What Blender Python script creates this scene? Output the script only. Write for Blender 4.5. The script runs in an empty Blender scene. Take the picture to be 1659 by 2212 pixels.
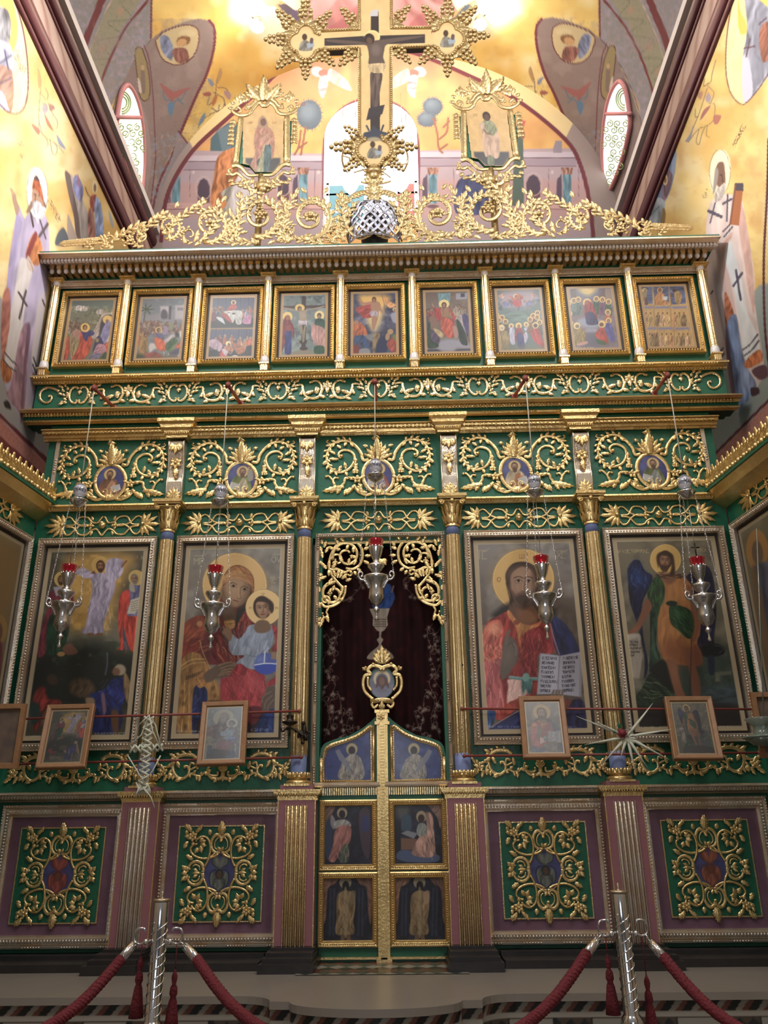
import bpy, math, random
import numpy as np
from mathutils import Vector, Matrix
random.seed(7); rng = np.random.RandomState(7)
PI = math.pi
S = bpy.context.scene
COL = S.collection

# ---------------------------------------------------------------- camera
F = 1780.0; W_, H_ = 1659.0, 2212.0
PT, RO, YA = (math.radians(a) for a in (21.803238, -0.68391, -1.124938))
CX, CZ = 0.1598, 0.72
cam = bpy.data.cameras.new('camera'); camo = bpy.data.objects.new('camera', cam); COL.objects.link(camo)
cam.sensor_fit = 'VERTICAL'; cam.sensor_height = 24.0; cam.lens = 24.0 * F / H_
cam.clip_start = 0.05; cam.clip_end = 200

def ray(px, py):
    r = (px - 829.5) / F; u = -(py - 1106.0) / F
    r, u = r*math.cos(RO) - u*math.sin(RO), r*math.sin(RO) + u*math.cos(RO)
    Y = math.cos(PT) - u*math.sin(PT); Z = math.sin(PT) + u*math.cos(PT)
    return Vector((r*math.cos(YA) + Y*math.sin(YA), -r*math.sin(YA) + Y*math.cos(YA), Z))
_o = Vector((CX, 0, CZ))
def at(px, py, v=6.0, ax=1):
    d = ray(px, py); return _o + d*((v - _o[ax])/d[ax])
def proj(X, Y, Z):
    X = X - CX; Z = Z - CZ
    X, Y = X*math.cos(YA) - Y*math.sin(YA), X*math.sin(YA) + Y*math.cos(YA)
    d = Y*math.cos(PT) + Z*math.sin(PT); u = -Y*math.sin(PT) + Z*math.cos(PT)
    r, u = X*math.cos(RO) + u*math.sin(RO), -X*math.sin(RO) + u*math.cos(RO)
    return 829.5 + F*r/d, 1106.0 - F*u/d
c0 = ray(829.5, 1106); cr = (ray(829.5+F, 1106) - c0); cu = (ray(829.5, 1106-F) - c0)
m = Matrix((cr.normalized(), cu.normalized(), -c0.normalized())).transposed().to_4x4()
m.translation = _o
camo.matrix_world = m
S.camera = camo
S.view_settings.view_transform = 'Standard'; S.view_settings.look = 'None'
S.view_settings.gamma = 1; S.view_settings.use_curve_mapping = False
S.view_settings.exposure = 0.0

# ---------------------------------------------------------------- light
wd = bpy.data.worlds.new('nave_air'); S.world = wd; wd.use_nodes = True
nt = wd.node_tree; nt.nodes.clear()
out = nt.nodes.new('ShaderNodeOutputWorld'); bg = nt.nodes.new('ShaderNodeBackground')
tc = nt.nodes.new('ShaderNodeTexCoord'); sp = nt.nodes.new('ShaderNodeSeparateXYZ')
rp = nt.nodes.new('ShaderNodeValToRGB'); mr = nt.nodes.new('ShaderNodeMapRange')
nt.links.new(tc.outputs['Generated'], sp.inputs[0]); nt.links.new(sp.outputs['Z'], mr.inputs[0])
mr.inputs[1].default_value = -0.4; mr.inputs[2].default_value = 0.9
nt.links.new(mr.outputs[0], rp.inputs[0]); nt.links.new(rp.outputs[0], bg.inputs[0]); nt.links.new(bg.outputs[0], out.inputs[0])
e = rp.color_ramp.elements
e[0].position = 0.0; e[0].color = (0.05, 0.045, 0.042, 1); e[1].position = 1.0; e[1].color = (0.62, 0.57, 0.5, 1)
k = rp.color_ramp.elements.new(0.35); k.color = (0.12, 0.115, 0.11, 1)
bg.inputs[1].default_value = 0.5

def area(name, loc, tgt, sx, sy, power, col=(1, 1, 1)):
    l = bpy.data.lights.new(name, 'AREA'); l.shape = 'RECTANGLE'; l.size = sx; l.size_y = sy
    l.energy = power; l.color = col
    o = bpy.data.objects.new(name, l); COL.objects.link(o); o.location = loc
    o.rotation_euler = (Vector(tgt) - Vector(loc)).to_track_quat('-Z', 'Y').to_euler(); return o
area('nave_window_and_fill_light', (-3.3, -0.6, 9.2), (0.3, 6.3, 4.2), 2.0, 2.6, 350, (0.93, 0.96, 1.0))
area('nave_window_and_fill_light', (3.3, -0.6, 9.2), (-0.3, 6.3, 4.2), 2.0, 2.6, 350, (1.0, 0.97, 0.93))
area('nave_window_and_fill_light', (0.0, -6.0, 2.6), (0.0, 6.0, 2.6), 2.6, 2.6, 60, (0.9, 0.94, 1.0))  # front fill added behind the camera to brighten the screen
area('vault_fill_light', (0.0, 6.6, 10.5), (0.0, 8.3, 9.4), 2.4, .8, 120, (1.0, 0.95, 0.86))  # unseen area light added to brighten the vault and end wall
area('side_window_light', (2.4, 2.6, 8.6), (-2.9, 4.6, 6.4), 1.0, 1.6, 100, (0.95, 0.97, 1.0))
area('side_window_light', (-2.4, 2.6, 8.6), (3.0, 4.6, 6.4), 1.0, 1.6, 100, (1.0, 0.97, 0.9))
def spot(loc, tgt, power, ang):
    l = bpy.data.lights.new('window_and_fill_spot', 'SPOT'); l.energy = power; l.spot_size = math.radians(ang); l.spot_blend = 1.0; l.shadow_soft_size = .25
    o = bpy.data.objects.new('window_and_fill_spot', l); COL.objects.link(o); o.location = loc; o.rotation_euler = (Vector(tgt)-Vector(loc)).to_track_quat('-Z', 'Y').to_euler()
spot((2.5, 2.4, 8.8), (-2.9, 4.7, 6.3), 5600, 30); spot((-2.5, 2.4, 8.8), (3.0, 4.8, 6.2), 3200, 30)
spot((0, -5, 2.2), (0, 6, 4.9), 620, 46)  # front fill spot added for cornices and middle tiers, no window there
# ---------------------------------------------------------------- materials
def s2l(c):
    c = np.asarray(c, float); return np.where(c <= 0.04045, c/12.92, ((np.maximum(c, 0) + 0.055)/1.055)**2.4)
def hx(h, g=1.0):
    return np.array([int(h[i:i+2], 16) for i in (0, 2, 4)])/255.0*g
MATS = {}
def mat(name, color=None, rough=0.5, metal=0.0, bump=0.0, bscale=40, var=0.0, vscale=8, var_col=None, attr=None,
        trans=0.0, emit=0.0, ecol=None, spec=0.5, coat=0.0, dirt=0.0):
    if name in MATS: return MATS[name]
    m = bpy.data.materials.new(name); m.use_nodes = True; n = m.node_tree.nodes; L = m.node_tree.links
    b = n['Principled BSDF']; b.inputs['Roughness'].default_value = rough; b.inputs['Metallic'].default_value = metal
    b.inputs['Specular IOR Level'].default_value = spec
    if coat: b.inputs['Coat Weight'].default_value = coat; b.inputs['Coat Roughness'].default_value = 0.15
    if trans: b.inputs['Transmission Weight'].default_value = trans
    geo = n.new('ShaderNodeNewGeometry')
    src = None
    if attr:
        a = n.new('ShaderNodeAttribute'); a.attribute_name = attr; src = a.outputs['Color']
    elif color is not None:
        rgb = n.new('ShaderNodeRGB'); rgb.outputs[0].default_value = (*color, 1); src = rgb.outputs[0]
    if var:
        ns = n.new('ShaderNodeTexNoise'); ns.inputs['Scale'].default_value = vscale; ns.inputs['Detail'].default_value = 6
        L.new(geo.outputs['Position'], ns.inputs['Vector'])
        mx = n.new('ShaderNodeMix'); mx.data_type = 'RGBA'
        mp = n.new('ShaderNodeMapRange'); mp.inputs[1].default_value = 0.35; mp.inputs[2].default_value = 0.7
        mp.inputs[3].default_value = 0; mp.inputs[4].default_value = var
        L.new(ns.outputs[0], mp.inputs[0]); L.new(mp.outputs[0], mx.inputs['Factor'])
        L.new(src, mx.inputs['A'])
        mx.inputs['B'].default_value = (*(var_col or tuple(0.45*c for c in color)), 1)
        src = mx.outputs['Result']
    if src is not None: L.new(src, b.inputs['Base Color'])
    if bump:
        ns2 = n.new('ShaderNodeTexNoise'); ns2.inputs['Scale'].default_value = bscale; ns2.inputs['Detail'].default_value = 4
        L.new(geo.outputs['Position'], ns2.inputs['Vector'])
        bp = n.new('ShaderNodeBump'); bp.inputs['Strength'].default_value = bump; bp.inputs['Distance'].default_value = 0.01
        L.new(ns2.outputs[0], bp.inputs['Height']); L.new(bp.outputs[0], b.inputs['Normal'])
    if emit:
        if ecol is None: L.new(src, b.inputs['Emission Color'])
        else: b.inputs['Emission Color'].default_value = (*ecol, 1)
        b.inputs['Emission Strength'].default_value = emit
    MATS[name] = m; return m
GOLD = mat('gilded_wood', (0.77, 0.56, 0.25), 0.30, 0.85, 0.30, 60, 0.55, 14, (0.56, 0.38, 0.17))
GOLDP = mat('pale_gilding', (0.78, 0.60, 0.32), 0.27, 0.85, 0.25, 70, 0.5, 10, (0.55, 0.38, 0.18))
GOLDS = mat('silvery_gilding', (0.70, 0.62, 0.52), 0.30, 0.75, 0.25, 70, 0.6, 9, (0.60, 0.42, 0.26))
GOLDC = mat('dimmed_gilding', (0.50, 0.36, 0.17), 0.36, 0.70, 0.30, 60, 0.55, 14, (0.34, 0.22, 0.10))  # gilding darkened against overexposure on the crest, dimness put into the colour
GREEN = mat('green_paint', (0.010, 0.115, 0.056), 0.42, 0, 0.25, 25, 0.6, 5, (0.006, 0.075, 0.05))
BLUEP = mat('blue_paint', (0.20, 0.25, 0.48), 0.5, 0, 0.1, 40, 0.4, 12)
PINK = mat('mauve_marbling', (0.27, 0.11, 0.13), 0.45, 0, 0.15, 30, 0.6, 10, (0.27, 0.10, 0.10))
MAUVE = mat('purple_border_paint', (0.17, 0.085, 0.125), 0.45, 0, 0.2, 30, 0.6, 9, (0.12, 0.05, 0.075))
BLACK = mat('dark_plinth_stone', (0.018, 0.016, 0.016), 0.35, 0, 0.15, 20, 0.5, 10, (0.035, 0.028, 0.026))
DARKW = mat('dark_rebate', (0.02, 0.014, 0.012), 0.5)
SILVER = mat('polished_silver', (0.66, 0.65, 0.66), 0.2, 1.0, 0.15, 90)
CHROME = mat('chromed_steel', (0.72, 0.72, 0.74), 0.14, 1.0)
WHITEP = mat('white_gesso', (0.72, 0.66, 0.64), 0.4, 0.1)
REDGL = mat('red_glass', (0.42, 0.006, 0.02), 0.08, 0, trans=0.35, coat=0.5)
WOOD = mat('oak_frame', (0.31, 0.155, 0.07), 0.5, 0, 0.25, 50, 0.5, 20, (0.2, 0.09, 0.04))
RODR = mat('red_brown_rod', (0.22, 0.045, 0.035), 0.45)
VELV = mat('red_velvet_rope', (0.14, 0.008, 0.016), 0.75, 0, 0.9, 120)
DKMET = mat('blackened_bronze', (0.045, 0.035, 0.028), 0.4, 0.8)
PALM = mat('dried_palm_leaf', (0.62, 0.62, 0.50), 0.6, 0, 0.2, 80, 0.4, 30, (0.42, 0.42, 0.34))
PAINTM = mat('egg_tempera', attr='Col', rough=0.42, bump=0.06, bscale=160, coat=0.10)
FRESCO = mat('wall_painting', attr='Col', rough=0.8, bump=0.1, bscale=40, spec=0.2)
MARBLE = mat('cream_marble', (0.24, 0.21, 0.18), 0.3, 0, 0.05, 10, 0.4, 3, (0.19, 0.165, 0.14))

# ---------------------------------------------------------------- naming
def tag(o, label=None, cat=None, group=None, kind=None):
    if label: o['label'] = label
    if cat: o['category'] = cat
    if group: o['group'] = group
    if kind: o['kind'] = kind
    return o
def thing(name, label, cat, loc=(0, 0, 0), group=None):
    o = bpy.data.objects.new(name, None); COL.objects.link(o); o.location = loc; o.empty_display_size = 0.05
    return tag(o, label, cat, group)
def wloc(o):
    v = Vector((0, 0, 0))
    while o is not None: v = v + o.location; o = o.parent
    return v
def kids(o): return [c for c in bpy.data.objects if c.parent is o]
def clone(root, off=(0, 0, 0), mirx=False, label=None):
    r = root.copy(); COL.objects.link(r); r.location = root.location + Vector(off)
    if mirx: r.location.x = -root.location.x + off[0]; r.scale = (-1, 1, 1)
    if label: r['label'] = label
    def rec(a, b):
        for ch in kids(a):
            c = ch.copy(); COL.objects.link(c); c.parent = b; rec(ch, c)
    rec(root, r)
    return r

# ---------------------------------------------------------------- mesh builder
HALF = [(-1, 0), (-.86, .62), (-.5, .48), (0, 1), (.5, .48), (.86, .62), (1, 0)]
ROUND = [(-1, 0), (-.8, .6), (-.3, .95), (.3, .95), (.8, .6), (1, 0)]
FLAT = [(-1, 0), (-.9, .55), (0, .7), (.9, .55), (1, 0)]
class MB:
    """collects geometry; coordinates are world metres unless a px plane Y is used"""
    def __init__(s, Y=6.0, ls=1.18): s.ls = ls; s.v = []; s.f = []; s.mi = []; s.Y = Y; s.m = 0; s.sm = True; s.smf = []
    def add(s, vs, fs, sm=None):
        n = len(s.v); s.v.extend(vs); s.f.extend([tuple(i+n for i in f) for f in fs])
        s.mi.extend([s.m]*len(fs)); s.smf.extend([s.sm if sm is None else sm]*len(fs)); return n
    def box(s, x0, x1, y0, y1, z0, z1):
        vs = [(x, y, z) for z in (z0, z1) for y in (y0, y1) for x in (x0, x1)]
        s.add(vs, [(0, 2, 3, 1), (4, 5, 7, 6), (0, 1, 5, 4), (2, 6, 7, 3), (0, 4, 6, 2), (1, 3, 7, 5)], False)
    def sphere(s, c, r, n=8, k=5, sc=(1, 1, 1)):
        vs = [(c[0], c[1], c[2]+r*sc[2])]; fs = []
        for i in range(1, k):
            t = PI*i/k
            for j in range(n):
                a = 2*PI*j/n; vs.append((c[0]+r*sc[0]*math.sin(t)*math.cos(a), c[1]+r*sc[1]*math.sin(t)*math.sin(a), c[2]+r*sc[2]*math.cos(t)))
        vs.append((c[0], c[1], c[2]-r*sc[2])); L = len(vs)-1
        for j in range(n):
            fs.append((0, 1+j, 1+(j+1) % n)); b = 1+(k-2)*n; fs.append((L, b+(j+1) % n, b+j))
            for i in range(k-2):
                a = 1+i*n; fs.append((a+j, a+n+j, a+n+(j+1) % n, a+(j+1) % n))
        s.add(vs, fs, True)
    def lathe(s, c, prof, n=24, mod=None, a0=0, a1=2*PI):
        full = abs(a1-a0-2*PI) < 1e-6; vs = []; fs = []; m = n if full else n+1
        for r, z in prof:
            for j in range(m):
                a = a0+(a1-a0)*j/n; rr = r*(mod(a, z) if mod else 1)
                vs.append((c[0]+rr*math.cos(a), c[1]+rr*math.sin(a), c[2]+z))
        for i in range(len(prof)-1):
            for j in range(n):
                k = (j+1) % m if full else j+1
                fs.append((i*m+j, i*m+k, (i+1)*m+k, (i+1)*m+j))
        s.add(vs, fs)
    def tube(s, pts, r, n=8, cap=True):
        pts = [Vector(p) for p in pts]; N = len(pts); rs = r if hasattr(r, '__len__') else [r]*N
        vs = []; fs = []; up = None
        for i, p in enumerate(pts):
            t = (pts[min(i+1, N-1)]-pts[max(i-1, 0)]).normalized()
            if up is None: up = Vector((0, 0, 1)) if abs(t.z) < .9 else Vector((1, 0, 0))
            a = t.cross(up).normalized(); b = a.cross(t).normalized(); up = b
            for j in range(n):
                q = p + (a*math.cos(2*PI*j/n)+b*math.sin(2*PI*j/n))*rs[i]; vs.append(tuple(q))
        for i in range(N-1):
            for j in range(n): fs.append((i*n+j, i*n+(j+1) % n, (i+1)*n+(j+1) % n, (i+1)*n+j))
        if cap: fs.append(tuple(range(n-1, -1, -1))); fs.append(tuple((N-1)*n+j for j in range(n)))
        s.add(vs, fs)
    def prism(s, pts, y0, y1, sm=False):
        """outline in (x,z), extruded from y0 (front) to y1"""
        n = len(pts)
        vs = [(x, y0, z) for x, z in pts]+[(x, y1, z) for x, z in pts]
        s.add(vs, [tuple(range(n)), tuple(range(2*n-1, n-1, -1))]+[(i, i+n, (i+1) % n+n, (i+1) % n) for i in range(n)], sm)
    def mould(s, prof, x0, x1, ends=True):
        """prof: (y,z) list swept in x"""
        n = len(prof); vs = [(x0, y, z) for y, z in prof]+[(x1, y, z) for y, z in prof]
        fs = [(i, i+1, i+1+n, i+n) for i in range(n-1)]
        if ends: fs += [tuple(range(n-1, -1, -1)), tuple(range(n, 2*n))]
        s.add(vs, fs, False)
    def frame(s, x0, x1, z0, z1, prof, Y=None):
        """mitred frame; prof: (inset, height towards viewer) from outside edge"""
        Y = s.Y if Y is None else Y; n = len(prof); vs = []
        for cx, cz, sx, sz in ((x0, z0, 1, 1), (x1, z0, -1, 1), (x1, z1, -1, -1), (x0, z1, 1, -1)):
            for w, h in prof: vs.append((cx+sx*w, Y-h, cz+sz*w))
        fs = []
        for k in range(4):
            a = k*n; b = ((k+1) % 4)*n
            for i in range(n-1): fs.append((a+i, b+i, b+i+1, a+i+1))
        s.add(vs, fs, False)
    def beads(s, p0, p1, r, step, sc=(1, 1, 1), n=6, k=4, gap=None):
        p0 = Vector(p0); p1 = Vector(p1); L = (p1-p0).length; m = max(1, int(L/step))
        for i in range(m):
            if gap and (i // gap) % 2: continue
            q = p0.lerp(p1, (i+.5)/m); s.sphere(q, r, n, k, sc)
    # ---- carved relief given in photo pixels on the plane Y
    def pm(s, x, y): p = at(x, y, s.Y); return p
    def k(s, x, y): return (at(x+1, y, s.Y)-at(x, y, s.Y)).length
    def scroll(s, pts, w0, w1=None, h=1.0, prof=HALF, taper=None, dy=0.0):
        """pts px polyline (dense); half-width in px from w0 to w1, height = h*halfwidth"""
        w1 = w0 if w1 is None else w1; P = [s.pm(*p) for p in pts]; kk = s.k(*pts[0]); N = len(P); n = len(prof); vs = []
        for i, p in enumerate(P):
            t = P[min(i+1, N-1)]-P[max(i-1, 0)]
            if t.length < 1e-9: t = Vector((1, 0, 0))
            t.normalize(); nx, nz = -t.z, t.x; f = i/(N-1)
            w = (w0+(w1-w0)*f)*kk
            if taper: w *= taper(f)
            for a, b in prof: vs.append((p.x+nx*a*w, s.Y-dy-b*w*h-0.002, p.z+nz*a*w))
        fs = [(i*n+j, i*n+j+1, (i+1)*n+j+1, (i+1)*n+j) for i in range(N-1) for j in range(n-1)]
        fs += [tuple(range(n-1, -1, -1)), tuple((N-1)*n+j for j in range(n))]
        s.add(vs, fs)
    def leaf(s, x, y, ang, L, w, lobes=3, h=0.5, curl=0.35, dy=0.0):
        """carved leaf; ang degrees, 0 = right, 90 = up in the photo"""
        p = s.pm(x, y); kk = s.k(x, y)*s.ls; L *= kk; w *= kk; a = math.radians(ang)
        t = (math.cos(a), math.sin(a)); nrm = (-t[1], t[0]); vs = []; fs = []; N = 2*lobes+2
        for i in range(N+1):
            f = i/N; env = math.sin(PI*min(1, f*0.86+0.14))**0.75
            ww = w*env*(1.0 if i % 2 == 0 else 0.68)
            if i == N: ww = 0.0
            bl = h*w*(math.sin(PI*min(1, f*.9+.1))*.9+.25) + curl*w*f*f*1.2
            for sd, hh in ((-1, .15), (-.5, .85), (0, .55), (.5, .85), (1, .15)):
                sx = f*L - (abs(sd) == 1)*(i % 2 == 0)*(-L*.05)
                vs.append((p.x+t[0]*sx+nrm[0]*sd*ww, s.Y-dy-0.002-bl*hh, p.z+t[1]*sx+nrm[1]*sd*ww))
        for i in range(N):
            for j in range(4): fs.append((i*5+j, i*5+j+1, i*5+j+6, i*5+j+5))
        s.add(vs, fs)
    def fan(s, x, y, ang, L, w, n=5, spread=140, dy=0.0, lobes=2, mid=1.15):
        for i in range(n):
            f = (i/(n-1)-.5) if n > 1 else 0
            s.leaf(x, y, ang+f*spread, L*(mid-(mid-.75)*abs(f)*2), w, lobes, dy=dy+0.004*(1-abs(f)))
    def flower(s, x, y, r, n=5, dy=0.004, a0=90):
        for i in range(n): s.leaf(x, y, a0+360*i/n, r, r*.42, 1, h=.6, dy=dy)
        s.ball(x, y, r*.28, dy=dy+r*.3*s.k(x, y))
    def ball(s, x, y, r, dy=0.0, sc=(1, .8, 1)):
        p = s.pm(x, y); kk = s.k(x, y); s.sphere((p.x, s.Y-dy-0.4*r*kk, p.z), r*kk, 8, 5, sc)
    def mirror(s, X0=0.0, i0=0, f0=0):
        vs = [(2*X0-v[0], v[1], v[2]) for v in s.v[i0:]]; n = len(s.v)-i0
        fs = [tuple(i+n for i in reversed(f)) for f in s.f[f0:]]
        mi = s.mi[f0:]; sm = s.smf[f0:]
        s.v.extend(vs); s.f.extend(fs); s.mi.extend(mi); s.smf.extend(sm); return s
    def mirrorz(s, Z0, i0=0, f0=0):
        vs = [(v[0], v[1], 2*Z0-v[2]) for v in s.v[i0:]]; n = len(s.v)-i0
        fs = [tuple(i+n for i in reversed(f)) for f in s.f[f0:]]
        mi = s.mi[f0:]; sm = s.smf[f0:]
        s.v.extend(vs); s.f.extend(fs); s.mi.extend(mi); s.smf.extend(sm); return s
    def leafy(s, pts, step, L, w, side=1, ang=45, lobes=2, f0=0.0, f1=1.0, dy=0.0, off=0.0):
        """leaves sprouting along a px path; side +1 = left of the direction of travel (y up), 0 = both"""
        p = np.array(pts); d = np.concatenate([[0], np.cumsum(np.hypot(*np.diff(p, axis=0).T))]); t = d[-1]*f0; k = 0
        while t < d[-1]*f1:
            x = np.interp(t, d, p[:, 0]); y = np.interp(t, d, p[:, 1]); e = 1.5
            tx = np.interp(t+e, d, p[:, 0])-np.interp(t-e, d, p[:, 0]); ty = np.interp(t+e, d, p[:, 1])-np.interp(t-e, d, p[:, 1])
            a = math.degrees(math.atan2(-ty, tx)); sd = side if side else (1 if k % 2 else -1)
            nx, ny = -(-ty), -tx
            nn = math.hypot(tx, ty)+1e-9; ox, oy = (ty/nn*sd*off, -tx/nn*sd*off)
            s.leaf(x+ox, y+oy, a+sd*ang, L*(.85+.3*((k*37) % 10)/10), w, lobes, dy=dy+0.003); t += step; k += 1
    def shift(s, d, i0=0):
        s.v[i0:] = [(v[0]+d[0], v[1]+d[1], v[2]+d[2]) for v in s.v[i0:]]; return s
    def xform(s, M): s.v = [tuple(M @ Vector(v)) for v in s.v]; return s
    def build(s, name, mats, parent=None, loc=None, label=None):
        me = bpy.data.meshes.new(name)
        o = wloc(parent) if parent is not None else Vector(loc if loc is not None else (0, 0, 0))
        me.from_pydata([(v[0]-o.x, v[1]-o.y, v[2]-o.z) for v in s.v], [], s.f)
        for m in (mats if isinstance(mats, (list, tuple)) else [mats]): me.materials.append(m)
        me.polygons.foreach_set('material_index', s.mi); me.polygons.foreach_set('use_smooth', s.smf)
        me.update()
        ob = bpy.data.objects.new(name, me); COL.objects.link(ob); ob.parent = parent
        if parent is None: ob.location = o
        if label: ob['label'] = label
        return ob

def cr_(pts, n=8, closed=False):
    """Catmull-Rom through 2D/3D points"""
    p = [np.array(q, float) for q in pts]
    if closed: p = [p[-1]]+p+[p[0], p[1]]
    else: p = [2*p[0]-p[1]]+p+[2*p[-1]-p[-2]]
    out = []
    for i in range(1, len(p)-2):
        for k in range(n):
            t = k/n; a, b, c, d = p[i-1:i+3]
            out.append(tuple(.5*((2*b)+(-a+c)*t+(2*a-5*b+4*c-d)*t*t+(-a+3*b-3*c+d)*t**3)))
    if not closed: out.append(tuple(p[-2]))
    return out
def spir(cx, cy, r0, r1, a0, turns, n=None, sy=1.0):
    """spiral in px, angles in degrees with y up; turns>0 counter-clockwise"""
    n = n or int(abs(turns)*22)+4
    return [(cx+(r0+(r1-r0)*(i/n))*math.cos(math.radians(a0)+2*PI*turns*i/n),
             cy-sy*(r0+(r1-r0)*(i/n))*math.sin(math.radians(a0)+2*PI*turns*i/n)) for i in range(n+1)]

# ---------------------------------------------------------------- painter (brushwork on a vertex grid, measured in photo pixels)
def vnoise(x, y, seed=0):
    xi = np.floor(x).astype(np.int64); yi = np.floor(y).astype(np.int64); fx = x-xi; fy = y-yi
    fx = fx*fx*(3-2*fx); fy = fy*fy*(3-2*fy)
    def h(a, b):
        n = (a*374761393 + b*668265263 + seed*1442695041) & 0x7fffffff
        n = ((n ^ (n >> 13))*1274126177) & 0x7fffffff
        return ((n ^ (n >> 16)) & 0xffff)/65535.0
    return (h(xi, yi)*(1-fx)+h(xi+1, yi)*fx)*(1-fy)+(h(xi, yi+1)*(1-fx)+h(xi+1, yi+1)*fx)*fy
class Paint:
    def __init__(s, X, Y, base='888888', sc=1.0, ox=0.0, oy=0.0):
        s.x = (X-ox)/sc; s.y = (Y-oy)/sc; s.px = sc; s.c = np.tile(hx(base), (len(X), 1)); s.sd = 0; s.k = 1.0/sc
    def _mix(s, idx, a, col, fold=None):
        if isinstance(col, str): col = hx(col)
        c = np.tile(col, (len(idx), 1)) if np.ndim(col) == 1 else col
        if fold:
            ang, scl, amp = fold; s.sd += 1; t = math.radians(ang)
            x = s.x[idx]; y = s.y[idx]; u = x*math.cos(t)+y*math.sin(t); v = -x*math.sin(t)+y*math.cos(t)
            n = vnoise(u/scl+vnoise(v/scl/3, u/scl/3, 5)*2.5, v/scl/5, s.sd)-.5
            n2 = vnoise(u/scl*2.3, v/scl/3, s.sd+50)-.5
            c = c*(1+amp*(1.6*n+.7*n2))[:, None]
        s.c[idx] = s.c[idx]*(1-a[:, None])+np.clip(c, 0, 1)*a[:, None]
    def _box(s, x0, x1, y0, y1, m):
        return np.nonzero((s.x > x0-m) & (s.x < x1+m) & (s.y > y0-m) & (s.y < y1+m))[0]
    def P(s, col, pts, soft=.7, a=1.0, fold=None, smooth=True):
        soft *= s.k
        pts = [tuple(pts[i:i+2]) for i in range(0, len(pts), 2)] if not hasattr(pts[0], '__len__') else pts
        if smooth and len(pts) > 3: pts = cr_(pts, 5, True)
        p = np.array(pts); idx = s._box(p[:, 0].min(), p[:, 0].max(), p[:, 1].min(), p[:, 1].max(), soft*2)
        if not len(idx): return
        x = s.x[idx]; y = s.y[idx]; ins = np.zeros(len(idx), bool); d2 = np.full(len(idx), 1e9)
        for i in range(len(p)):
            ax, ay = p[i-1]; bx, by = p[i]
            if ay != by:
                cnd = ((ay > y) != (by > y)) & (x < (bx-ax)*(y-ay)/(by-ay)+ax); ins ^= cnd
            ex, ey = bx-ax, by-ay; L = ex*ex+ey*ey+1e-9
            t = np.clip(((x-ax)*ex+(y-ay)*ey)/L, 0, 1); d2 = np.minimum(d2, (x-ax-t*ex)**2+(y-ay-t*ey)**2)
        d = np.sqrt(d2)*np.where(ins, 1, -1); s._mix(idx, a*np.clip(.5+d/(2*soft), 0, 1), col, fold)
    def E(s, col, cx, cy, rx, ry=None, rot=0, soft=.7, a=1.0, fold=None):
        soft *= s.k
        ry = rx if ry is None else ry; m = max(rx, ry)+2*soft; idx = s._box(cx, cx, cy, cy, m)
        if not len(idx): return
        t = math.radians(rot); x = s.x[idx]-cx; y = s.y[idx]-cy
        u = (x*math.cos(t)+y*math.sin(t))/rx; v = (-x*math.sin(t)+y*math.cos(t))/ry
        d = (1-np.sqrt(u*u+v*v))*min(rx, ry); s._mix(idx, a*np.clip(.5+d/(2*soft), 0, 1), col, fold)
    def L(s, col, pts, w=1.0, soft=.6, a=1.0, smooth=True, closed=False):
        soft *= s.k
        pts = [tuple(pts[i:i+2]) for i in range(0, len(pts), 2)] if not hasattr(pts[0], '__len__') else pts
        if smooth and len(pts) > 2: pts = cr_(pts, 5, closed)
        elif closed: pts = list(pts)+[pts[0]]
        p = np.array(pts); idx = s._box(p[:, 0].min(), p[:, 0].max(), p[:, 1].min(), p[:, 1].max(), w+soft*2)
        if not len(idx): return
        x = s.x[idx]; y = s.y[idx]; d2 = np.full(len(idx), 1e9)
        for i in range(1, len(p)):
            ax, ay = p[i-1]; bx, by = p[i]; ex, ey = bx-ax, by-ay; L_ = ex*ex+ey*ey+1e-9
            t = np.clip(((x-ax)*ex+(y-ay)*ey)/L_, 0, 1); d2 = np.minimum(d2, (x-ax-t*ex)**2+(y-ay-t*ey)**2)
        s._mix(idx, a*np.clip(.5+(w/2-np.sqrt(d2))/(2*soft), 0, 1), col)
    def ring(s, col, cx, cy, r, w=1.0, ry=None, a=1.0):
        ry = ry or r; s.L(col, [(cx+r*math.cos(t*PI/14), cy+ry*math.sin(t*PI/14)) for t in range(29)], w, a=a, smooth=False)
    def noise(s, amp, scale, tint=(1, 1, 1), box=None):
        s.sd += 1; n = vnoise(s.x/scale, s.y/scale, s.sd)*.65+vnoise(s.x/scale*2.7, s.y/scale*2.7, s.sd+9)*.35-.5
        s.c = np.clip(s.c*(1+2*amp*n[:, None]*np.array(tint)), 0, 1)
    def cloud(s, col, scale, thr=.5, a=.6, box=None, sx=1.0, w=.26):
        s.sd += 1; idx = np.arange(len(s.x)) if box is None else s._box(*box, 0)
        if not len(idx): return
        n = vnoise(s.x[idx]/scale/sx, s.y[idx]/scale, s.sd)*.6+vnoise(s.x[idx]/scale*2.2/sx, s.y[idx]/scale*2.2, s.sd+3)*.4
        s._mix(idx, a*np.clip((n-thr)/w, 0, 1), col)
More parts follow.
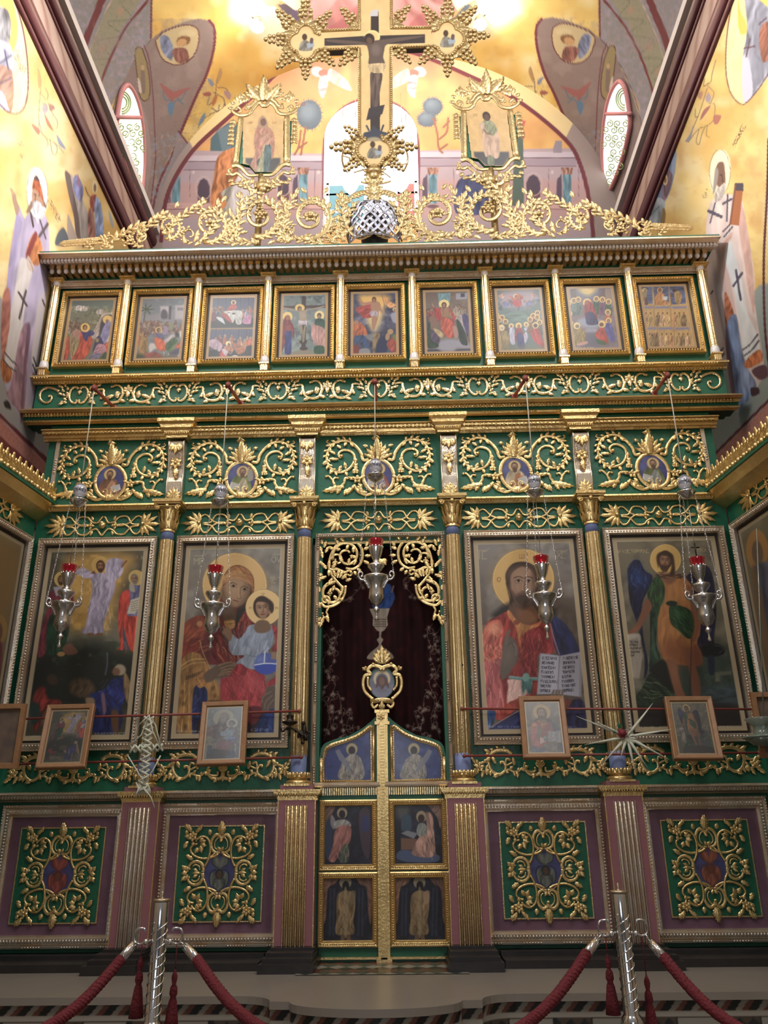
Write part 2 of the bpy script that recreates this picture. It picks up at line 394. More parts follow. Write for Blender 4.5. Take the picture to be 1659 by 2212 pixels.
    GL = {'A': '04-20-44;12-32', 'B': '00-04;00-30-32-02;32-34-04', 'C': '40-00-04-44', 'D': '00-04-34-43-41-30-00', 'E': '40-00-04-44;02-32',
          'F': '04-00-40;02-32', 'G': '04-00-40', 'H': '00-04;40-44;02-42', 'I': '20-24', 'K': '00-04;40-02-44', 'L': '04-20-44', 'M': '04-00-22-40-44',
          'N': '04-00-44-40', 'O': '10-30-41-43-34-14-03-01-10', 'P': '04-00-30-41-32-02', 'R': '04-00-30-41-32-02-44', 'S': '40-00-22-04-44',
          'T': '00-40;20-24', 'U': '00-22;40-04', 'V': '00-24-40', 'X': '00-44;40-04', 'Y': '00-22-40;22-24', 'W': '00-04-44-40;20-24', 'Z': '00-40-04-44',
          'Q': '10-30-41-43-34-14-03-01-10;22-22', '.': '23-24', '-': '12-32'}
    def text(s, t, x, y, w, h, col, lw=.7, ang=0, a=1.0, gap=1.3):
        ca, sa = math.cos(math.radians(ang)), math.sin(math.radians(ang))
        for i, chh in enumerate(t):
            if chh not in s.GL: continue
            for st in s.GL[chh].split(';'):
                q = [(i*w*gap+int(k[0])/4*w, int(k[1])/4*h) for k in st.split('-')]
                s.L(col, [(x+u*ca+v*sa, y-u*sa+v*ca) for u, v in q], lw, .45, a, smooth=False)
    def fig(s, x, y, h, robe, inner=None, skin='7a5138', hair='3a2518', halo=None, lean=0, hr=None, hw=.30, fold=.30):
        """small standing saint: (x,y) = feet, h = height"""
        hd = h*.12; hx0 = x+lean*h; hy = y-h+hd*.6
        if halo: s.E(halo, hx0, hy, hd*1.05)
        w = h*hw
        s.P(robe, [(hx0-hd*.5, hy+hd*.8), (hx0+hd*.5, hy+hd*.8), (hx0+w*.55, hy+hd*2), (x+w*.6+lean*h*.3, y-h*.4), (x+w*.55, y), (x-w*.55, y), (x-w*.6+lean*h*.3, y-h*.4), (hx0-w*.55, hy+hd*2)], .5, fold=(8, h*.06, fold))
        if inner: s.P(inner, [(hx0-hd*.3, hy+hd), (hx0+hd*.5, hy+hd), (x+w*.1, y-h*.4), (x+w*.25, y), (x-w*.2, y), (x-w*.25, y-h*.45)], .5, fold=(0, h*.05, fold))
        s.E(hair, hx0, hy, hd*.55, hd*.65); s.E(skin, hx0, hy+hd*.1, hd*.36, hd*.5)
    def face(s, x, y, r, skin, hair, beard=True, tilt=0, dark='3a2418', light=None):
        """frontal / three-quarter face: r = half height"""
        t = math.radians(tilt); K = 1.0/s.k
        def q(u, v): return (x+r*(u*math.cos(t)-v*math.sin(t)), y+r*(u*math.sin(t)+v*math.cos(t)))
        s.E(hair, *q(0, -.15), r*.86, r*1.08, tilt, soft=1)
        s.P(skin, [q(*k) for k in ((0, -.85), (.45, -.7), (.62, -.2), (.56, .3), (.3, .8), (0, .98), (-.3, .8), (-.56, .3), (-.62, -.2), (-.45, -.7))], 1)
        if light is not None:
            s.E(light, *q(-.12, -.5), r*.34, r*.2, tilt, soft=r*.12*K, a=.6); s.E(light, *q(-.27, .12), r*.16, r*.2, tilt, soft=r*.1*K, a=.55)
            s.E(light, *q(.25, .12), r*.14, r*.18, tilt, soft=r*.1*K, a=.4)
        s.P(dark, [q(*k) for k in ((.3, -.6), (.62, -.3), (.58, .3), (.3, .85), (.42, .2))], r*.1*K, .35)
        for sd in (-1, 1):
            ex, ey = sd*.27, -.13
            s.L(dark, [q(ex-.18, ey-.17), q(ex, ey-.25), q(ex+.18, ey-.17)], r*.06, a=.9)
            s.E('d9c4a8', *q(ex, ey), r*.12, r*.055, tilt, a=.7); s.E('1e120c', *q(ex+.01, ey), r*.06, r*.06, tilt)
            s.L(dark, [q(ex-.14, ey+.0), q(ex, ey-.07), q(ex+.14, ey+.01)], r*.04)
        s.L(dark, [q(.07, -.2), q(.06, .12), q(.10, .24), q(0, .29), q(-.08, .24)], r*.05, a=.75)
        if light is not None: s.L(light, [q(0, -.15), q(0, .2)], r*.07, a=.6)
        if beard:
            s.P(hair, [q(*k) for k in ((-.6, .1), (-.45, .42), (-.12, .42), (0, .36), (.12, .42), (.45, .42), (.6, .1), (.5, .8), (.15, 1.22), (0, 1.15), (-.15, 1.22), (-.5, .8))], 1.2, .93)
        s.L('8a3c2c', [q(-.17, .5), q(0, .47), q(.17, .5)], r*.09); s.L(dark, [q(-.17, .5), q(0, .515), q(.17, .5)], r*.035)
    def done(s, gain=1.0, sat=.84):
        c = s2l(np.clip(s.c, 0, 1)); g = (c @ np.array([.3, .59, .11]))[:, None]; return np.clip(g+(c-g)*sat, 0, 1)*gain

def grid_surface(fn, nu, nv):
    """fn(u,v arrays)-> X,Y,Z ; returns verts, faces"""
    u, v = np.meshgrid(np.linspace(0, 1, nu+1), np.linspace(0, 1, nv+1)); u = u.ravel(); v = v.ravel()
    X, Y, Z = fn(u, v); V = np.stack([X+0*u, Y+0*u, Z+0*u], 1)
    i = np.arange(nu)[None, :]+np.arange(nv)[:, None]*(nu+1); i = i.ravel()
    return V, np.stack([i, i+1, i+nu+2, i+nu+1], 1)
def painted(name, V, Fc, col, mt, parent=None, loc=None, thick=None):
    me = bpy.data.meshes.new(name); o = wloc(parent) if parent is not None else Vector(loc if loc is not None else (0, 0, 0))
    me.from_pydata((V-np.array(o)).tolist(), [], Fc.tolist())
    at_ = me.color_attributes.new('Col', 'FLOAT_COLOR', 'POINT')
    at_.data.foreach_set('color', np.concatenate([col, np.ones((len(col), 1))], 1).astype(np.float32).ravel())
    me.materials.append(mt); me.update()
    ob = bpy.data.objects.new(name, me); COL.objects.link(ob); ob.parent = parent
    if parent is None: ob.location = o
    return ob
def panel_grid(x0, x1, z0, z1, Y, step):
    nu = max(2, int((x1-x0)/step)); nv = max(2, int((z1-z0)/step))
    return grid_surface(lambda u, v: (x0+(x1-x0)*u, Y, z0+(z1-z0)*v), nu, nv)
# ================================================================ the room
XL, XR = -2.9, 3.0
def struct(o): o['kind'] = 'structure'; return o
# --- floors and steps
def floor_mat():
    m = mat('step_marble_inlay', (0.36, 0.33, 0.30), 0.25, 0, 0.03, 10, 0.4, 4, (0.28, 0.25, 0.22)); return m
mb = MB(); mb.box(-4, 4, -3, 3.2, -0.86, -0.80); struct(mb.build('floor', MARBLE))

def slab_outline(y_front, bulge, w):
    """podium edge with the round ambo step bulging in the middle (top view)"""
    pts = [(-3.2, y_front), (-w-0.28, y_front)]
    pts += [(-w-.28+.18*math.sin(t*PI/12), y_front-.18*(1-math.cos(t*PI/12))*.9) for t in range(1, 7)]
    n = 20
    for i in range(n+1):
        t = PI*(i/n); pts.append((-w*math.cos(t)*1.0, y_front-.17-bulge*math.sin(t)))
    pts += [(w+.28-.18*math.sin(t*PI/12), y_front-.18*(1-math.cos(t*PI/12))*.9) for t in range(6, 0, -1)]
    pts += [(w+.28, y_front), (3.2, y_front)]
    return pts
def riser(name, pts, z0, z1, paintfn, back=6.3):
    """top slab + painted riser following the outline"""
    b = MB(); n = len(pts)
    top = [(x, y, z1) for x, y in pts]+[(3.2, back, z1), (-3.2, back, z1)]
    b.add(top, [tuple(range(len(top)))], False)
    edge = 0.035
    b.add([(x, y, z1) for x, y in pts]+[(x, y, z1-edge) for x, y in pts], [(i, i+n, i+n+1, i+1) for i in range(n-1)], False)
    b.add([(x, y, z1-edge) for x, y in pts]+[(x, y+.03, z1-edge) for x, y in pts], [(i, i+n, i+n+1, i+1) for i in range(n-1)], False)
    o = struct(b.build(name, MARBLE))
    P2 = np.array(pts); L = np.concatenate([[0], np.cumsum(np.hypot(*np.diff(P2, axis=0).T))]); nu = int(L[-1]/.008); nv = max(4, int((z1-edge-z0)/.006))
    def fn(u, v):
        s_ = u*L[-1]; return np.interp(s_, L, P2[:, 0]), np.interp(s_, L, P2[:, 1])+.03, z0+(z1-edge-z0)*v
    V, Fc = grid_surface(fn, nu, nv)
    u, v = np.meshgrid(np.linspace(0, 1, nu+1), np.linspace(0, 1, nv+1))
    col = paintfn(u.ravel()*L[-1]-L[-1]/2, v.ravel()*(z1-edge-z0))
    struct(painted(name.replace('floor', 'trim'), V, Fc, s2l(col), MAT_INLAY))
MAT_INLAY = mat('inlaid_marble', attr='Col', rough=0.3)
def inlay(s, z):
    """black, white and red inlaid bands"""
    H = z.max(); c = np.tile(hx('6e675f'), (len(s), 1)); f = (H-z)/0.145; t = f % 1.0
    tri = ((s/0.11+f*0.0) % 1.0)
    band = t < .36; dark = band & (((tri+t*1.2) % 1.0) < .42); redb = band & (((tri+t*1.2) % 1.0) > .72)
    c[band] = hx('8a857c'); c[dark] = hx('161b1c'); c[redb] = hx('6a3f36')
    c[(t > .36) & (t < .5)] = hx('9a948a')
    blk = (t >= .5); fr = (s/.42) % 1.0
    c[blk] = hx('4c4038'); star = blk & (np.abs((s/.07) % 1.0-.5)+np.abs(t-.75)*2.1 < .42); c[star] = hx('23282a')
    pan = blk & (fr < .55) & (t > .57) & (t < .93); c[pan] = hx('8d8980'); c[blk & (np.abs(fr-.275) > .255) & (fr < .6)] = hx('1d2122')
    return c
riser('floor', slab_outline(4.78, 0.22, .42), -0.30, 0.0, inlay)
riser('floor.001', slab_outline(4.40, 0.26, .60), -0.80, -0.30, inlay)

# --- side walls with the painted bishops
def wall_tex(px, py, left):
    p = Paint(px, py, 'f0c878' if left else 'f0cc74')
    gx = p.x if left else 1659-p.x
    p.noise(.10, 60); p.cloud('e0a840', 90, .5, .75); p.cloud('f8e2b0', 60, .5, .6); p.cloud('c88a3c', 70, .62, .5, sx=.6)
    p.cloud('d09a58', 14, .55, .25)
    if left:
        g = [(-40, 700), (30, 690), (104, 705), (104, 1010), (-40, 1000)]
        p.P('a9a3a0', [-60, 640, 0, 640, 40, 690, 88, 750, 105, 765, 130, 770, 130, 1010, -60, 1010], 2, smooth=False)
        # medallion
        p.P('e4cd98', [-40, -60, 22, -30, 42, 30, 56, 110, 61, 180, 54, 225, 36, 244, 10, 236, -20, 210, -40, 150], 1, fold=(10, 9, .1))
        p.P('f2b83c', [0, -40, 24, -10, 38, 60, 30, 108, 18, 100, 16, 40, 0, 10], 1)
        p.P('8f8a8c', [-30, 20, 8, 16, 20, 30, 24, 60, 18, 100, 2, 130, -30, 120], 1.5, fold=(0, 6, .4))
        p.P('a8a4b4', [-30, 95, 20, 95, 28, 150, 20, 205, 0, 215, -30, 200], 1, fold=(5, 8, .25)); p.P('b0785c', [-30, 150, 24, 150, 26, 238, 0, 232, -20, 210], 1, .8, fold=(30, 7, .3))
        p.P('b4b6c8', [-20, 190, 6, 200, 18, 232, 20, 240, 0, 232], 1)
        p.L('5a5468', [10, 108, 18, 150], 3, smooth=False); p.L('5a5468', [0, 136, 24, 120], 4, smooth=False); p.L('5a5468', [2, 180, 24, 168], 4, smooth=False)
        p.L('7a4a50', [-20, 214, 0, 226, 14, 240, 30, 246, 46, 240, 56, 222, 61, 180, 57, 110, 44, 40, 22, -20], 3)
        p.text('CNYPIAON', 38, 108, 5, 7, '7a5a40', .8, -66); p.text('IACKOPOY', 34, 118, 4, 5, '7a5a40', .7, -66)
        # flower sprig
        for q in ([82, 150, 88, 178, 86, 214, 84, 240, 84, 260, 92, 290, 106, 302, 120, 310, 138, 330], [86, 200, 92, 206, 100, 216, 104, 205, 98, 190], [84, 240, 92, 236, 102, 238, 100, 226, 92, 222],
                  [86, 262, 84, 280, 98, 296, 104, 312, 100, 318], [104, 222, 114, 246, 124, 262, 122, 278], [108, 300, 112, 326, 118, 336, 124, 322, 116, 306]): p.L('8f8068', q, 1.6)
        for q, c in (([68, 268, 78, 272, 86, 282, 84, 292, 76, 284], 'a8705c'), ([96, 246, 106, 262, 116, 284, 102, 270], 'b0705c'), ([106, 224, 116, 228, 118, 236, 108, 240], 'a87468'), ([122, 290, 132, 304, 142, 322, 128, 314], '8a90a8'), ([94, 222, 104, 236, 98, 246, 92, 238], 'a898a0'), ([84, 150, 90, 176, 84, 192, 81, 170], 'c09058')): p.P(c, q, .8, .9)
        # rocks + small visionaries
        p.P('7c6660', [140, 370, 152, 378, 166, 410, 182, 520, 176, 530, 160, 470, 146, 410], .8); p.P('a99a92', [152, 378, 166, 402, 182, 440, 192, 468, 204, 520, 178, 524, 168, 460], .8, fold=(0, 7, .2))
        p.P('b09888', [146, 464, 158, 490, 168, 524, 148, 524], .8); p.P('5f646a', [124, 505, 138, 492, 148, 525, 120, 530], 1); p.P('6c5650', [158, 420, 170, 470, 172, 515, 163, 500], .8)
        p.P('8a88b8', [160, 382, 168, 380, 180, 406, 176, 434, 166, 428, 158, 404], .8, fold=(10, 5, .4)); p.P('b07890', [168, 376, 172, 390, 174, 404, 168, 398], .6)
        p.E('f0d8a8', 205, 404, 6, 14); p.E('8a6a58', 205, 406, 3, 9)
        p.P('a84c40', [196, 424, 208, 422, 206, 452, 200, 458, 194, 440], .7, fold=(5, 4, .3)); p.P('8f9ec8', [206, 426, 218, 440, 224, 490, 222, 512, 208, 514, 204, 460], .8, fold=(3, 4, .4))
        p.P('a0685c', [190, 460, 200, 452, 206, 516, 192, 516], .8, fold=(5, 4, .4)); p.L('7c5a48', [184, 404, 190, 420, 200, 430], 2); p.P('98a8d0', [234, 455, 242, 470, 246, 490, 240, 488], .8, .7)
        # Bishop with cap
        p.P('b8a8c4', [38, 442, 52, 470, 60, 462, 80, 455, 98, 466, 106, 500, 106, 560, 100, 640, 90, 720, 80, 830, 70, 870, 46, 895, 30, 880, 16, 850, 10, 790, 12, 640, 14, 620, 20, 560, 30, 500], .9, fold=(6, 14, .18))
        p.P('8f7fb0', [34, 470, 48, 480, 36, 540, 26, 620, 22, 680, 14, 640, 22, 540], 1.5, .45, fold=(8, 8, .2))
        p.P('d8ccc8', [46, 556, 70, 580, 62, 620, 52, 680, 44, 740, 32, 800, 28, 820, 6, 770, 14, 720, 26, 660, 36, 600], .8, fold=(8, 12, .08))
        p.P('b06a58', [6, 640, 20, 625, 22, 690, 12, 760, 6, 790, 2, 730], .9, fold=(25, 6, .3)); p.P('c07038', [2, 775, 26, 800, 20, 826, 6, 820], .8, fold=(20, 3, .3))
        p.P('b08494', [44, 720, 62, 700, 60, 780, 50, 905, 40, 890, 14, 852, 24, 830], 1, fold=(4, 6, .25)); p.P('6c4a64', [60, 700, 66, 720, 56, 800, 48, 905, 44, 900, 50, 800], 1, .7)
        p.P('d4c4c4', [84, 650, 96, 640, 84, 790, 76, 810, 68, 780, 74, 720], .8)
        for q in ([10, 762, 22, 776, 36, 788], [7, 776, 20, 792, 34, 802], [72, 772, 82, 800], [70, 786, 78, 806]): p.L('4c4650', q, 3)
        p.L('5a4a50', [56, 628, 42, 688], 4.5, smooth=False); p.L('5a4a50', [40, 632, 58, 660], 4.5, smooth=False)
        p.L('5a4a50', [84, 512, 103, 484], 6, smooth=False); p.L('5a4a50', [86, 474, 99, 516], 3, smooth=False); p.L('4c3c3c', [64, 446, 72, 490], 4); p.L('4c3c3c', [92, 648, 97, 662], 3)
        p.P('c8783c', [74, 502, 92, 536, 84, 572, 70, 570, 56, 548], .8, fold=(20, 3, .2)); p.P('8c3a34', [74, 502, 80, 512, 62, 556, 56, 548], .7)
        p.P('d0b8a8', [60, 552, 70, 568, 74, 580, 66, 586, 58, 574], .7); p.L('8f6a5c', [60, 556, 68, 572, 72, 590], 1)
        p.E('f8eadc', 80.5, 417, 23, 56, -4); p.ring('8a8078', 80.5, 417, 22.5, 1.2, 56)
        p.P('8a6c58', [70, 432, 64, 440, 56, 458, 62, 460, 80, 440, 100, 450, 92, 430], .8); p.P('b08468', [71, 408, 88, 412, 94, 430, 92, 446, 74, 444, 69, 430], .8)
        p.P('b0582c', [69, 408, 72, 388, 78, 380, 84, 390, 90, 408, 95, 440, 88, 424, 76, 408], .7, fold=(0, 2, .3)); p.P('5c4444', [72, 388, 78, 378, 86, 392, 78, 390], .7)
        p.P('cfc8cc', [70, 440, 76, 434, 84, 436, 90, 444, 86, 466, 81, 484, 77, 470, 72, 458], .8, fold=(0, 3, .3)); p.L('3c2c28', [73, 420, 78, 419], 1.2); p.L('3c2c28', [82, 421, 87, 424], 1.2); p.L('5a3c30', [78, 420, 75, 432, 79, 434], 1)
        p.P('a8846c', [26, 424, 33, 418, 36, 432, 42, 450, 36, 466, 30, 446], .7); p.L('a8846c', [28, 424, 22, 406], 2.2); p.L('a8846c', [32, 422, 25, 408], 2.2)
        p.P('3c3238', [8, 868, 18, 866, 24, 884, 12, 880], .8); p.text('CNYPIAON', 110, 432, 5.5, 9, '6e564c', 1, -62, gap=1.1); p.text('OA', 46, 305, 5, 8, '8a7868', 1, -60); p.text('OC', 50, 330, 5, 8, '8a7868', 1, -60)
        # lower border
        p.P('7a3038', [-40, 862, 0, 893, 90, 978, 130, 1010, 130, 1040, 90, 990, 0, 902, -40, 870], .6, smooth=False); p.P('d08474', [-40, 872, 0, 904, 90, 991, 130, 1030, 130, 1300, -40, 1300], .6, smooth=False)
        for i in range(12): p.L('b0604c', [2+i*8, 912+i*7.8, 8+i*8, 925+i*7.8, 2+i*8, 934+i*7.8], 1, a=.7)
        p.P('8c4038', [-40, 910, 0, 942, 82, 1014, 130, 1060, 130, 1300, -40, 1300], .6, smooth=False)
    else:
        p.P('98a29c', [1700, 600, 1659, 612, 1640, 616, 1620, 640, 1600, 700, 1545, 780, 1500, 800, 1500, 1020, 1700, 1000], 2, smooth=False)
        p.P('ecdc98', [1600, -60, 1584, 0, 1572, 80, 1568, 150, 1576, 195, 1594, 222, 1610, 222, 1640, 190, 1670, 150, 1700, 60, 1690, -60], 1, fold=(5, 8, .08))
        p.P('f4c030', [1594, -20, 1598, 20, 1612, 50, 1612, 70, 1600, 74, 1594, 50], .9); p.P('f4d048', [1634, -20, 1659, -20, 1659, 12, 1642, 20], 1)
        p.P('9f9ca8', [1610, -10, 1640, 0, 1662, 20, 1690, 60, 1690, 130, 1660, 165, 1625, 210, 1606, 216, 1604, 130, 1614, 60], 1, fold=(3, 9, .3)); p.P('a8664c', [1650, 50, 1675, 50, 1670, 110, 1648, 134, 1640, 80], .9, fold=(20, 6, .3))
        p.P('ccc8d4', [1604, 126, 1618, 130, 1626, 200, 1606, 218], .8); p.L('6c4c58', [1608, 104, 1630, 100], 4, smooth=False); p.L('6c4c58', [1620, 84, 1612, 122], 3, smooth=False); p.L('6c4c58', [1640, 52, 1656, 38], 3)
        p.L('7a5048', [1592, -40, 1582, 0, 1570, 80, 1568, 150, 1576, 195, 1594, 221, 1612, 222, 1640, 190, 1665, 150], 2.4)
        for q in ([1546, 130, 1538, 160, 1536, 176, 1528, 184, 1542, 200, 1536, 220, 1532, 224, 1544, 226, 1542, 256, 1530, 270, 1508, 280, 1486, 308], [1522, 170, 1520, 186, 1530, 180], [1502, 235, 1502, 252, 1508, 252], [1528, 190, 1512, 240, 1496, 280],
                  [1510, 280, 1504, 305, 1510, 312, 1516, 290, 1524, 272], [1528, 270, 1526, 292, 1532, 296]): p.L('8a7a50', q, 1.6)
        for q, c in (([1505, 202, 1518, 198, 1514, 214, 1508, 210], 'b88468'), ([1535, 228, 1526, 244, 1512, 260, 1520, 238], 'a8605c'), ([1542, 250, 1558, 250, 1550, 268, 1542, 266], 'b46858'), ([1498, 270, 1490, 290, 1480, 306, 1492, 300], '8c8ca0'), ([1548, 128, 1542, 150, 1538, 166, 1542, 140], 'b89058'), ([1530, 200, 1524, 214, 1530, 222, 1536, 212], 'a894a0')): p.P(c, q, .8, .9)
        p.text('NIKOAAOC', 1581, 312, 6, 8, '6a5038', 1, 62, gap=1.0); p.text('OAI', 1517, 425, 6, 8, '8a7048', 1, 66)
        # mandorla with Mother and Child
        p.P('7488a8', [1440, 260, 1452, 290, 1460, 340, 1454, 390, 1440, 430, 1424, 436, 1404, 410, 1396, 370, 1420, 300], 1); p.P('98a8c8', [1444, 268, 1460, 320, 1459, 360, 1440, 430, 1428, 434, 1448, 380, 1450, 320], 1)
        p.E('f0e0b0', 1431, 360, 8, 20, 8); p.E('8a6a58', 1432, 362, 4.5, 13, 8); p.P('785c6c', [1440, 366, 1452, 376, 1450, 400, 1438, 430, 1430, 428, 1432, 390], .8, fold=(0, 4, .3)); p.E('ecd090', 1437, 388, 5, 12); p.E('8a6040', 1437, 389, 3, 7)
        p.P('98a0a8', [1412, 430, 1436, 436, 1428, 480, 1404, 490, 1396, 480], .8, fold=(5, 6, .3)); p.L('606c7c', [1404, 466, 1424, 446], 3); p.P('8c6c38', [1432, 450, 1438, 460, 1434, 490, 1426, 490], .8)
        # Bishop with book
        p.P('e0c8c0', [1536, 436, 1566, 420, 1600, 430, 1610, 470, 1622, 540, 1630, 600, 1630, 650, 1640, 720, 1650, 790, 1640, 830, 1600, 880, 1590, 882, 1578, 800, 1560, 790, 1552, 770, 1540, 690, 1530, 620, 1526, 540, 1526, 480], .9, fold=(-5, 14, .12))
        p.P('d8a494', [1600, 440, 1612, 480, 1624, 560, 1630, 640, 1628, 680, 1616, 620, 1606, 560, 1596, 490], 1.2, .8, fold=(-5, 8, .15)); p.P('d8b0a4', [1560, 560, 1576, 600, 1592, 690, 1600, 740, 1574, 760, 1564, 680], 1.2, .8)
        p.P('dcdcdc', [1572, 500, 1590, 560, 1604, 620, 1616, 680, 1634, 720, 1640, 760, 1610, 776, 1598, 700, 1584, 620, 1566, 560], .8, fold=(-8, 12, .06))
        p.P('b8663c', [1566, 630, 1586, 680, 1582, 716, 1568, 704], .8, fold=(30, 3, .3)); p.P('7c8cb0', [1570, 704, 1590, 680, 1600, 740, 1612, 790, 1634, 830, 1620, 860, 1606, 874, 1590, 884, 1580, 800], .8, fold=(-5, 7, .3)); p.P('7c5058', [1568, 705, 1578, 760, 1590, 882, 1582, 860, 1570, 780], 1, .8)
        p.P('c46c34', [1610, 780, 1640, 755, 1646, 780, 1614, 796], .8, fold=(0, 3, .3)); p.P('684450', [1624, 800, 1652, 788, 1659, 812, 1640, 820], .8); p.P('4c3038', [1622, 838, 1638, 838, 1640, 850, 1624, 856], .8)
        for q in ([1604, 756, 1620, 744, 1637, 722], [1608, 768, 1624, 756, 1639, 736], [1550, 768, 1562, 752], [1552, 780, 1564, 764], [1562, 500, 1582, 480], [1564, 512, 1582, 490]): p.L('56505c', q, 3.2)
        p.L('5a5464', [1590, 584, 1600, 648], 5, smooth=False); p.L('5a5464', [1584, 618, 1603, 590], 5, smooth=False); p.L('5a5464', [1531, 456, 1558, 468], 7, smooth=False); p.L('5a5464', [1545, 438, 1534, 482], 3, smooth=False)
        p.L('5a5464', [1572, 420, 1570, 478], 3.5, smooth=False); p.L('5a5464', [1562, 440, 1580, 430], 5, smooth=False); p.L('4c4650', [1536, 634, 1540, 628], 3)
        p.P('b86c38', [1586, 410, 1605, 410, 1596, 488, 1576, 486], .6, smooth=False); p.P('5a5058', [1587, 396, 1606, 396, 1606, 412, 1586, 412], .6, smooth=False); p.P('8a5848', [1587, 398, 1591, 398, 1579, 486, 1575, 486], .6, smooth=False)
        p.P('d8b0a0', [1560, 528, 1572, 508, 1582, 502, 1580, 516, 1568, 532, 1562, 556], .7); p.L('a87c70', [1566, 524, 1580, 510], 1)
        p.E('f4e6c0', 1555, 372, 23, 49, 6); p.ring('9a8a68', 1555, 372, 22.5, 1.2, 49)
        p.P('8a6450', [1550, 354, 1562, 350, 1566, 370, 1566, 400, 1552, 404, 1544, 380], .8); p.P('a8988c', [1546, 362, 1552, 370, 1548, 400, 1540, 420, 1543, 380], .8)
        p.P('c0b4a8', [1556, 402, 1566, 396, 1566, 414, 1558, 430, 1544, 436, 1546, 414], .8, fold=(0, 3, .3)); p.L('3c2820', [1556, 378, 1564, 376], 1.2); p.L('3c2820', [1560, 380, 1562, 390, 1558, 392], 1)
        p.L('5c2830', [1660, 300, 1657, 420, 1650, 560, 1652, 700, 1662, 800], 5)
        p.P('6c3038', [1700, 830, 1659, 862, 1545, 976, 1500, 1010, 1500, 1030, 1545, 984, 1659, 870, 1700, 840], .6, smooth=False); p.P('d08c7c', [1700, 842, 1659, 872, 1545, 985, 1500, 1030, 1500, 1300, 1700, 1300], .6, smooth=False)
        for i in range(14): p.L('b0604c', [1655-i*8, 880+i*8, 1650-i*8, 893+i*7.9, 1657-i*8, 902+i*7.9], 1, a=.7)
        p.P('8c4038', [1700, 880, 1659, 912, 1550, 1010, 1500, 1060, 1500, 1300, 1700, 1300], .6, smooth=False)
    return p.done(0.62)
def side_wall(X, left):
    V, Fc = grid_surface(lambda u, v: (X, 4.0+4.3*u, 3.2+4.1*v), 300, 300)
    px, py = proj(V[:, 0], V[:, 1], V[:, 2])
    o = struct(painted('wall_left' if left else 'wall_right', V, Fc if not left else Fc[:, ::-1], wall_tex(px, py, left), FRESCO, loc=(X, 6, 3.2)))
    b = MB(); b.box(min(X, X*1.03), max(X, X*1.03), -1.0, 8.4, -0.8, 8.0)
    b.v = [(v[0]+(-.012 if left else .012), v[1], v[2]) for v in b.v]
    struct(b.build('wall_left_backing' if left else 'wall_right_backing', mat('plaster', (0.45, 0.36, 0.26), 0.8)))
side_wall(XL, True); side_wall(XR, False)

# --- string courses along the side walls
def edge_z(x0, y0, x1, y1): return (at(x0, y0, XL, 0).z+at(x1, y1, XL, 0).z)/2
za, zb, zc_, zd, ze = edge_z(33, 0, 184, 340), edge_z(66, 0, 213, 340), edge_z(92, 0, 236, 340), edge_z(121, 0, 254, 340), edge_z(130, 0, 262, 340)
MROON = mat('maroon_moulding', (0.075, 0.016, 0.019), 0.4, 0, 0.1, 20)
ROPE = mat('painted_rope_band', attr='Col', rough=0.7)
for nm, X, s_ in (('trim_1', XL, 1), ('trim_2', XR, -1)):
    b = MB()
    def half_torus(z0, z1, out):
        pr = [(0, z0)]+[(out*(.45+.55*math.sin(PI*t/8)), z0+(z1-z0)*(.5-.5*math.cos(PI*t/8))) for t in range(9)]+[(0, z1)]
        n = len(pr); vs = [(X+s_*d, Y, z) for Y in (2.0, 8.3) for d, z in pr]
        b.add(vs, [(i, i+1, i+1+n, i+n) for i in range(n-1)], True)
    h = (zb-za)
    half_torus(za, za+h*.22, .03); half_torus(za+h*.22, za+h*.8, .06); half_torus(za+h*.8, zb, .035)
    h = (zd-zc_); half_torus(zc_, zc_+h*.2, .04); half_torus(zc_+h*.2, zc_+h*.85, .08); half_torus(zc_+h*.85, zd, .05)
    tr = struct(b.build(nm, MROON, loc=(X, 6, za)))
    V, Fc = grid_surface(lambda u, v: (X+s_*.022, 2.0+6.3*u, zb+(zc_-zb)*v), 500, 24)
    Y = V[:, 1]; Z = (V[:, 2]-zb)/(zc_-zb); ph = (Y/.42+Z*.9+.06*np.sin(Z*9)) % 1.0
    c = np.tile(hx('c8a898'), (len(Y), 1)); t = np.exp(-((ph-.5)/.16)**2)[:, None]; c = c*(1-t*.55)+hx('8a5a50')*t*.55
    struct(painted(nm+'_rope', V, Fc, s2l(c)*.65, ROPE, loc=(X, 6, zb)))
    b = MB(); b.box(min(X, X+s_*.10), max(X, X+s_*.10), 2.0, 8.3, zd, ze); struct(b.build(nm+'_fillet', mat('pale_plaster', (0.66, 0.60, 0.58), 0.7), loc=(X, 6, zd)))

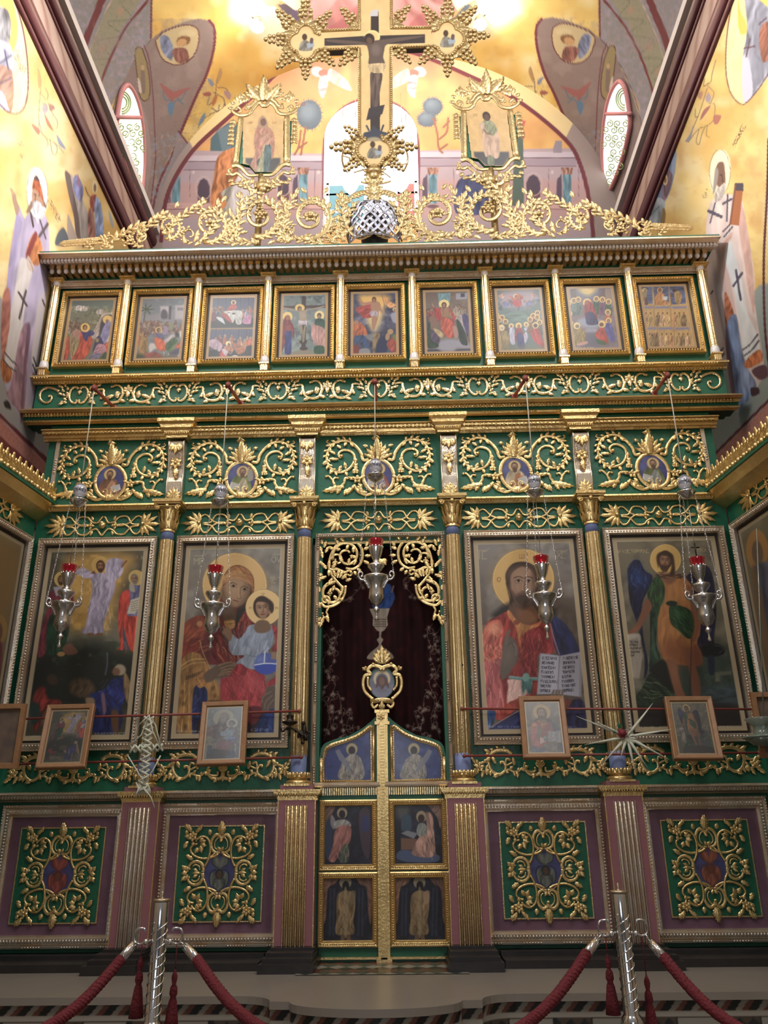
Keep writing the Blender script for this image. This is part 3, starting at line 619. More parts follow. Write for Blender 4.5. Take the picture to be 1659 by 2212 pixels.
# --- end wall with its round-headed window
def end_tex(px, py):
    p = Paint(px, py, 'd89c58')
    g = np.clip((p.y-120)/210, 0, 1)[:, None]; p.c = hx('c08a68')*(1-g)+hx('efae58')*g
    p.noise(.08, 40); p.cloud('d8905c', 60, .5, .5); p.cloud('f4c46a', 50, .6, .5)
    # towers, wing and drapery behind the small icons
    p.P('57707c', [455, 300, 470, 280, 500, 262, 520, 280, 525, 440, 450, 445], 1, smooth=False); p.P('7c8c98', [470, 282, 498, 268, 500, 330, 480, 330], 1, .6, smooth=False)
    p.P('b8a0a8', [385, 335, 420, 325, 700, 332, 700, 560, 330, 560, 330, 420], 1, smooth=False); p.P('b8a0a8', [903, 325, 1240, 320, 1300, 440, 1300, 560, 903, 560], 1, smooth=False)
    for x0, x1, y in ((395, 700, 336), (903, 1245, 328)):
        p.P('cbb8c4', [x0, y, x1, y, x1, y+12, x0, y+12], .8, smooth=False); p.L('705868', [x0, y+13, x1, y+13], 2); p.P('a892a0', [x0, y+15, x1, y+15, x1, y+30, x0, y+30], .8, smooth=False); p.L('7a6070', [x0, y+31, x1, y+31], 1.6)
        p.P('c89894', [x0-60, y+60, x1+60, y+60, x1+60, 470, x0-60, 470], 6, .7, smooth=False)
    for x in (655, 380, 935, 1225):
        p.P('6a90a0', [x-9, 375, x+9, 375, x+9, 440, x-9, 440], 1, fold=(0, 5, .3), smooth=False); p.P('a87868', [x-13, 362, x+13, 362, x+10, 377, x-10, 377], .8, fold=(0, 3, .4), smooth=False); p.P('4c4058', [x-22, 440, x-22, 392, x-16, 382, x-12, 380, x-12, 440], 1, .8)
        p.E('7a5860', x, 446, 13, 4)
    for x, y, w in ((440, 408, 13), (1152, 400, 15), (612, 400, 12)):
        p.P('5c4c5c', [x-w, y+32, x-w, y-5, x-w*.6, y-18, x, y-23, x+w*.6, y-18, x+w, y-5, x+w, y+32], .8, smooth=False); p.P('8a5a58', [x-w, y+18, x+w, y+18, x+w, y+30, x-w, y+30], 1, .6, smooth=False)
        p.ring('d0b0b0', x, y-2, w+4, 1.6, 25)
    for x in (410, 580, 610, 680, 1100, 1185, 1250, 980, 1030): p.L('8c6c78', [x, 365, x, 425], 1.3, smooth=False); p.E('dcc4c4', x+8, 372, 3, 4, a=.8)
    for x0, x1 in ((330, 470), (1110, 1300), (560, 700)): p.P('d8a8a0', [x0, 438, x1, 438, x1, 450, x0, 450], .8, .8, smooth=False); p.L('8a5c60', [x0, 452, x1, 452], 1.5, smooth=False)
    p.P('c07848', [470, 340, 495, 322, 512, 330, 512, 440, 480, 452, 455, 440, 462, 380], 1, fold=(12, 5, .4)); p.P('a8a098', [478, 415, 520, 400, 520, 470, 470, 470, 490, 440], 1, fold=(20, 6, .3)); p.P('d4c8cc', [508, 390, 540, 380, 560, 470, 500, 470], 1, fold=(0, 7, .12))
    p.P('5c6c64', [1112, 278, 1122, 262, 1130, 290, 1132, 445, 1106, 445], .8, smooth=False); p.P('b06454', [1124, 262, 1134, 290, 1128, 300, 1122, 285], .8); p.P('c8605c', [1118, 255, 1136, 262, 1126, 290], .8)
    p.P('4c5078', [990, 390, 1040, 380, 1060, 430, 1050, 460, 985, 460], 1, fold=(10, 7, .3)); p.P('b08c60', [1060, 405, 1095, 385, 1100, 430, 1060, 450], 1, fold=(0, 6, .3)); p.P('9c8c98', [1195, 320, 1200, 304, 1214, 304, 1214, 330, 1195, 330], .8, smooth=False)
    # trees
    for x, y, rx, ry in ((668, 248, 27, 32), (935, 230, 21, 19), (922, 258, 20, 16)):
        p.E('66707c', x, y, rx, ry); p.E('8a94a0', x-4, y-6, rx*.6, ry*.55, soft=8, a=.6)
        for k in range(26):
            a = k*2.4; p.L('5c6672', [x+rx*.8*math.cos(a), y+ry*.8*math.sin(a), x+rx*1.15*math.cos(a+.1), y+ry*1.12*math.sin(a+.1)], 1.2, smooth=False)
    for q in ([650, 282, 648, 300, 644, 320, 636, 334], [660, 275, 656, 300, 650, 334], [645, 320, 662, 308], [936, 256, 944, 285, 948, 320, 956, 330], [958, 275, 970, 262], [950, 300, 965, 285, 968, 255], [952, 322, 966, 312]): p.L('9c6450', q, 4.5)
    # flying angels, heads down
    for x, s in ((700, 1), (893, -1)):
        p.E('c8bcc0', x-14*s, 155, 14, 11, 20); p.E('b07868', x, 158, 12, 8); p.P('d0c8cc', [x+14*s, 148, x+46*s, 170, x+60*s, 196, x+30*s, 186, x+8*s, 170], 1, .7, fold=(10, 5, .2)); p.P('cfc4c4', [x-8, 165, x+10, 165, x+6, 190, x-2*s, 212, x-12, 196], .8, fold=(90, 4, .3)); p.L('8c7470', [x-10, 178, x+8, 180], 1.2); p.L('8c7470', [x-10, 190, x+4, 192], 1.2)
    p.text('CNO', 640, 222, 5, 6, '8a5040', .9)
    # outline of the arch and the window
    p.P('efcf90', [300, 560, 300, 300, 420, 120, 600, 40, 812, 10, 1020, 40, 1200, 120, 1340, 300, 1340, 560, 1285, 560, 1278, 445, 1258, 360, 1222, 300, 1115, 212, 1005, 155, 890, 112, 812, 106, 720, 110, 612, 145, 492, 252, 417, 325, 370, 400, 350, 465, 348, 560], .8, smooth=False)
    p.P('a8928c', [300, 560, 300, 300, 395, 280, 418, 322, 372, 400, 354, 465, 350, 560], .8, smooth=False); p.P('a8928c', [1340, 560, 1340, 300, 1240, 262, 1222, 298, 1255, 360, 1276, 445, 1280, 560], .8, smooth=False)
    p.L('7c3c44', [348, 520, 352, 465, 370, 400, 417, 325, 492, 255, 560, 196, 612, 150, 720, 113, 812, 106, 890, 113, 1005, 160, 1115, 215, 1220, 300, 1255, 360, 1275, 445, 1282, 520], 9)
    p.L('c8949c', [353, 480, 376, 402, 422, 330, 497, 260], 1.5, a=.7)
    p.L('8a4c58', [699, 470, 699, 330, 706, 285, 728, 245, 765, 220, 803, 213, 840, 219, 875, 240, 897, 280, 904, 330, 904, 470], 6)
    return p.done(0.66)
wx0, wx1, wzt = at(700, 330, 8.3).x, at(903, 330, 8.3).x, at(802, 215, 8.3).z
wcx = (wx0+wx1)/2; wr = (wx1-wx0)/2; wzc = wzt-wr*1.05
V, Fc = grid_surface(lambda u, v: (-2.98+5.96*u, 8.3, 7.4+3.7*v), 470, 292)
cx_ = V[Fc].mean(1); ins = (np.abs(cx_[:, 0]-wcx) < wr) & (cx_[:, 2] > 7.95) & ((cx_[:, 2] < wzc) | (((cx_[:, 0]-wcx)/wr)**2+((cx_[:, 2]-wzc)/(wr*1.05))**2 < 1))
px, py = proj(V[:, 0], V[:, 1], V[:, 2])
struct(painted('wall_back', V, Fc[~ins], end_tex(px, py), FRESCO, loc=(0, 8.3, 7.4)))
b = MB(); arc = [(wcx+wr*math.cos(t*PI/24), wzc+wr*1.05*math.sin(t*PI/24)) for t in range(25)]
ol = [(wcx+wr, 7.95)]+arc+[(wcx-wr, 7.95)]; n = len(ol)
b.add([(x, 8.3, z) for x, z in ol]+[(x, 8.55, z) for x, z in ol], [(i, i+n, i+1+n, i+1) for i in range(n-1)], False)
b.mould([(8.3, 7.95), (8.55, 7.97), (8.55, 7.95)], wcx-wr, wcx+wr)
wn = struct(b.build('window_1', mat('pale_plaster'), loc=(wcx, 8.4, 7.95)))
SKYP = mat('daylit_pane', (0.95, 0.97, 1.0), 0.3, emit=3.2, ecol=(0.95, 0.97, 1.0))
b = MB(); b.prism([(x, z) for x, z in ol], 8.54, 8.55); b.build('pane', SKYP, wn)
b = MB(); grn = mat('shelf_blue', (0.10, 0.24, 0.30), 0.6); redc = mat('shelf_red', (0.36, 0.10, 0.09), 0.6)
for zz in (8.35, 8.62, 8.8): b.box(wcx-wr, wcx+wr, 8.5, 8.53, zz, zz+.03)
for xx in (wcx-wr+.02, wcx-.02, wcx+wr-.05): b.box(xx, xx+.03, 8.5, 8.53, 8.0, 8.83)
b.build('glazing_bar', mat('pale_plaster'), wn)
for x0, x1, z0, z1, m_ in ((wcx-wr+.06, wcx-.1, 8.40, 8.78, grn), (wcx+.34, wcx+wr-.06, 8.40, 8.78, redc), (wcx-wr+.06, wcx-.1, 8.0, 8.33, grn), (wcx+.34, wcx+wr-.06, 8.0, 8.33, redc)):
    b = MB(); b.box(x0, x1, 8.50, 8.52, z0, z1); b.build('coloured_pane', m_, wn)
b = MB(); b.box(-3.1, 3.1, 8.62, 8.66, 7.3, 12.0); struct(b.build('wall_back_outer', mat('plaster')))

# --- barrel vault with painted lunettes
VR, VZ = 2.95, 8.0
def mir(q): return [1622-q[i] if i % 2 == 0 else q[i]-3 for i in range(len(q))]
def vault_tex(px, py):
    p = Paint(px, py, 'f4cc60'); p.noise(.10, 70); p.cloud('dca030', 80, .5, .6); p.cloud('fff0b8', 60, .55, .7); p.cloud('c8a860', 16, .6, .25)
    X0 = p.x.copy()
    for side in (0, 1):
        if side: p.x = 1622-X0; p.y = p.y+3
        # transverse arch bands
        p.P('9b9498', [328, -60, 328, 90, 280, 150, 240, 230, 235, 330, 225, 520, 60, 520, 60, -60], .8, smooth=False)
        p.cloud('b4a0b4', 9, .5, .7, (60, 330, -60, 520)); p.cloud('8c98ac', 6, .6, .5, (60, 330, -60, 520)); p.cloud('c49c94', 7, .62, .5, (60, 330, -60, 520))
        p.P('a39c80', [322, -60, 300, 6, 262, 60, 235, 120, 216, 180, 204, 230, 170, 230, 176, 150, 200, 90, 226, 30, 246, -10, 262, -60], .8, smooth=False); p.cloud('8c8c70', 6, .55, .5, (170, 322, -60, 230))
        p.L('7c7c60', [300, -10, 262, 6, 284, 40, 232, 48, 262, 76, 210, 90, 240, 124, 192, 132, 214, 160], 1.6)
        for x, y in ((260, 25), (220, 105), (200, 158), (290, -8)): p.E('c49478', x, y, 7, 8, soft=3, a=.7)
        p.L('80383c', [236, -40, 204, 40, 184, 90, 172, 130], 15); p.L('e0b8a8', [262, -40, 226, 30, 200, 92, 184, 145, 178, 200], 1.5)
        p.L('80383c', [336, -30, 318, 2, 276, 54, 244, 112, 222, 168, 208, 214], 5); p.L('80383c', [326, -60, 327, 0, 326, 82], 4)
        # lunette
        LN = [325, 86, 350, 66, 400, 46, 430, 40, 450, 44, 462, 60, 460, 100, 446, 160, 425, 205, 400, 262, 378, 310, 356, 360, 338, 410, 328, 462, 322, 540, 180, 540, 220, 400, 236, 270, 262, 190, 290, 130]
        p.P('96807a', LN, .8, smooth=False); p.cloud('a8948c', 30, .5, .5, (200, 462, 40, 540)); p.cloud('827068', 4, .6, .3, (200, 462, 40, 540))
        p.L('70606c', [325, 86, 290, 130, 258, 195, 238, 262, 232, 330], 1.5)
        p.L('7c3c48', [452, 44, 463, 62, 462, 104, 446, 162, 425, 205, 392, 283, 370, 340, 346, 390, 333, 440, 325, 500], 6)
        p.L('7c3c48', [312, 98, 322, 130, 330, 200, 334, 280, 336, 340, 328, 420, 318, 500], 2.2)
        p.P('a08f92', [385, 285, 417, 325, 370, 395, 352, 460, 348, 540, 326, 540, 330, 460, 346, 395, 372, 338], .8, smooth=False); p.cloud('8c9cb0', 6, .5, .6, (326, 417, 285, 540)); p.cloud('c4a49c', 7, .6, .6, (326, 417, 285, 540)); p.L('7c3c48', [385, 283, 402, 305, 418, 327], 3)
        p.L('b4a0a4', [300, 220, 316, 280, 322, 350, 312, 420], 10, a=.5)
        p.P('cdb684', [338, 84, 360, 66, 400, 54, 424, 60, 430, 78, 424, 110, 404, 134, 376, 140, 352, 128, 340, 104], .8); p.L('6c3c3c', [338, 84, 360, 66, 400, 54, 424, 60, 430, 78, 424, 110, 404, 134, 376, 140, 352, 128, 340, 104], 2.4, closed=True)
        p.P('7c84a4', [346, 80, 362, 78, 374, 104, 370, 130, 350, 110], .8, fold=(30, 5, .3)); p.E('8a6038', 396, 88, 16, 11, -20); p.E('c89860', 392, 92, 12, 8, -20); p.P('905c50', [372, 108, 400, 104, 408, 128, 384, 136], .8, fold=(10, 5, .3)); p.E('e0cc9c', 404, 72, 18, 8, 0, a=.4)
        p.P('a08c5c', [292, 112, 306, 104, 320, 150, 324, 200, 314, 218, 302, 206, 296, 160], .8); p.L('5c3438', [292, 112, 306, 104, 320, 150, 324, 200, 314, 218, 302, 206, 296, 160], 1.8, closed=True); p.P('8a7468', [304, 140, 312, 150, 314, 196, 306, 198], .8); p.E('c8a478', 308, 146, 4, 6); p.P('d8c4b8', [297, 168, 303, 178, 306, 200, 300, 196], .7)
        for q in ([345, 180, 356, 186, 372, 198, 368, 212, 358, 204], [412, 190, 396, 192, 374, 200, 378, 212, 390, 206], [372, 196, 376, 212, 372, 222, 366, 210]): p.P('a8605c', q, .8, .9)
        for q in ([352, 196, 356, 214, 370, 218, 366, 232], [402, 196, 392, 214, 378, 220, 372, 240], [384, 212, 396, 226, 386, 216]): p.L('5c7c94', q, 2.2)
        p.P('5c84a8', [362, 228, 370, 220, 376, 228, 370, 250, 364, 244], .8, .9)
        # gold ground sprig near the icons
        for q in ([476, 150, 468, 176, 466, 200, 460, 220, 448, 226, 452, 206, 440, 204], [462, 200, 484, 214, 480, 236, 460, 244, 440, 258, 428, 276], [470, 190, 486, 190, 494, 200], [484, 218, 492, 238, 500, 236], [456, 232, 470, 240, 474, 226]): p.L('8a7468', q, 2)
        for q, c in (([448, 170, 456, 186, 462, 182, 456, 172], '8090b0'), ([438, 202, 452, 198, 456, 206, 444, 208], 'a85c58'), ([470, 204, 466, 222, 458, 230, 460, 214], 'c07040'), ([428, 272, 436, 250, 444, 244, 440, 262], '708cb8'), ([476, 146, 480, 160, 470, 182, 470, 164], 'b8905c'), ([484, 196, 498, 202, 496, 216, 486, 206], 'b890a0')): p.P(c, q, .8, .9)
    p.x = X0; p.y = p.y-3
    # floodlight glare painted in, then the enthroned figure's robe at the crown
    p.P('fff6dc', [500, -60, 500, 30, 560, 90, 640, 110, 660, 60, 640, -60], 14, .8, smooth=False); p.P('fff6dc', [1130, -60, 1130, 30, 1060, 80, 1000, 90, 960, 40, 980, -60], 14, .8, smooth=False)
    p.P('d8908c', [630, 130, 636, 70, 660, 20, 680, -40, 960, -40, 980, 10, 1010, 60, 1000, 110, 900, 120, 812, 100, 700, 120], 1, smooth=False, fold=(-25, 16, .22)); p.P('b86068', [700, 70, 740, 40, 800, -10, 780, 60, 730, 110], 1.5, .5); p.P('b86068', [880, 60, 930, 20, 950, 70, 900, 110], 1.5, .5); p.P('ecb8b4', [660, 60, 720, 10, 740, -40, 700, -40, 670, 10], 2, .6)
    for q, c in (([580, 0, 606, 0, 660, 40, 640, 58], 'c8a058'), ([600, 10, 618, 8, 650, 34, 636, 52], '5c5064'), ([626, 20, 644, 22, 654, 50, 640, 56], '6c5c74'), ([1050, 0, 1030, -6, 976, 30, 996, 52], 'ccaa60'), ([1020, 8, 1004, 10, 984, 36, 996, 48], '505c70')): p.P(c, q, .8, .9, smooth=False)
    p.P('e8b08c', [560, -10, 590, -14, 604, 6, 580, 14], 1); p.P('e8b890', [1030, -6, 1060, -14, 1066, 4, 1036, 16], 1)
    return p.done(0.66)
th0, th1 = -0.02, PI+0.02
V, Fc = grid_surface(lambda u, v: (VR*np.cos(th0+(th1-th0)*u)+.05, 4.4+3.9*v, VZ+VR*np.sin(th0+(th1-th0)*u)), 560, 200)
px, py = proj(V[:, 0], V[:, 1], V[:, 2])
struct(painted('ceiling', V, Fc[:, ::-1], vault_tex(px, py), FRESCO, loc=(0, 6, VZ)))
# side windows, set in the curve of the vault
def vpt(px_, py_, R=VR-.03):
    d = ray(px_, py_); ox = CX-.05; oz = CZ-VZ
    a = d.x**2+d.z**2; b_ = 2*(ox*d.x+oz*d.z); c = ox*ox+oz*oz-R*R; D = max(b_*b_-4*a*c, 0)
    t = (-b_+math.sqrt(D))/2/a; return Vector((CX, 0, CZ))+d*t
WPX = [275, 184, 286, 194, 297, 220, 305, 255, 310, 300, 311, 350, 308, 395, 303, 428, 286, 400, 268, 350, 256, 300, 252, 270, 257, 225, 264, 196]
def win_side(k, side):
    q = [(WPX[i], WPX[i+1]) for i in range(0, len(WPX), 2)]
    if side: q = [(1614-x if False else 1613-x, y-8) for x, y in q]
    q = cr_(q, 4, True); pts = [vpt(*a) for a in q]; c = sum(pts, Vector((0, 0, 0)))/len(pts)
    b = MB(); b.v = [tuple(a) for a in pts]+[tuple(c)]; n = len(pts); b.f = [(i, (i+1) % n, n) for i in range(n)]; b.mi = [0]*n; b.smf = [True]*n
    root = struct(b.build('window_%d' % k, SKYW if side else SKYG, loc=tuple(c)))
    b = MB(); b.tube(pts+[pts[0]], .028, 6); b.build('surround', mat('pink_surround', (0.5, 0.2, 0.2), .6), root)
    b = MB()
    def m(x, y): return ((1613-x, y-8) if side else (x, y))
    b.tube([vpt(*m(250, 253), R=VR-.05), vpt(*m(304, 254), R=VR-.05)], .022, 6)
    b.build('transom', mat('pink_surround'), root)
    b = MB()
    for j in range(5):
        for i in range(3):
            cx0, cy0 = 262+i*17+j*4, 275+j*31
            if cx0 > 300 or cx0 < 252+j*7: continue
            b.tube([vpt(*m(*a), R=VR-.045) for a in spir(cx0, cy0, 8, 2.5, 90+180*(i % 2), 1.3, 16)], .007, 5)
            b.tube([vpt(*m(*a), R=VR-.045) for a in spir(cx0+8, cy0+14, 8, 2.5, 270+180*(i % 2), 1.3, 16)], .007, 5)
    for r in (13, 19, 24): b.tube([vpt(*m(264+r*.75*math.cos(t*PI/16), 222+r*math.sin(t*PI/16)), R=VR-.045) for t in range(-8, 9)], .009, 5)
    b.build('scroll_grille', mat('grille_green', (0.30, 0.36, 0.16), .5), root)
SKYG = mat('daylit_pane_green', (0.9, 1.0, 0.8), 0.4, emit=1.05, ecol=(0.93, 1.0, 0.82))
SKYW = mat('daylit_pane_white', (0.9, 0.95, 1.0), 0.4, emit=1.5, ecol=(0.97, 0.97, 1.0))
win_side(2, 0); win_side(3, 1)
# ================================================================ the iconostasis
def zz(y, d=0.0): return at(822, y, 6-d).z
def pf(l): return [(6-d, zz(y, d)) for d, y in l]
icn = thing('iconostasis', 'tall green and gilded icon screen with two tiers filling the end of the church', 'icon screen', (0, 6.1, 0))
XC = (-1.62, -0.565, 0.565, 1.62)          # column axes
UC = (-2.82, -2.19, -1.56, -.947, -.312, .312, .947, 1.56, 2.19, 2.82)
HU, HL = 2.88, 2.70
DX = 0.50                                   # half width of the royal doorway
def gpanel(name, boxes, m=GREEN):
    b = MB()
    for q in boxes: b.box(*q)
    return b.build(name, m, icn)
gpanel('upper_tier_panel', [(-HU, HU, 6.003, 6.16, zz(902), zz(560))])
gpanel('lower_tier_panel', [(-HL, HL, 6.003, 6.16, zz(1160), zz(900)), (-HL, -DX-.012, 6.003, 6.16, zz(1725), zz(1160)), (DX+.012, HL, 6.003, 6.16, zz(1725), zz(1160))])
gpanel('dado_panel', [(-HL, -DX-.012, 6.003, 6.16, 0.03, zz(1725)), (DX+.012, HL, 6.003, 6.16, 0.03, zz(1725))])

# ---- cornices
def bead_row(b, x0, x1, y, d, r=.011, step=.026, grp=5, sc=(1, 1, 1)):
    q = 6-d; z = zz(y, d); n = int((x1-x0)/step)
    for i in range(n):
        if grp and (i // grp) % 2: continue
        b.sphere((x0+(x1-x0)*(i+.5)/n, q, z), r, 6, 4, sc)
b = MB(); b.mould(pf([(0, 527), (.32, 527), (.32, 530), (.27, 537), (.27, 541), (.235, 542), (.235, 550), (.20, 551), (.20, 553), (.12, 558), (.12, 561), (.0, 561)]), -HU-.05, HU+.05)
cor = b.build('top_cornice', GOLDS, icn)
b = MB(); b.box(-HU-.05, HU+.05, 5.70, 6.1, zz(527, .3)-.0, zz(524.5, .3)); b.build('green_fillet', GREEN, cor)
b = MB(); n = 190
for i in range(n):
    x = -HU-.03+(2*HU+.06)*(i+.5)/n; b.box(x-.011, x+.011, 6-.262, 6-.235, zz(549, .25), zz(543.5, .25))
b.build('dentils', WHITEP, cor)
b = MB(); n = 92
for i in range(n):
    x = -HU+2*HU*(i+.5)/n; b.box(x-.019, x+.019, 6-.15, 6, zz(568, .12), zz(560, .12))
    b.box(x+.019, x+.044, 6-.10, 6, zz(566, .1), zz(560, .1))
b.build('drop_blocks', GOLDP, cor)
b = MB()
for i in range(n):
    x = -HU+2*HU*(i+.5)/n; b.sphere((x, 6-.13, zz(569.5, .13)), .021, 8, 6, (1, 1, 1.15))
b.build('hanging_drops', WHITEP, cor)
b = MB(); b.mould(pf([(0, 590), (.07, 590), (.07, 592), (.045, 596), (.045, 602), (.03, 603), (.03, 607), (0, 608)]), -HU, HU); bead_row(b, -HU, HU, 599, .045, .008, .016, 0)
b.build('architrave', GOLDS, icn)
b = MB(); b.mould(pf([(0, 794), (.09, 794), (.10, 796), (.10, 798), (.08, 800), (.04, 808), (.035, 812), (.02, 815), (0, 816)]), -HU-.02, HU+.02)
bead_row(b, -HU, HU, 799.5, .095, .010, .022, 6); bead_row(b, -HU, HU, 810.5, .045, .010, .024, 0); b.build('ledge', GOLD, icn)
b = MB(); b.mould(pf([(0, 866), (.17, 867), (.18, 869), (.16, 875), (.12, 878), (.11, 884), (.10, 885)]), -HU-.04, HU+.04)
bead_row(b, -HU, HU, 879.5, .125, .011, .026, 0); bead_row(b, -HU, HU, 883.5, .115, .008, .026, 0); b.mould(pf([(.08, 891.5), (.09, 892), (.09, 896), (.05, 899), (.05, 902), (.0, 903)]), -HU-.04, HU+.04)
bead_row(b, -HU, HU, 894, .094, .008, .022, 7); b.build('main_cornice', GOLD, icn)
b = MB(); b.box(-HU-.03, HU+.03, 6-.095, 6.1, zz(892, .09), zz(884, .10)); b.build('cornice_frieze_band', GREEN, icn)
b = MB(); b.mould(pf([(0, 911), (.11, 912), (.115, 914), (.09, 917), (.085, 923), (.05, 926), (.045, 932), (.03, 934), (.028, 939), (0, 941)]), -HL-.03, HL+.03)
n = 170
for i in range(n):
    x = -HL+2*HL*(i+.5)/n; b.box(x-.010, x+.010, 6-.10, 6-.08, zz(922.5, .09), zz(918, .09))
bead_row(b, -HL, HL, 936.5, .032, .009, .022, 6); b.build('entablature', GOLD, icn)
b = MB(); b.mould(pf([(0, 1077), (.07, 1077), (.075, 1080), (.05, 1085), (.04, 1091), (.02, 1093), (0, 1094)]), -HL, HL); bead_row(b, -HL, HL, 1086, .052, .009, .024, 6); b.build('ledge', GOLD, icn)
for x0, x1 in ((-HL, -.69), (.69, HL)):
    b = MB(); b.mould(pf([(0, 1702), (.09, 1702), (.10, 1704), (.10, 1707), (.07, 1709), (.06, 1717), (.03, 1720), (.02, 1723), (0, 1724)]), x0, x1)
    n = int((x1-x0)/.021)
    for i in range(n): b.sphere((x0+(x1-x0)*(i+.5)/n, 6-.068, zz(1713, .065)), .009, 6, 4, (.8, 1, 1.6))
    b.build('dado_rail', GOLDS, icn)
for s_ in (-1, 1):
    b = MB(); x = s_*(HL-.085); b.box(x-.016, x+.016, 5.985, 6, zz(1076), zz(942)); 
    for i in range(24):
        if (i // 6) % 2 == 0: b.sphere((x, 5.983, zz(1072)+(zz(945)-zz(1072))*i/24), .010, 6, 4)
    b.build('edge_strip', GOLDS, icn)
# plinth
b = MB()
for x0, x1 in ((-HL, -.75), (.75, HL)): b.box(x0, x1, 5.64, 6.1, 0.0, .045); b.box(x0, x1, 5.86, 6.1, 0.0, .07)
b.box(-HL, -DX-.02, 5.96, 6.0, .03, .07); b.box(DX+.02, HL, 5.96, 6.0, .03, .07)
for x in XC: b.box(x-.165, x+.165, 5.50, 6.1, 0, .05); b.box(x-.15, x+.15, 5.56, 6.1, .05, .075); b.box(x-.145, x+.145, 5.66, 6.1, .075, .095); b.box(x-.135, x+.135, 5.78, 6.1, .095, .11)
b.build('dark_plinth', BLACK, icn)

# ---- strapwork frieze carvings
def C4(x, y): return (380+x/5.184, 880+y/5.184)
def strap(b):
    for q in ([(250, 1270), (290, 1212), (340, 1210), (395, 1270), (470, 1302), (545, 1302)], [(250, 1325), (290, 1398), (345, 1392), (400, 1330), (470, 1292), (545, 1294)],
              [(290, 1300), (380, 1288), (440, 1207), (530, 1207), (575, 1255), (640, 1268), (690, 1205), (703, 1205)], [(290, 1312), (380, 1326), (440, 1396), (525, 1398), (580, 1352), (640, 1340), (685, 1400), (703, 1400)]):
        b.scroll([C4(*p) for p in cr_(q, 4)], 2.2, prof=FLAT, h=1.1)
    b.fan(*C4(255, 1300), 180, 30, 5, 7, 170, lobes=2); b.ball(*C4(250, 1297), 4.5, dy=.01)
    for a in (0, 90, 180, 270): b.leaf(*C4(565, 1300), a, 8, 3, 1)
    b.ball(*C4(565, 1300), 3.2, dy=.006); b.leaf(*C4(590, 1240), 110, 9, 3, 2); b.leaf(*C4(590, 1360), 250, 9, 3, 2)
xs0 = at(*C4(703, 1300), 6).x
b = MB(5.998); strap(b); b.mirror(xs0); b.ball(*C4(703, 1297), 8.5, dy=0.0, sc=(1, .9, 1)); b.ball(*C4(703, 1280), 5, dy=.02)
b.shift((-xs0, 0, 0)); strapv = (list(b.v), list(b.f), list(b.mi), list(b.smf))
def copy_geo(src, dx=0, dz=0, Y=5.998):
    c = MB(Y); c.v = [(v[0]+dx, v[1], v[2]+dz) for v in src[0]]; c.f, c.mi, c.smf = list(src[1]), list(src[2]), list(src[3]); return c
BX = (-2.17, -1.09, 0.0, 1.09, 2.17)
me0 = None
for x in BX:
    if me0 is None: o0 = copy_geo(strapv).build('strapwork_frieze_carving', GOLD, None, loc=(0, 6.1, 0)); o0.parent = icn; o0.location = (x, 0, 0); me0 = o0
    else: c = me0.copy(); COL.objects.link(c); c.parent = icn; c.location = (x, 0, 0)

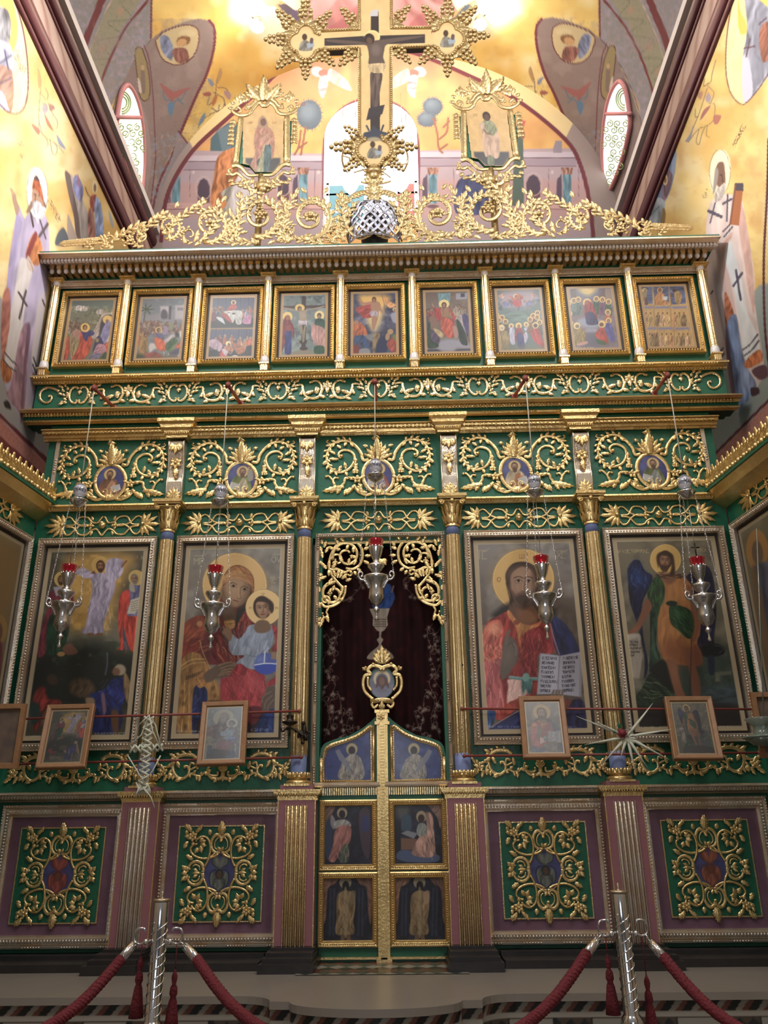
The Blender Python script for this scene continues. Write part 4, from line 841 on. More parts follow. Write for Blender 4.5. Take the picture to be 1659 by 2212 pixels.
# ---- oval medallion carvings in the tier above the columns
def oval_half(b):
    g = lambda l: [C4(*p) for p in cr_(l, 6)]
    big = g([(850, 612), (912, 618), (940, 540), (1000, 462), (1080, 402), (1180, 392), (1272, 440), (1318, 540), (1305, 640), (1240, 722), (1150, 742), (1062, 708), (1012, 630), (1018, 556), (1070, 508), (1140, 498), (1186, 530), (1178, 572), (1148, 574)])
    b.scroll(big, 3.6, 2.6, h=1.0); b.ball(*C4(1155, 566), 4.2, dy=.004)
    b.leafy(big, 11, 9, 3.2, 1, 40, 1, .22, .62, dy=.004, off=2); b.leafy(big, 13, 8, 3, -1, 35, 1, .3, .62, dy=.004, off=1)
    tail = g([(1190, 392), (1250, 418), (1300, 416), (1330, 396), (1322, 378)]); b.scroll(tail, 2, 1.2); b.ball(*C4(1320, 384), 3)
    for x, y, a, l in ((1060, 420, 240, 10), (1110, 410, 290, 10), (1210, 440, 225, 11), (1290, 500, 215, 14), (1290, 590, 185, 18), (1180, 730, 115, 12), (1100, 710, 80, 14), (1320, 640, 350, 8), (1250, 720, 300, 9), (1100, 745, 250, 9)): b.leaf(*C4(x, y), a, l, 4, 2, dy=.006)
    low = g([(1000, 812), (1096, 812), (1112, 866), (1160, 908), (1218, 888), (1242, 832), (1288, 782), (1318, 790)]); b.scroll(low, 3.2, 2); b.ball(*C4(1316, 785), 3.4)
    low2 = g([(1215, 880), (1238, 838), (1216, 802), (1182, 806)]); b.scroll(low2, 2.8, 1.6); b.ball(*C4(1186, 808), 3)
    b.leaf(*C4(1110, 905), -12, 40, 7, 4); b.leaf(*C4(1150, 915), -60, 14, 5, 2); b.leaf(*C4(1210, 910), -55, 14, 4, 2); b.leaf(*C4(1010, 920), -38, 20, 6, 3); b.leaf(*C4(1080, 930), -70, 14, 4, 2)
    for x, y, a in ((995, 650, 90), (975, 700, 60), (1010, 700, 130), (960, 760, 50), (1020, 760, 120), (985, 740, 90), (940, 820, 160), (1005, 830, 20), (950, 880, 230), (990, 890, 300), (960, 930, 260)): b.leaf(*C4(x, y), a, 11, 4, 1, dy=.008)
    b.flower(*C4(965, 835), 9, 5, dy=.014); b.flower(*C4(985, 745), 6, 5, dy=.012)
    bot = g([(1000, 905), (950, 965), (860, 1003), (785, 985), (742, 925), (768, 888), (802, 905), (792, 938)]); b.scroll(bot, 3.6, 2); b.ball(*C4(788, 925), 3.4, dy=.006)
    b.leaf(*C4(850, 985), 10, 16, 4, 2, dy=.006); b.leaf(*C4(900, 960), 40, 15, 4, 2, dy=.006); b.leaf(*C4(738, 950), 270, 12, 5, 1, dy=.004)
    for a, l, w, dx in ((62, 30, 6, 12), (44, 28, 6, 18), (22, 26, 5, 26), (78, 34, 7, 6)): b.leaf(*C4(735+dx, 612), a, l, w, 4, curl=.8, dy=.006)
    b.leaf(*C4(870, 470), 10, 9, 4, 1, dy=.012); 
xo0 = at(*C4(735, 800), 6).x
b = MB(5.998); oval_half(b); b.mirror(xo0); b.leaf(*C4(735, 625), 90, 42, 10, 5, curl=.9, dy=.014); b.leaf(*C4(735, 420), 90, 8, 9, 1, curl=.9, dy=.03)
b.scroll([C4(735+172*math.cos(t*PI/20), 806-190*math.sin(t*PI/20)) for t in range(41)], 4.2, prof=HALF, h=.9)
oz0 = at(*C4(735, 806), 6).z
b.shift((-xo0, 0, -oz0)); ovalv = b
OV_LABEL = ['leftmost gilded scroll carving round an oval saint portrait, on green', 'gilded carving round an oval of a saint with an angel, left of the doorway', 'gilded scroll carving round the oval portrait directly above the royal doors',
            'gilded scroll carving round an oval of a saint holding a scroll, right of the doorway', 'rightmost gilded scroll carving round an oval portrait of a bald saint writing']
def oval_paint(k):
    u, v = np.meshgrid(np.linspace(0, 1, 57), np.linspace(0, 1, 57)); return None
OVX = (at(240, 1030, 6).x, xo0, 0.0, -xo0, at(1410, 1018, 6).x); PAL = [('8a5a3c', 'c08a60', '5c3c28'), ('7c8838', 'b8a888', '6c4c38'), ('9c4c3c', '8c88a0', '3c2c24'), ('c8b088', 'b0703c', '5a3824'), ('687038', '8c8c88', '5c4030')]
for k, x in enumerate(OVX):
    root = thing('oval_medallion', OV_LABEL[k], 'carving', (x, 6.0, oz0), 'carved oval medallions above the columns')
    if k == 0: o = ovalv.build('scrollwork', GOLD, None, loc=(0, 6.0, 0)); o.parent = root; o.location = (0, 0, 0); ovm = o
    else: c = ovm.copy(); COL.objects.link(c); c.parent = root; c.location = (0, 0, 0)
    rx, rz = .118, .168
    V, Fc = grid_surface(lambda u, v: (x+rx*(2*u-1)*np.sqrt(np.maximum(0, 1-(2*v-1)**2)), 5.99, oz0+rz*(2*v-1)), 50, 70)
    p = Paint((V[:, 0]-x)/rx*30, -(V[:, 2]-oz0)/rz*42, '3c3f7c'); p.noise(.2, 9); p.cloud('6870a8', 16, .5, .6); p.cloud('c8ccdc', 22, .66, .6, sx=3)
    rb, ac, hr = PAL[k]; s_ = (1, -1, -1, 1, -1)[k]; hx_ = -2*s_
    p.P(rb, [-24, 40, -22, 12, -14, -4, -4, -10, 8, -6, 18, 6, 22, 26, 20, 44], 1, fold=(15, 5, .3)); p.P(ac, [-8, 40, -4, 10, 4, -2, 12, 8, 18, 40], 1, fold=(20, 4, .25))
    p.E('d8b878', hx_, -16, 12.5); p.ring('8a6838', hx_, -16, 12.5, 1); p.E(hr, hx_, -16, 7, 9); p.E('a87c58', hx_, -15, 5, 6.5); p.E(hr, hx_, -8, 4.5, 6); p.E('c89870', hx_-1, -18, 3, 2.4, a=.8); p.L('3a2418', [hx_-3, -16, hx_-1, -16], 1); p.L('3a2418', [hx_+1, -16, hx_+3, -16], 1)
    p.P('d8d4d0', [2*s_, 12, 20*s_, 6, 24*s_, 18, 8*s_, 26], .8, smooth=False)
    for i in range(4): p.L('6c6460', [5*s_, 13+i*3, 19*s_, 9+i*3], .8)
    if k == 1: p.E('d0b080', 17, -22, 5); p.E('8a6448', 17, -22, 3); p.P('9c9488', [12, -18, 22, -18, 24, 2, 14, 4], 1)
    p.P('b88850', [-16, 40, -10, 28, 0, 32, 10, 27, 18, 40], 1.4)
    painted('portrait', V, Fc, p.done(.8), PAINTM, root)

# ---- scrolling frieze under the festival icons
def C5(x, y): return (620+x/5.53, 570+y/5.53)
def motifA(b):
    g = lambda l: [C5(*p) for p in cr_(l, 5)]
    r = g([(1055, 1420), (1030, 1398), (990, 1402), (958, 1450), (955, 1520), (990, 1575), (1035, 1588), (1055, 1565), (1042, 1548)]); b.scroll(r, 3.2, 2.2)
    for x, y, a in ((930, 1560, 140), (905, 1510, 135), (890, 1460, 130), (870, 1420, 125), (900, 1400, 110), (930, 1440, 100), (940, 1500, 110), (910, 1580, 175), (895, 1590, 200), (940, 1590, 160), (870, 1490, 160), (850, 1400, 150), (925, 1530, 70)): b.leaf(*C5(x, y), a, 9, 3.4, 1, dy=.006)
    b.ball(*C5(1050, 1560), 3)
def motifB(b):
    g = lambda l: [C5(*p) for p in cr_(l, 5)]
    r = g([(440, 1462), (405, 1510), (365, 1588), (285, 1610), (205, 1580), (172, 1500), (165, 1452), (110, 1450), (75, 1470)]); b.scroll(r, 3.4, 2.4)
    r2 = g([(402, 1520), (392, 1450), (350, 1405), (290, 1402), (262, 1425)]); b.scroll(r2, 3, 2); b.ball(*C5(262, 1420), 3.4); b.ball(*C5(285, 1415), 3)
    b.leaf(*C5(365, 1580), -15, 13, 4.5, 2, dy=.005); b.leaf(*C5(190, 1530), 215, 11, 4, 2); b.leaf(*C5(200, 1560), 20, 17, 5, 3, dy=.005); b.leaf(*C5(180, 1500), 250, 12, 4, 2); b.leaf(*C5(340, 1560), 95, 15, 5, 3, dy=.005); b.leaf(*C5(250, 1605), 200, 12, 4, 2); b.leaf(*C5(370, 1510), 140, 10, 4, 2)
xA = at(*C5(1065, 1490), 6).x; xB = at(*C5(467, 1490), 6).x
b = MB(5.998); motifA(b); b.mirror(xA); b.leaf(*C5(1075, 1430), 270, 10, 5, 1, dy=.004); b.ball(*C5(1075, 1480), 2.2); b.shift((-xA, 0, 0)); gA = (b.v, b.f, b.mi, b.smf)
b = MB(5.998); motifB(b); b.mirror(xB); b.fan(*C5(467, 1470), 90, 12, 4.5, 5, 200, dy=.006); b.leaf(*C5(467, 1470), 270, 15, 5, 2, dy=.008); b.ball(*C5(467, 1570), 2.4); b.shift((-xB, 0, 0)); gB = (b.v, b.f, b.mi, b.smf)
per = (at(1245, 830, 6).x-at(379, 848, 6).x)/4
oa = copy_geo(gA).build('frieze_scroll_carving', GOLDP, None, loc=(0, 6.1, 0)); ob = copy_geo(gB).build('frieze_flower_carving', GOLDP, None, loc=(0, 6.1, 0))
for i in range(-3, 4):
    c = oa if i == -3 else oa.copy()
    if i != -3: COL.objects.link(c)
    c.parent = icn; c.location = (i*per, 0, 0)
for i in range(-3, 3):
    c = ob if i == -3 else ob.copy()
    if i != -3: COL.objects.link(c)
    c.parent = icn; c.location = ((i+.5)*per, 0, 0)
b = MB(5.998); q = cr_([(128, 846), (116, 840), (100, 838), (88, 848), (87, 862), (97, 870), (108, 867), (112, 858), (106, 854)], 6); b.scroll(q, 3.2, 2); b.ball(106, 857, 3); b.leaf(104, 838, 200, 8, 3, 1)
c_ = b.build('frieze_end_scroll', GOLDP, icn); c2 = c_.copy(); COL.objects.link(c2); c2.scale = (-1, 1, 1)

# ---- festoon carvings below the large icons
def C6(x, y): return (330+x/4.608, 1580+y/4.608)
def fest_half(b):
    g = lambda l: [C6(*p) for p in cr_(l, 6)]
    a1 = g([(440, 272), (400, 240), (330, 232), (260, 250), (212, 300), (200, 370), (225, 440), (285, 472), (345, 440), (362, 390), (345, 352), (312, 350)]); b.scroll(a1, 4.4, 2.6); b.ball(*C6(318, 356), 3.6); b.leafy(a1, 12, 10, 3.6, -1, 40, 1, .1, .6, off=2)
    a2 = g([(694, 395), (700, 440), (660, 472), (590, 468), (552, 430), (530, 410)]); b.scroll(a2, 4, 2.4); a3 = g([(560, 352), (545, 400), (580, 440), (640, 440), (650, 410)]); b.scroll(a3, 3, 2); b.ball(*C6(648, 410), 3)
    a4 = g([(355, 430), (400, 425), (440, 445), (480, 440), (520, 410), (560, 415)]); b.scroll(a4, 2.6, 2); b.leafy(a4, 9, 9, 3.2, 0, 50, 1)
    a5 = g([(40, 290), (60, 345), (120, 360), (180, 335), (205, 290)]); b.scroll(a5, 3.4, 2.4); b.ball(*C6(45, 285), 3.6)
    a6 = g([(420, 330), (380, 320), (368, 380), (440, 350)]); b.scroll(a6, 2.6, 1.8)
    for x, y, a, l in ((150, 385, 200, 16), (110, 400, 160, 14), (90, 430, 215, 16), (60, 455, 215, 12), (140, 430, 250, 14), (100, 380, 120, 12), (170, 410, 270, 12), (180, 360, 60, 14), (230, 260, 150, 14), (190, 420, 250, 10), (640, 460, 240, 10), (470, 440, 270, 11), (450, 380, 100, 14), (240, 300, 300, 14), (285, 470, 200, 12)): b.leaf(*C6(x, y), a, l, 4.2, 2, dy=.006)
    b.flower(*C6(105, 405), 9, 5, dy=.012); b.flower(*C6(70, 430), 6, 5, dy=.01)
xf0 = at(*C6(700, 400), 6).x
b = MB(5.998); fest_half(b); b.mirror(xf0); b.fan(*C6(700, 390), 90, 14, 4, 5, 120, dy=.006); b.leaf(*C6(700, 440), 270, 10, 4, 1)
f0 = b.shift((-xf0, 0, 0)).build('festoon_carving', GOLD, None, loc=(0, 6.1, 0)); f0.parent = icn; f0.location = (xf0, 0, 0)
for x in (-2.16, -xf0, 2.16): c = f0.copy(); COL.objects.link(c); c.location = (x, 0, 0)

# ---- columns
def flute(n, a): return lambda t, z: 1-a*abs(math.sin(n*t/2))**.7
LW = ['far left', 'inner left', 'inner right', 'far right']
CL = ['tall fluted gilt column left of the large Mother and Child icon', 'tall fluted gilt column at the left jamb of the royal doorway, bronze candle holder in front', 'tall fluted gilt column at the right jamb of the royal doorway', 'tall fluted gilt column between the Christ icon and the winged saint icon']
colY = 5.90
col = thing('column', CL[0], 'column', (XC[0], colY, zz(1692, .1)), 'tall gilt columns of the lower tier')
x = XC[0]; z0 = zz(1692, .1); z1 = zz(1640, .1); z2 = zz(1160, .1); z3 = zz(1140, .1); z4 = zz(1082, .12)
b = MB(); b.lathe((x, colY, 0), [(.052, z1), (.060, z1+.02), (.061, z1+.6), (.058, z2-.4), (.054, z2)], 84, flute(14, .13)); b.build('shaft', GOLDP, col)
b = MB(); b.lathe((x, colY, 0), [(.054, z1-.09), (.056, z1+.03), (.051, z1+.031)], 24); b.lathe((x, colY, 0), [(.045, z2), (.049, z2), (.048, z3)], 24); b.build('blue_collar', BLUEP, col)
b = MB(); h = z1-.09-z0; b.box(x-.085, x+.085, colY-.085, 6, z0-.015, z0)
b.lathe((x, colY, 0), [(.084, z0), (.086, z0+.2*h), (.078, z0+.32*h), (.062, z0+.42*h), (.060, z0+.52*h), (.074, z0+.6*h), (.076, z0+.72*h), (.066, z0+.78*h), (.074, z0+.95*h), (.066, z0+1.02*h), (.055, z0+1.04*h)], 32)
for i in range(16):
    a = 2*PI*i/16
    if math.sin(a) < .3: b.sphere((x+.072*math.cos(a), colY+.072*math.sin(a), z0+.86*h), .012, 6, 4, (1, 1, 1.8))
b.build('base', GOLD, col)
b = MB(); H = z4-z3
b.lathe((x, colY, 0), [(.054, z3-.012), (.056, z3+.005), (.049, z3+.01), (.055, z3+.5*H), (.068, z3+.8*H), (.075, z3+.86*H)], 24)
for row, (zf, n, hh, r0) in enumerate(((.04, 12, .36, .053), (.36, 10, .38, .06))):
    for i in range(n):
        a = 2*PI*(i+.5*row)/n
        if math.sin(a) > .5: continue
        ca, sa = math.cos(a), math.sin(a); vs = []; N = 6
        for j in range(N+1):
            f = j/N; w = .017*math.sin(PI*(f*.8+.15)); o_ = r0+.004+.018*f*f*f+.006*math.sin(PI*f)
            for sd, bl in ((-1, 0), (0, .006), (1, 0)): vs.append((x+ca*(o_+bl)-sa*sd*w, colY+sa*(o_+bl)+ca*sd*w, z3+H*(zf+hh*f)))
        b.add(vs, [(j*3+k, j*3+k+1, j*3+k+4, j*3+k+3) for j in range(N) for k in range(2)])
for sx in (-1, 1):
    for f in range(22):
        pass
    vol = [(x+sx*(.078+.022*(1-t/24)*math.cos(t*.5)), colY-.078, z3+.80*H+.022*(1-t/24)*math.sin(t*.5)) for t in range(24)]; b.tube(vol, .006, 6); b.sphere((x+sx*.078, colY-.084, z3+.80*H), .008, 6, 4)
b.box(x-.085, x+.085, colY-.075, 6, z3+.86*H, z3+.90*H); b.box(x-.10, x+.10, colY-.09, 6, z3+.93*H, z3+1.0*H); b.box(x-.112, x+.112, colY-.105, 6, z3+1.0*H, z3+1.1*H); b.sphere((x, colY-.085, z3+.84*H), .02, 8, 5)
b.build('capital', GOLD, col)
for i in (1, 2, 3): clone(col, (XC[i]-XC[0], 0, 0), label=CL[i])
# scrolled consoles standing on the capitals
KL = ['carved gilt console bracket above the far left column', 'carved gilt console bracket above the column at the left of the doorway', 'carved gilt console bracket above the column at the right of the doorway', 'carved gilt console bracket above the far right column']
con = thing('console_bracket', KL[0], 'bracket', (x, 5.93, z4+.03), 'console brackets over the columns')
zt = zz(937, .12); zb_ = zz(1066, .10)
prof = [(.03, zb_), (.045, zb_+.10), (.05, zb_+.16), (.035, zb_+.2), (.04, zb_+.32), (.06, zt-.14), (.085, zt-.06), (.09, zt-.02), (.07, zt)]
b = MB(); n = len(prof); w_ = .062
for s_ in (0,):
    vs = [(x-w_, 6-d, z) for d, z in prof]+[(x+w_, 6-d, z) for d, z in prof]+[(x-w_, 6, z) for d, z in prof]+[(x+w_, 6, z) for d, z in prof]
    b.add(vs, [(i, i+1, n+i+1, n+i) for i in range(n-1)]+[(2*n+i, 2*n+i+1, i+1, i) for i in range(n-1)]+[(n+i, n+i+1, 3*n+i+1, 3*n+i) for i in range(n-1)], False)
for sx in (-1, 1): b.tube([(x+sx*.06, 6-d-.003, z) for d, z in prof], .006, 6)
b.build('scroll_body', GOLDS, con)
b = MB(5.93); c_ = proj(x, 5.93, (zt+zb_)/2)
b.Y = 5.91; q = proj(x, 5.91, zt-.05); b.fan(q[0], q[1]+2, 270, 15, 4.5, 5, 150, dy=.01); b.leaf(q[0]-7, q[1]-2, 250, 14, 5, 3, dy=.012); b.leaf(q[0]+7, q[1]-2, 290, 14, 5, 3, dy=.012)
b.Y = 5.95; q = proj(x, 5.95, zb_+.30); b.flower(q[0], q[1]-4, 12, 6, dy=.005); b.leaf(q[0], q[1]+6, 270, 20, 6, 3, dy=.004); b.leaf(q[0]-5, q[1]-14, 130, 10, 4, 2); b.leaf(q[0]+5, q[1]-14, 50, 10, 4, 2); b.ball(q[0], q[1]+26, 2.5)
b.Y = 5.955; q = proj(x, 5.955, zb_+.01); b.fan(q[0], q[1], 90, 20, 4.5, 7, 130, dy=.004)
b.build('leaf_carving', GOLD, con)
b = MB()
za_, zb2 = zz(936, .1), zz(896, .14); st = [(.085, 0), (.085, .1), (.10, .2), (.10, .34), (.125, .5), (.125, .62), (.15, .8), (.15, 1.0)]
for (w0, f0_), (w1, f1_) in zip(st[:-1], st[1:]):
    if f1_ == f0_: continue
    b.prism([(x-w0, za_+(zb2-za_)*f0_), (x+w0, za_+(zb2-za_)*f0_), (x+w1, za_+(zb2-za_)*f1_), (x-w1, za_+(zb2-za_)*f1_)], 6-w0-.02, 6)
for i in range(7): b.box(x-.12+.036*i, x-.12+.036*i+.022, 6-.172, 6-.14, za_+(zb2-za_)*.82, za_+(zb2-za_)*.97)
b.beads((x-.1, 6-.125, za_+(zb2-za_)*.27), (x+.1, 6-.125, za_+(zb2-za_)*.27), .007, .018)
b.build('stepped_cap', GOLD, con)
for i in (1, 2, 3): clone(con, (XC[i]-XC[0], 0, 0), label=KL[i])

# ---- pedestals (mauve pilasters with gilt flutes)
PLB = ['mauve pedestal with silvery gilt flutes at the far left, straw cross hanging above', 'mauve pedestal with yellow gilt flutes left of the royal doors', 'mauve pedestal with yellow gilt flutes right of the royal doors', 'mauve pedestal with silvery flutes behind the right rope post']
ped = thing('pedestal', PLB[1], 'pilaster', (XC[1], 5.9, .11), 'mauve fluted pedestals under the columns')
x = XC[1]; zt = zz(1726, .15); zb_ = .11
b = MB(); b.box(x-.125, x+.125, 5.85, 6.0, zb_+.002, zt); b.build('body', PINK, ped)
b = MB(); zf0, zf1 = zz(2040, .15)-.0, zz(1741, .15)
for i in range(5):
    xx = x-.056+.028*i
    b.lathe((xx, 5.85, 0), [(.0, zf0-.012), (.0105, zf0), (.0105, zf1), (.0, zf1+.012)], 8)
for i in range(6): xx = x-.070+.028*i; b.box(xx-.0018, xx+.0018, 5.838, 5.852, zf0-.012, zf1+.012)
b.build('gilt_flutes', GOLDP, ped)
b = MB(); b.box(x-.128, x-.122, 5.848, 5.86, zb_, zt); b.box(x+.122, x+.128, 5.848, 5.86, zb_, zt)
zq = zz(1703, .16)
st = [(.13, 0), (.135, .25), (.14, .45), (.155, .6), (.16, .8), (.16, 1)]
for (w0, f0_), (w1, f1_) in zip(st[:-1], st[1:]): b.prism([(x-w0, zt+(zq-zt)*f0_), (x+w0, zt+(zq-zt)*f0_), (x+w1, zt+(zq-zt)*f1_), (x-w1, zt+(zq-zt)*f1_)], 5.98-w0, 6.0)
b.beads((x-.14, 5.832, zt+(zq-zt)*.5), (x+.14, 5.832, zt+(zq-zt)*.5), .008, .017, (1, 1, 1.3)); b.build('cap_moulding', GOLD, ped)
b = MB(); b.box(x-.11, x+.11, 5.82, 6, zq, zq+.03); b.build('column_footing', PINK, ped)
for i in (0, 2, 3):
    c = clone(ped, (XC[i]-XC[1], 0, 0), label=PLB[i])
    if i in (0, 3):
        for ch in kids(c):
            if ch.name.startswith('gilt_flutes'): ch.data = ch.data.copy(); ch.data.materials[0] = GOLDS

# ---- small colonnettes of the festival tier
cn = thing('colonnette', 'leftmost small gilt colonnette in the row of festival icons', 'column', (UC[0], 5.95, zz(792, .05)), 'small colonnettes between the festival icons')
x = UC[0]; y_ = 5.945; z0 = zz(795, .06); z1 = zz(783, .05); z2 = zz(768, .05); z3 = zz(604, .05); z4 = zz(598, .05); z5 = zz(585, .09)
b = MB(); b.lathe((x, y_, 0), [(.034, z2), (.036, z2+.01), (.036, z3)], 60, flute(10, .13)); b.build('shaft', GOLDP, cn)
b = MB(); b.lathe((x, y_, 0), [(.024, z3-.02), (.03, z3), (.034, z4+.01)], 16); b.lathe((x, y_, 0), [(.034, z1), (.040, z1+.015), (.036, z2-.01), (.030, z2+.01)], 16); b.build('plaster_neck', WHITEP, cn)
b = MB()
for w0, w1, f0_, f1_ in ((.032, .042, 0, .3), (.045, .05, .3, .45), (.052, .065, .45, .8), (.068, .068, .8, 1)): b.prism([(x-w0, z4+(z5-z4)*f0_), (x+w0, z4+(z5-z4)*f0_), (x+w1, z4+(z5-z4)*f1_), (x-w1, z4+(z5-z4)*f1_)], 5.955-w0, 6)
b.beads((x-.05, 5.955-.066, z4+(z5-z4)*.62), (x+.05, 5.955-.066, z4+(z5-z4)*.62), .006, .013); b.build('capital', GOLD, cn)
b = MB(); b.box(x-.042, x+.042, 5.90, 6, z1-.012, z1); b.box(x-.03, x+.03, 5.912, 6, z0-.01, z1-.012)
for i in range(3): b.box(x-.024+.018*i, x-.012+.018*i, 5.906, 5.92, z0-.01, z1-.016)
b.build('foot', GOLDP, cn)
NM2 = ['shrouded man', 'white horse', 'supper', 'crucifixion', 'banner bearer', 'blue pillar', 'clouds', 'dove', 'saints grid']
for i in range(1, 10):
    lb = 'rightmost small gilt colonnette in the row of festival icons' if i == 9 else 'small gilt colonnette between the %s icon and the %s icon' % (NM2[i-1], NM2[i])
    clone(cn, (UC[i]-UC[0], 0, 0), label=lb)

# ---- dado panels
def C7(x, y): return (360+x/5.925, 1720+y/5.925)
def dado_q(b):
    g = lambda l: [C7(*p) for p in cr_(l, 6)]
    b.scroll(g([(700, 545), (722, 500), (775, 480), (818, 530), (826, 610), (796, 680), (740, 712), (700, 700)]), 4, 2.6); b.scroll(g([(700, 520), (730, 512), (760, 530), (782, 580), (776, 640), (745, 670)]), 1.8, 1.2)
    b.ball(*C7(705, 560), 3.4, dy=.006); b.leaf(*C7(700, 690), 60, 9, 3.5, 1, dy=.008)
    b.scroll(g([(720, 728), (790, 765), (900, 782), (1000, 755), (1065, 705), (1082, 645), (1050, 600), (1000, 590)]), 2.5, prof=FLAT, h=1.4); b.scroll(g([(880, 890), (845, 810), (828, 700), (842, 590), (885, 520), (945, 498), (1000, 520), (1030, 560)]), 2.5, prof=FLAT, h=1.4, dy=.004)
    b.flower(*C7(1070, 495), 10, 6, dy=.012)
    for x, y, a, l in ((1100, 440, 70, 15), (1120, 420, 60, 14), (1040, 450, 130, 14), (1000, 420, 120, 12), (1120, 560, 320, 12), (1130, 590, 315, 10), (1110, 500, 10, 10), (1060, 560, 270, 8), (1140, 400, 50, 10), (1150, 470, 80, 8)): b.leaf(*C7(x, y), a, l, 4.2, 2, dy=.006)
    for x, y, a, l in ((970, 570, 130, 10), (960, 600, 190, 12), (960, 620, 250, 13), (985, 640, 300, 11), (950, 580, 150, 10)): b.leaf(*C7(x, y), a, l, 5, 1, dy=.01)
    b.scroll(g([(895, 962), (892, 905), (925, 845), (985, 815), (1050, 835), (1082, 890), (1060, 920)]), 4, 2.4); b.scroll(g([(935, 930), (950, 880), (1000, 858), (1035, 880)]), 1.6)
    b.leaf(*C7(1040, 790), 30, 14, 5, 2, dy=.006); b.leaf(*C7(850, 480), 80, 10, 5, 3, dy=.006); b.leaf(*C7(1110, 930), 50, 12, 5, 1, dy=.006); b.leaf(*C7(1085, 950), 75, 11, 4, 1, dy=.006); b.leaf(*C7(960, 945), 30, 10, 3.4, 1, dy=.006)
    b.leaf(*C7(705, 460), 62, 15, 6, 2, dy=.006); b.leaf(*C7(1080, 760), 25, 9, 4, 1, dy=.006)
xd0 = at(*C7(690, 960), 6).x; zd0 = at(*C7(665, 962), 6).z
b = MB(5.965, 1.15); dado_q(b); b.leaf(*C7(697, 480), 90, 24, 6.5, 3, dy=.01); b.leaf(*C7(1090, 962), 0, 11, 5, 1, dy=.01); b.leaf(*C7(930, 962), 0, 14, 3, 1, dy=.006)
xq = at(*C7(694, 700), 5.965).x; zq_ = at(*C7(900, 966), 5.965).z
b.mirror(xq).mirrorz(zq_).shift((-xq, 0, -zq_)); dv = b
DPX = (-2.17, -1.085, 1.085, 2.17)
ztop, zbot = zz(1730), zz(2042)
zc0 = (ztop+zbot)/2; hh = (ztop-zbot)/2
DL = ['far left dado panel, carved gilt scrolls round a red seraph on a blue octagon', 'dado panel left of the royal doors, carved scrolls round a grey-winged seraph', 'dado panel right of the royal doors, carved scrolls round a grey-winged seraph', 'far right dado panel, carved gilt scrolls round an orange-red seraph']
dcopy = None
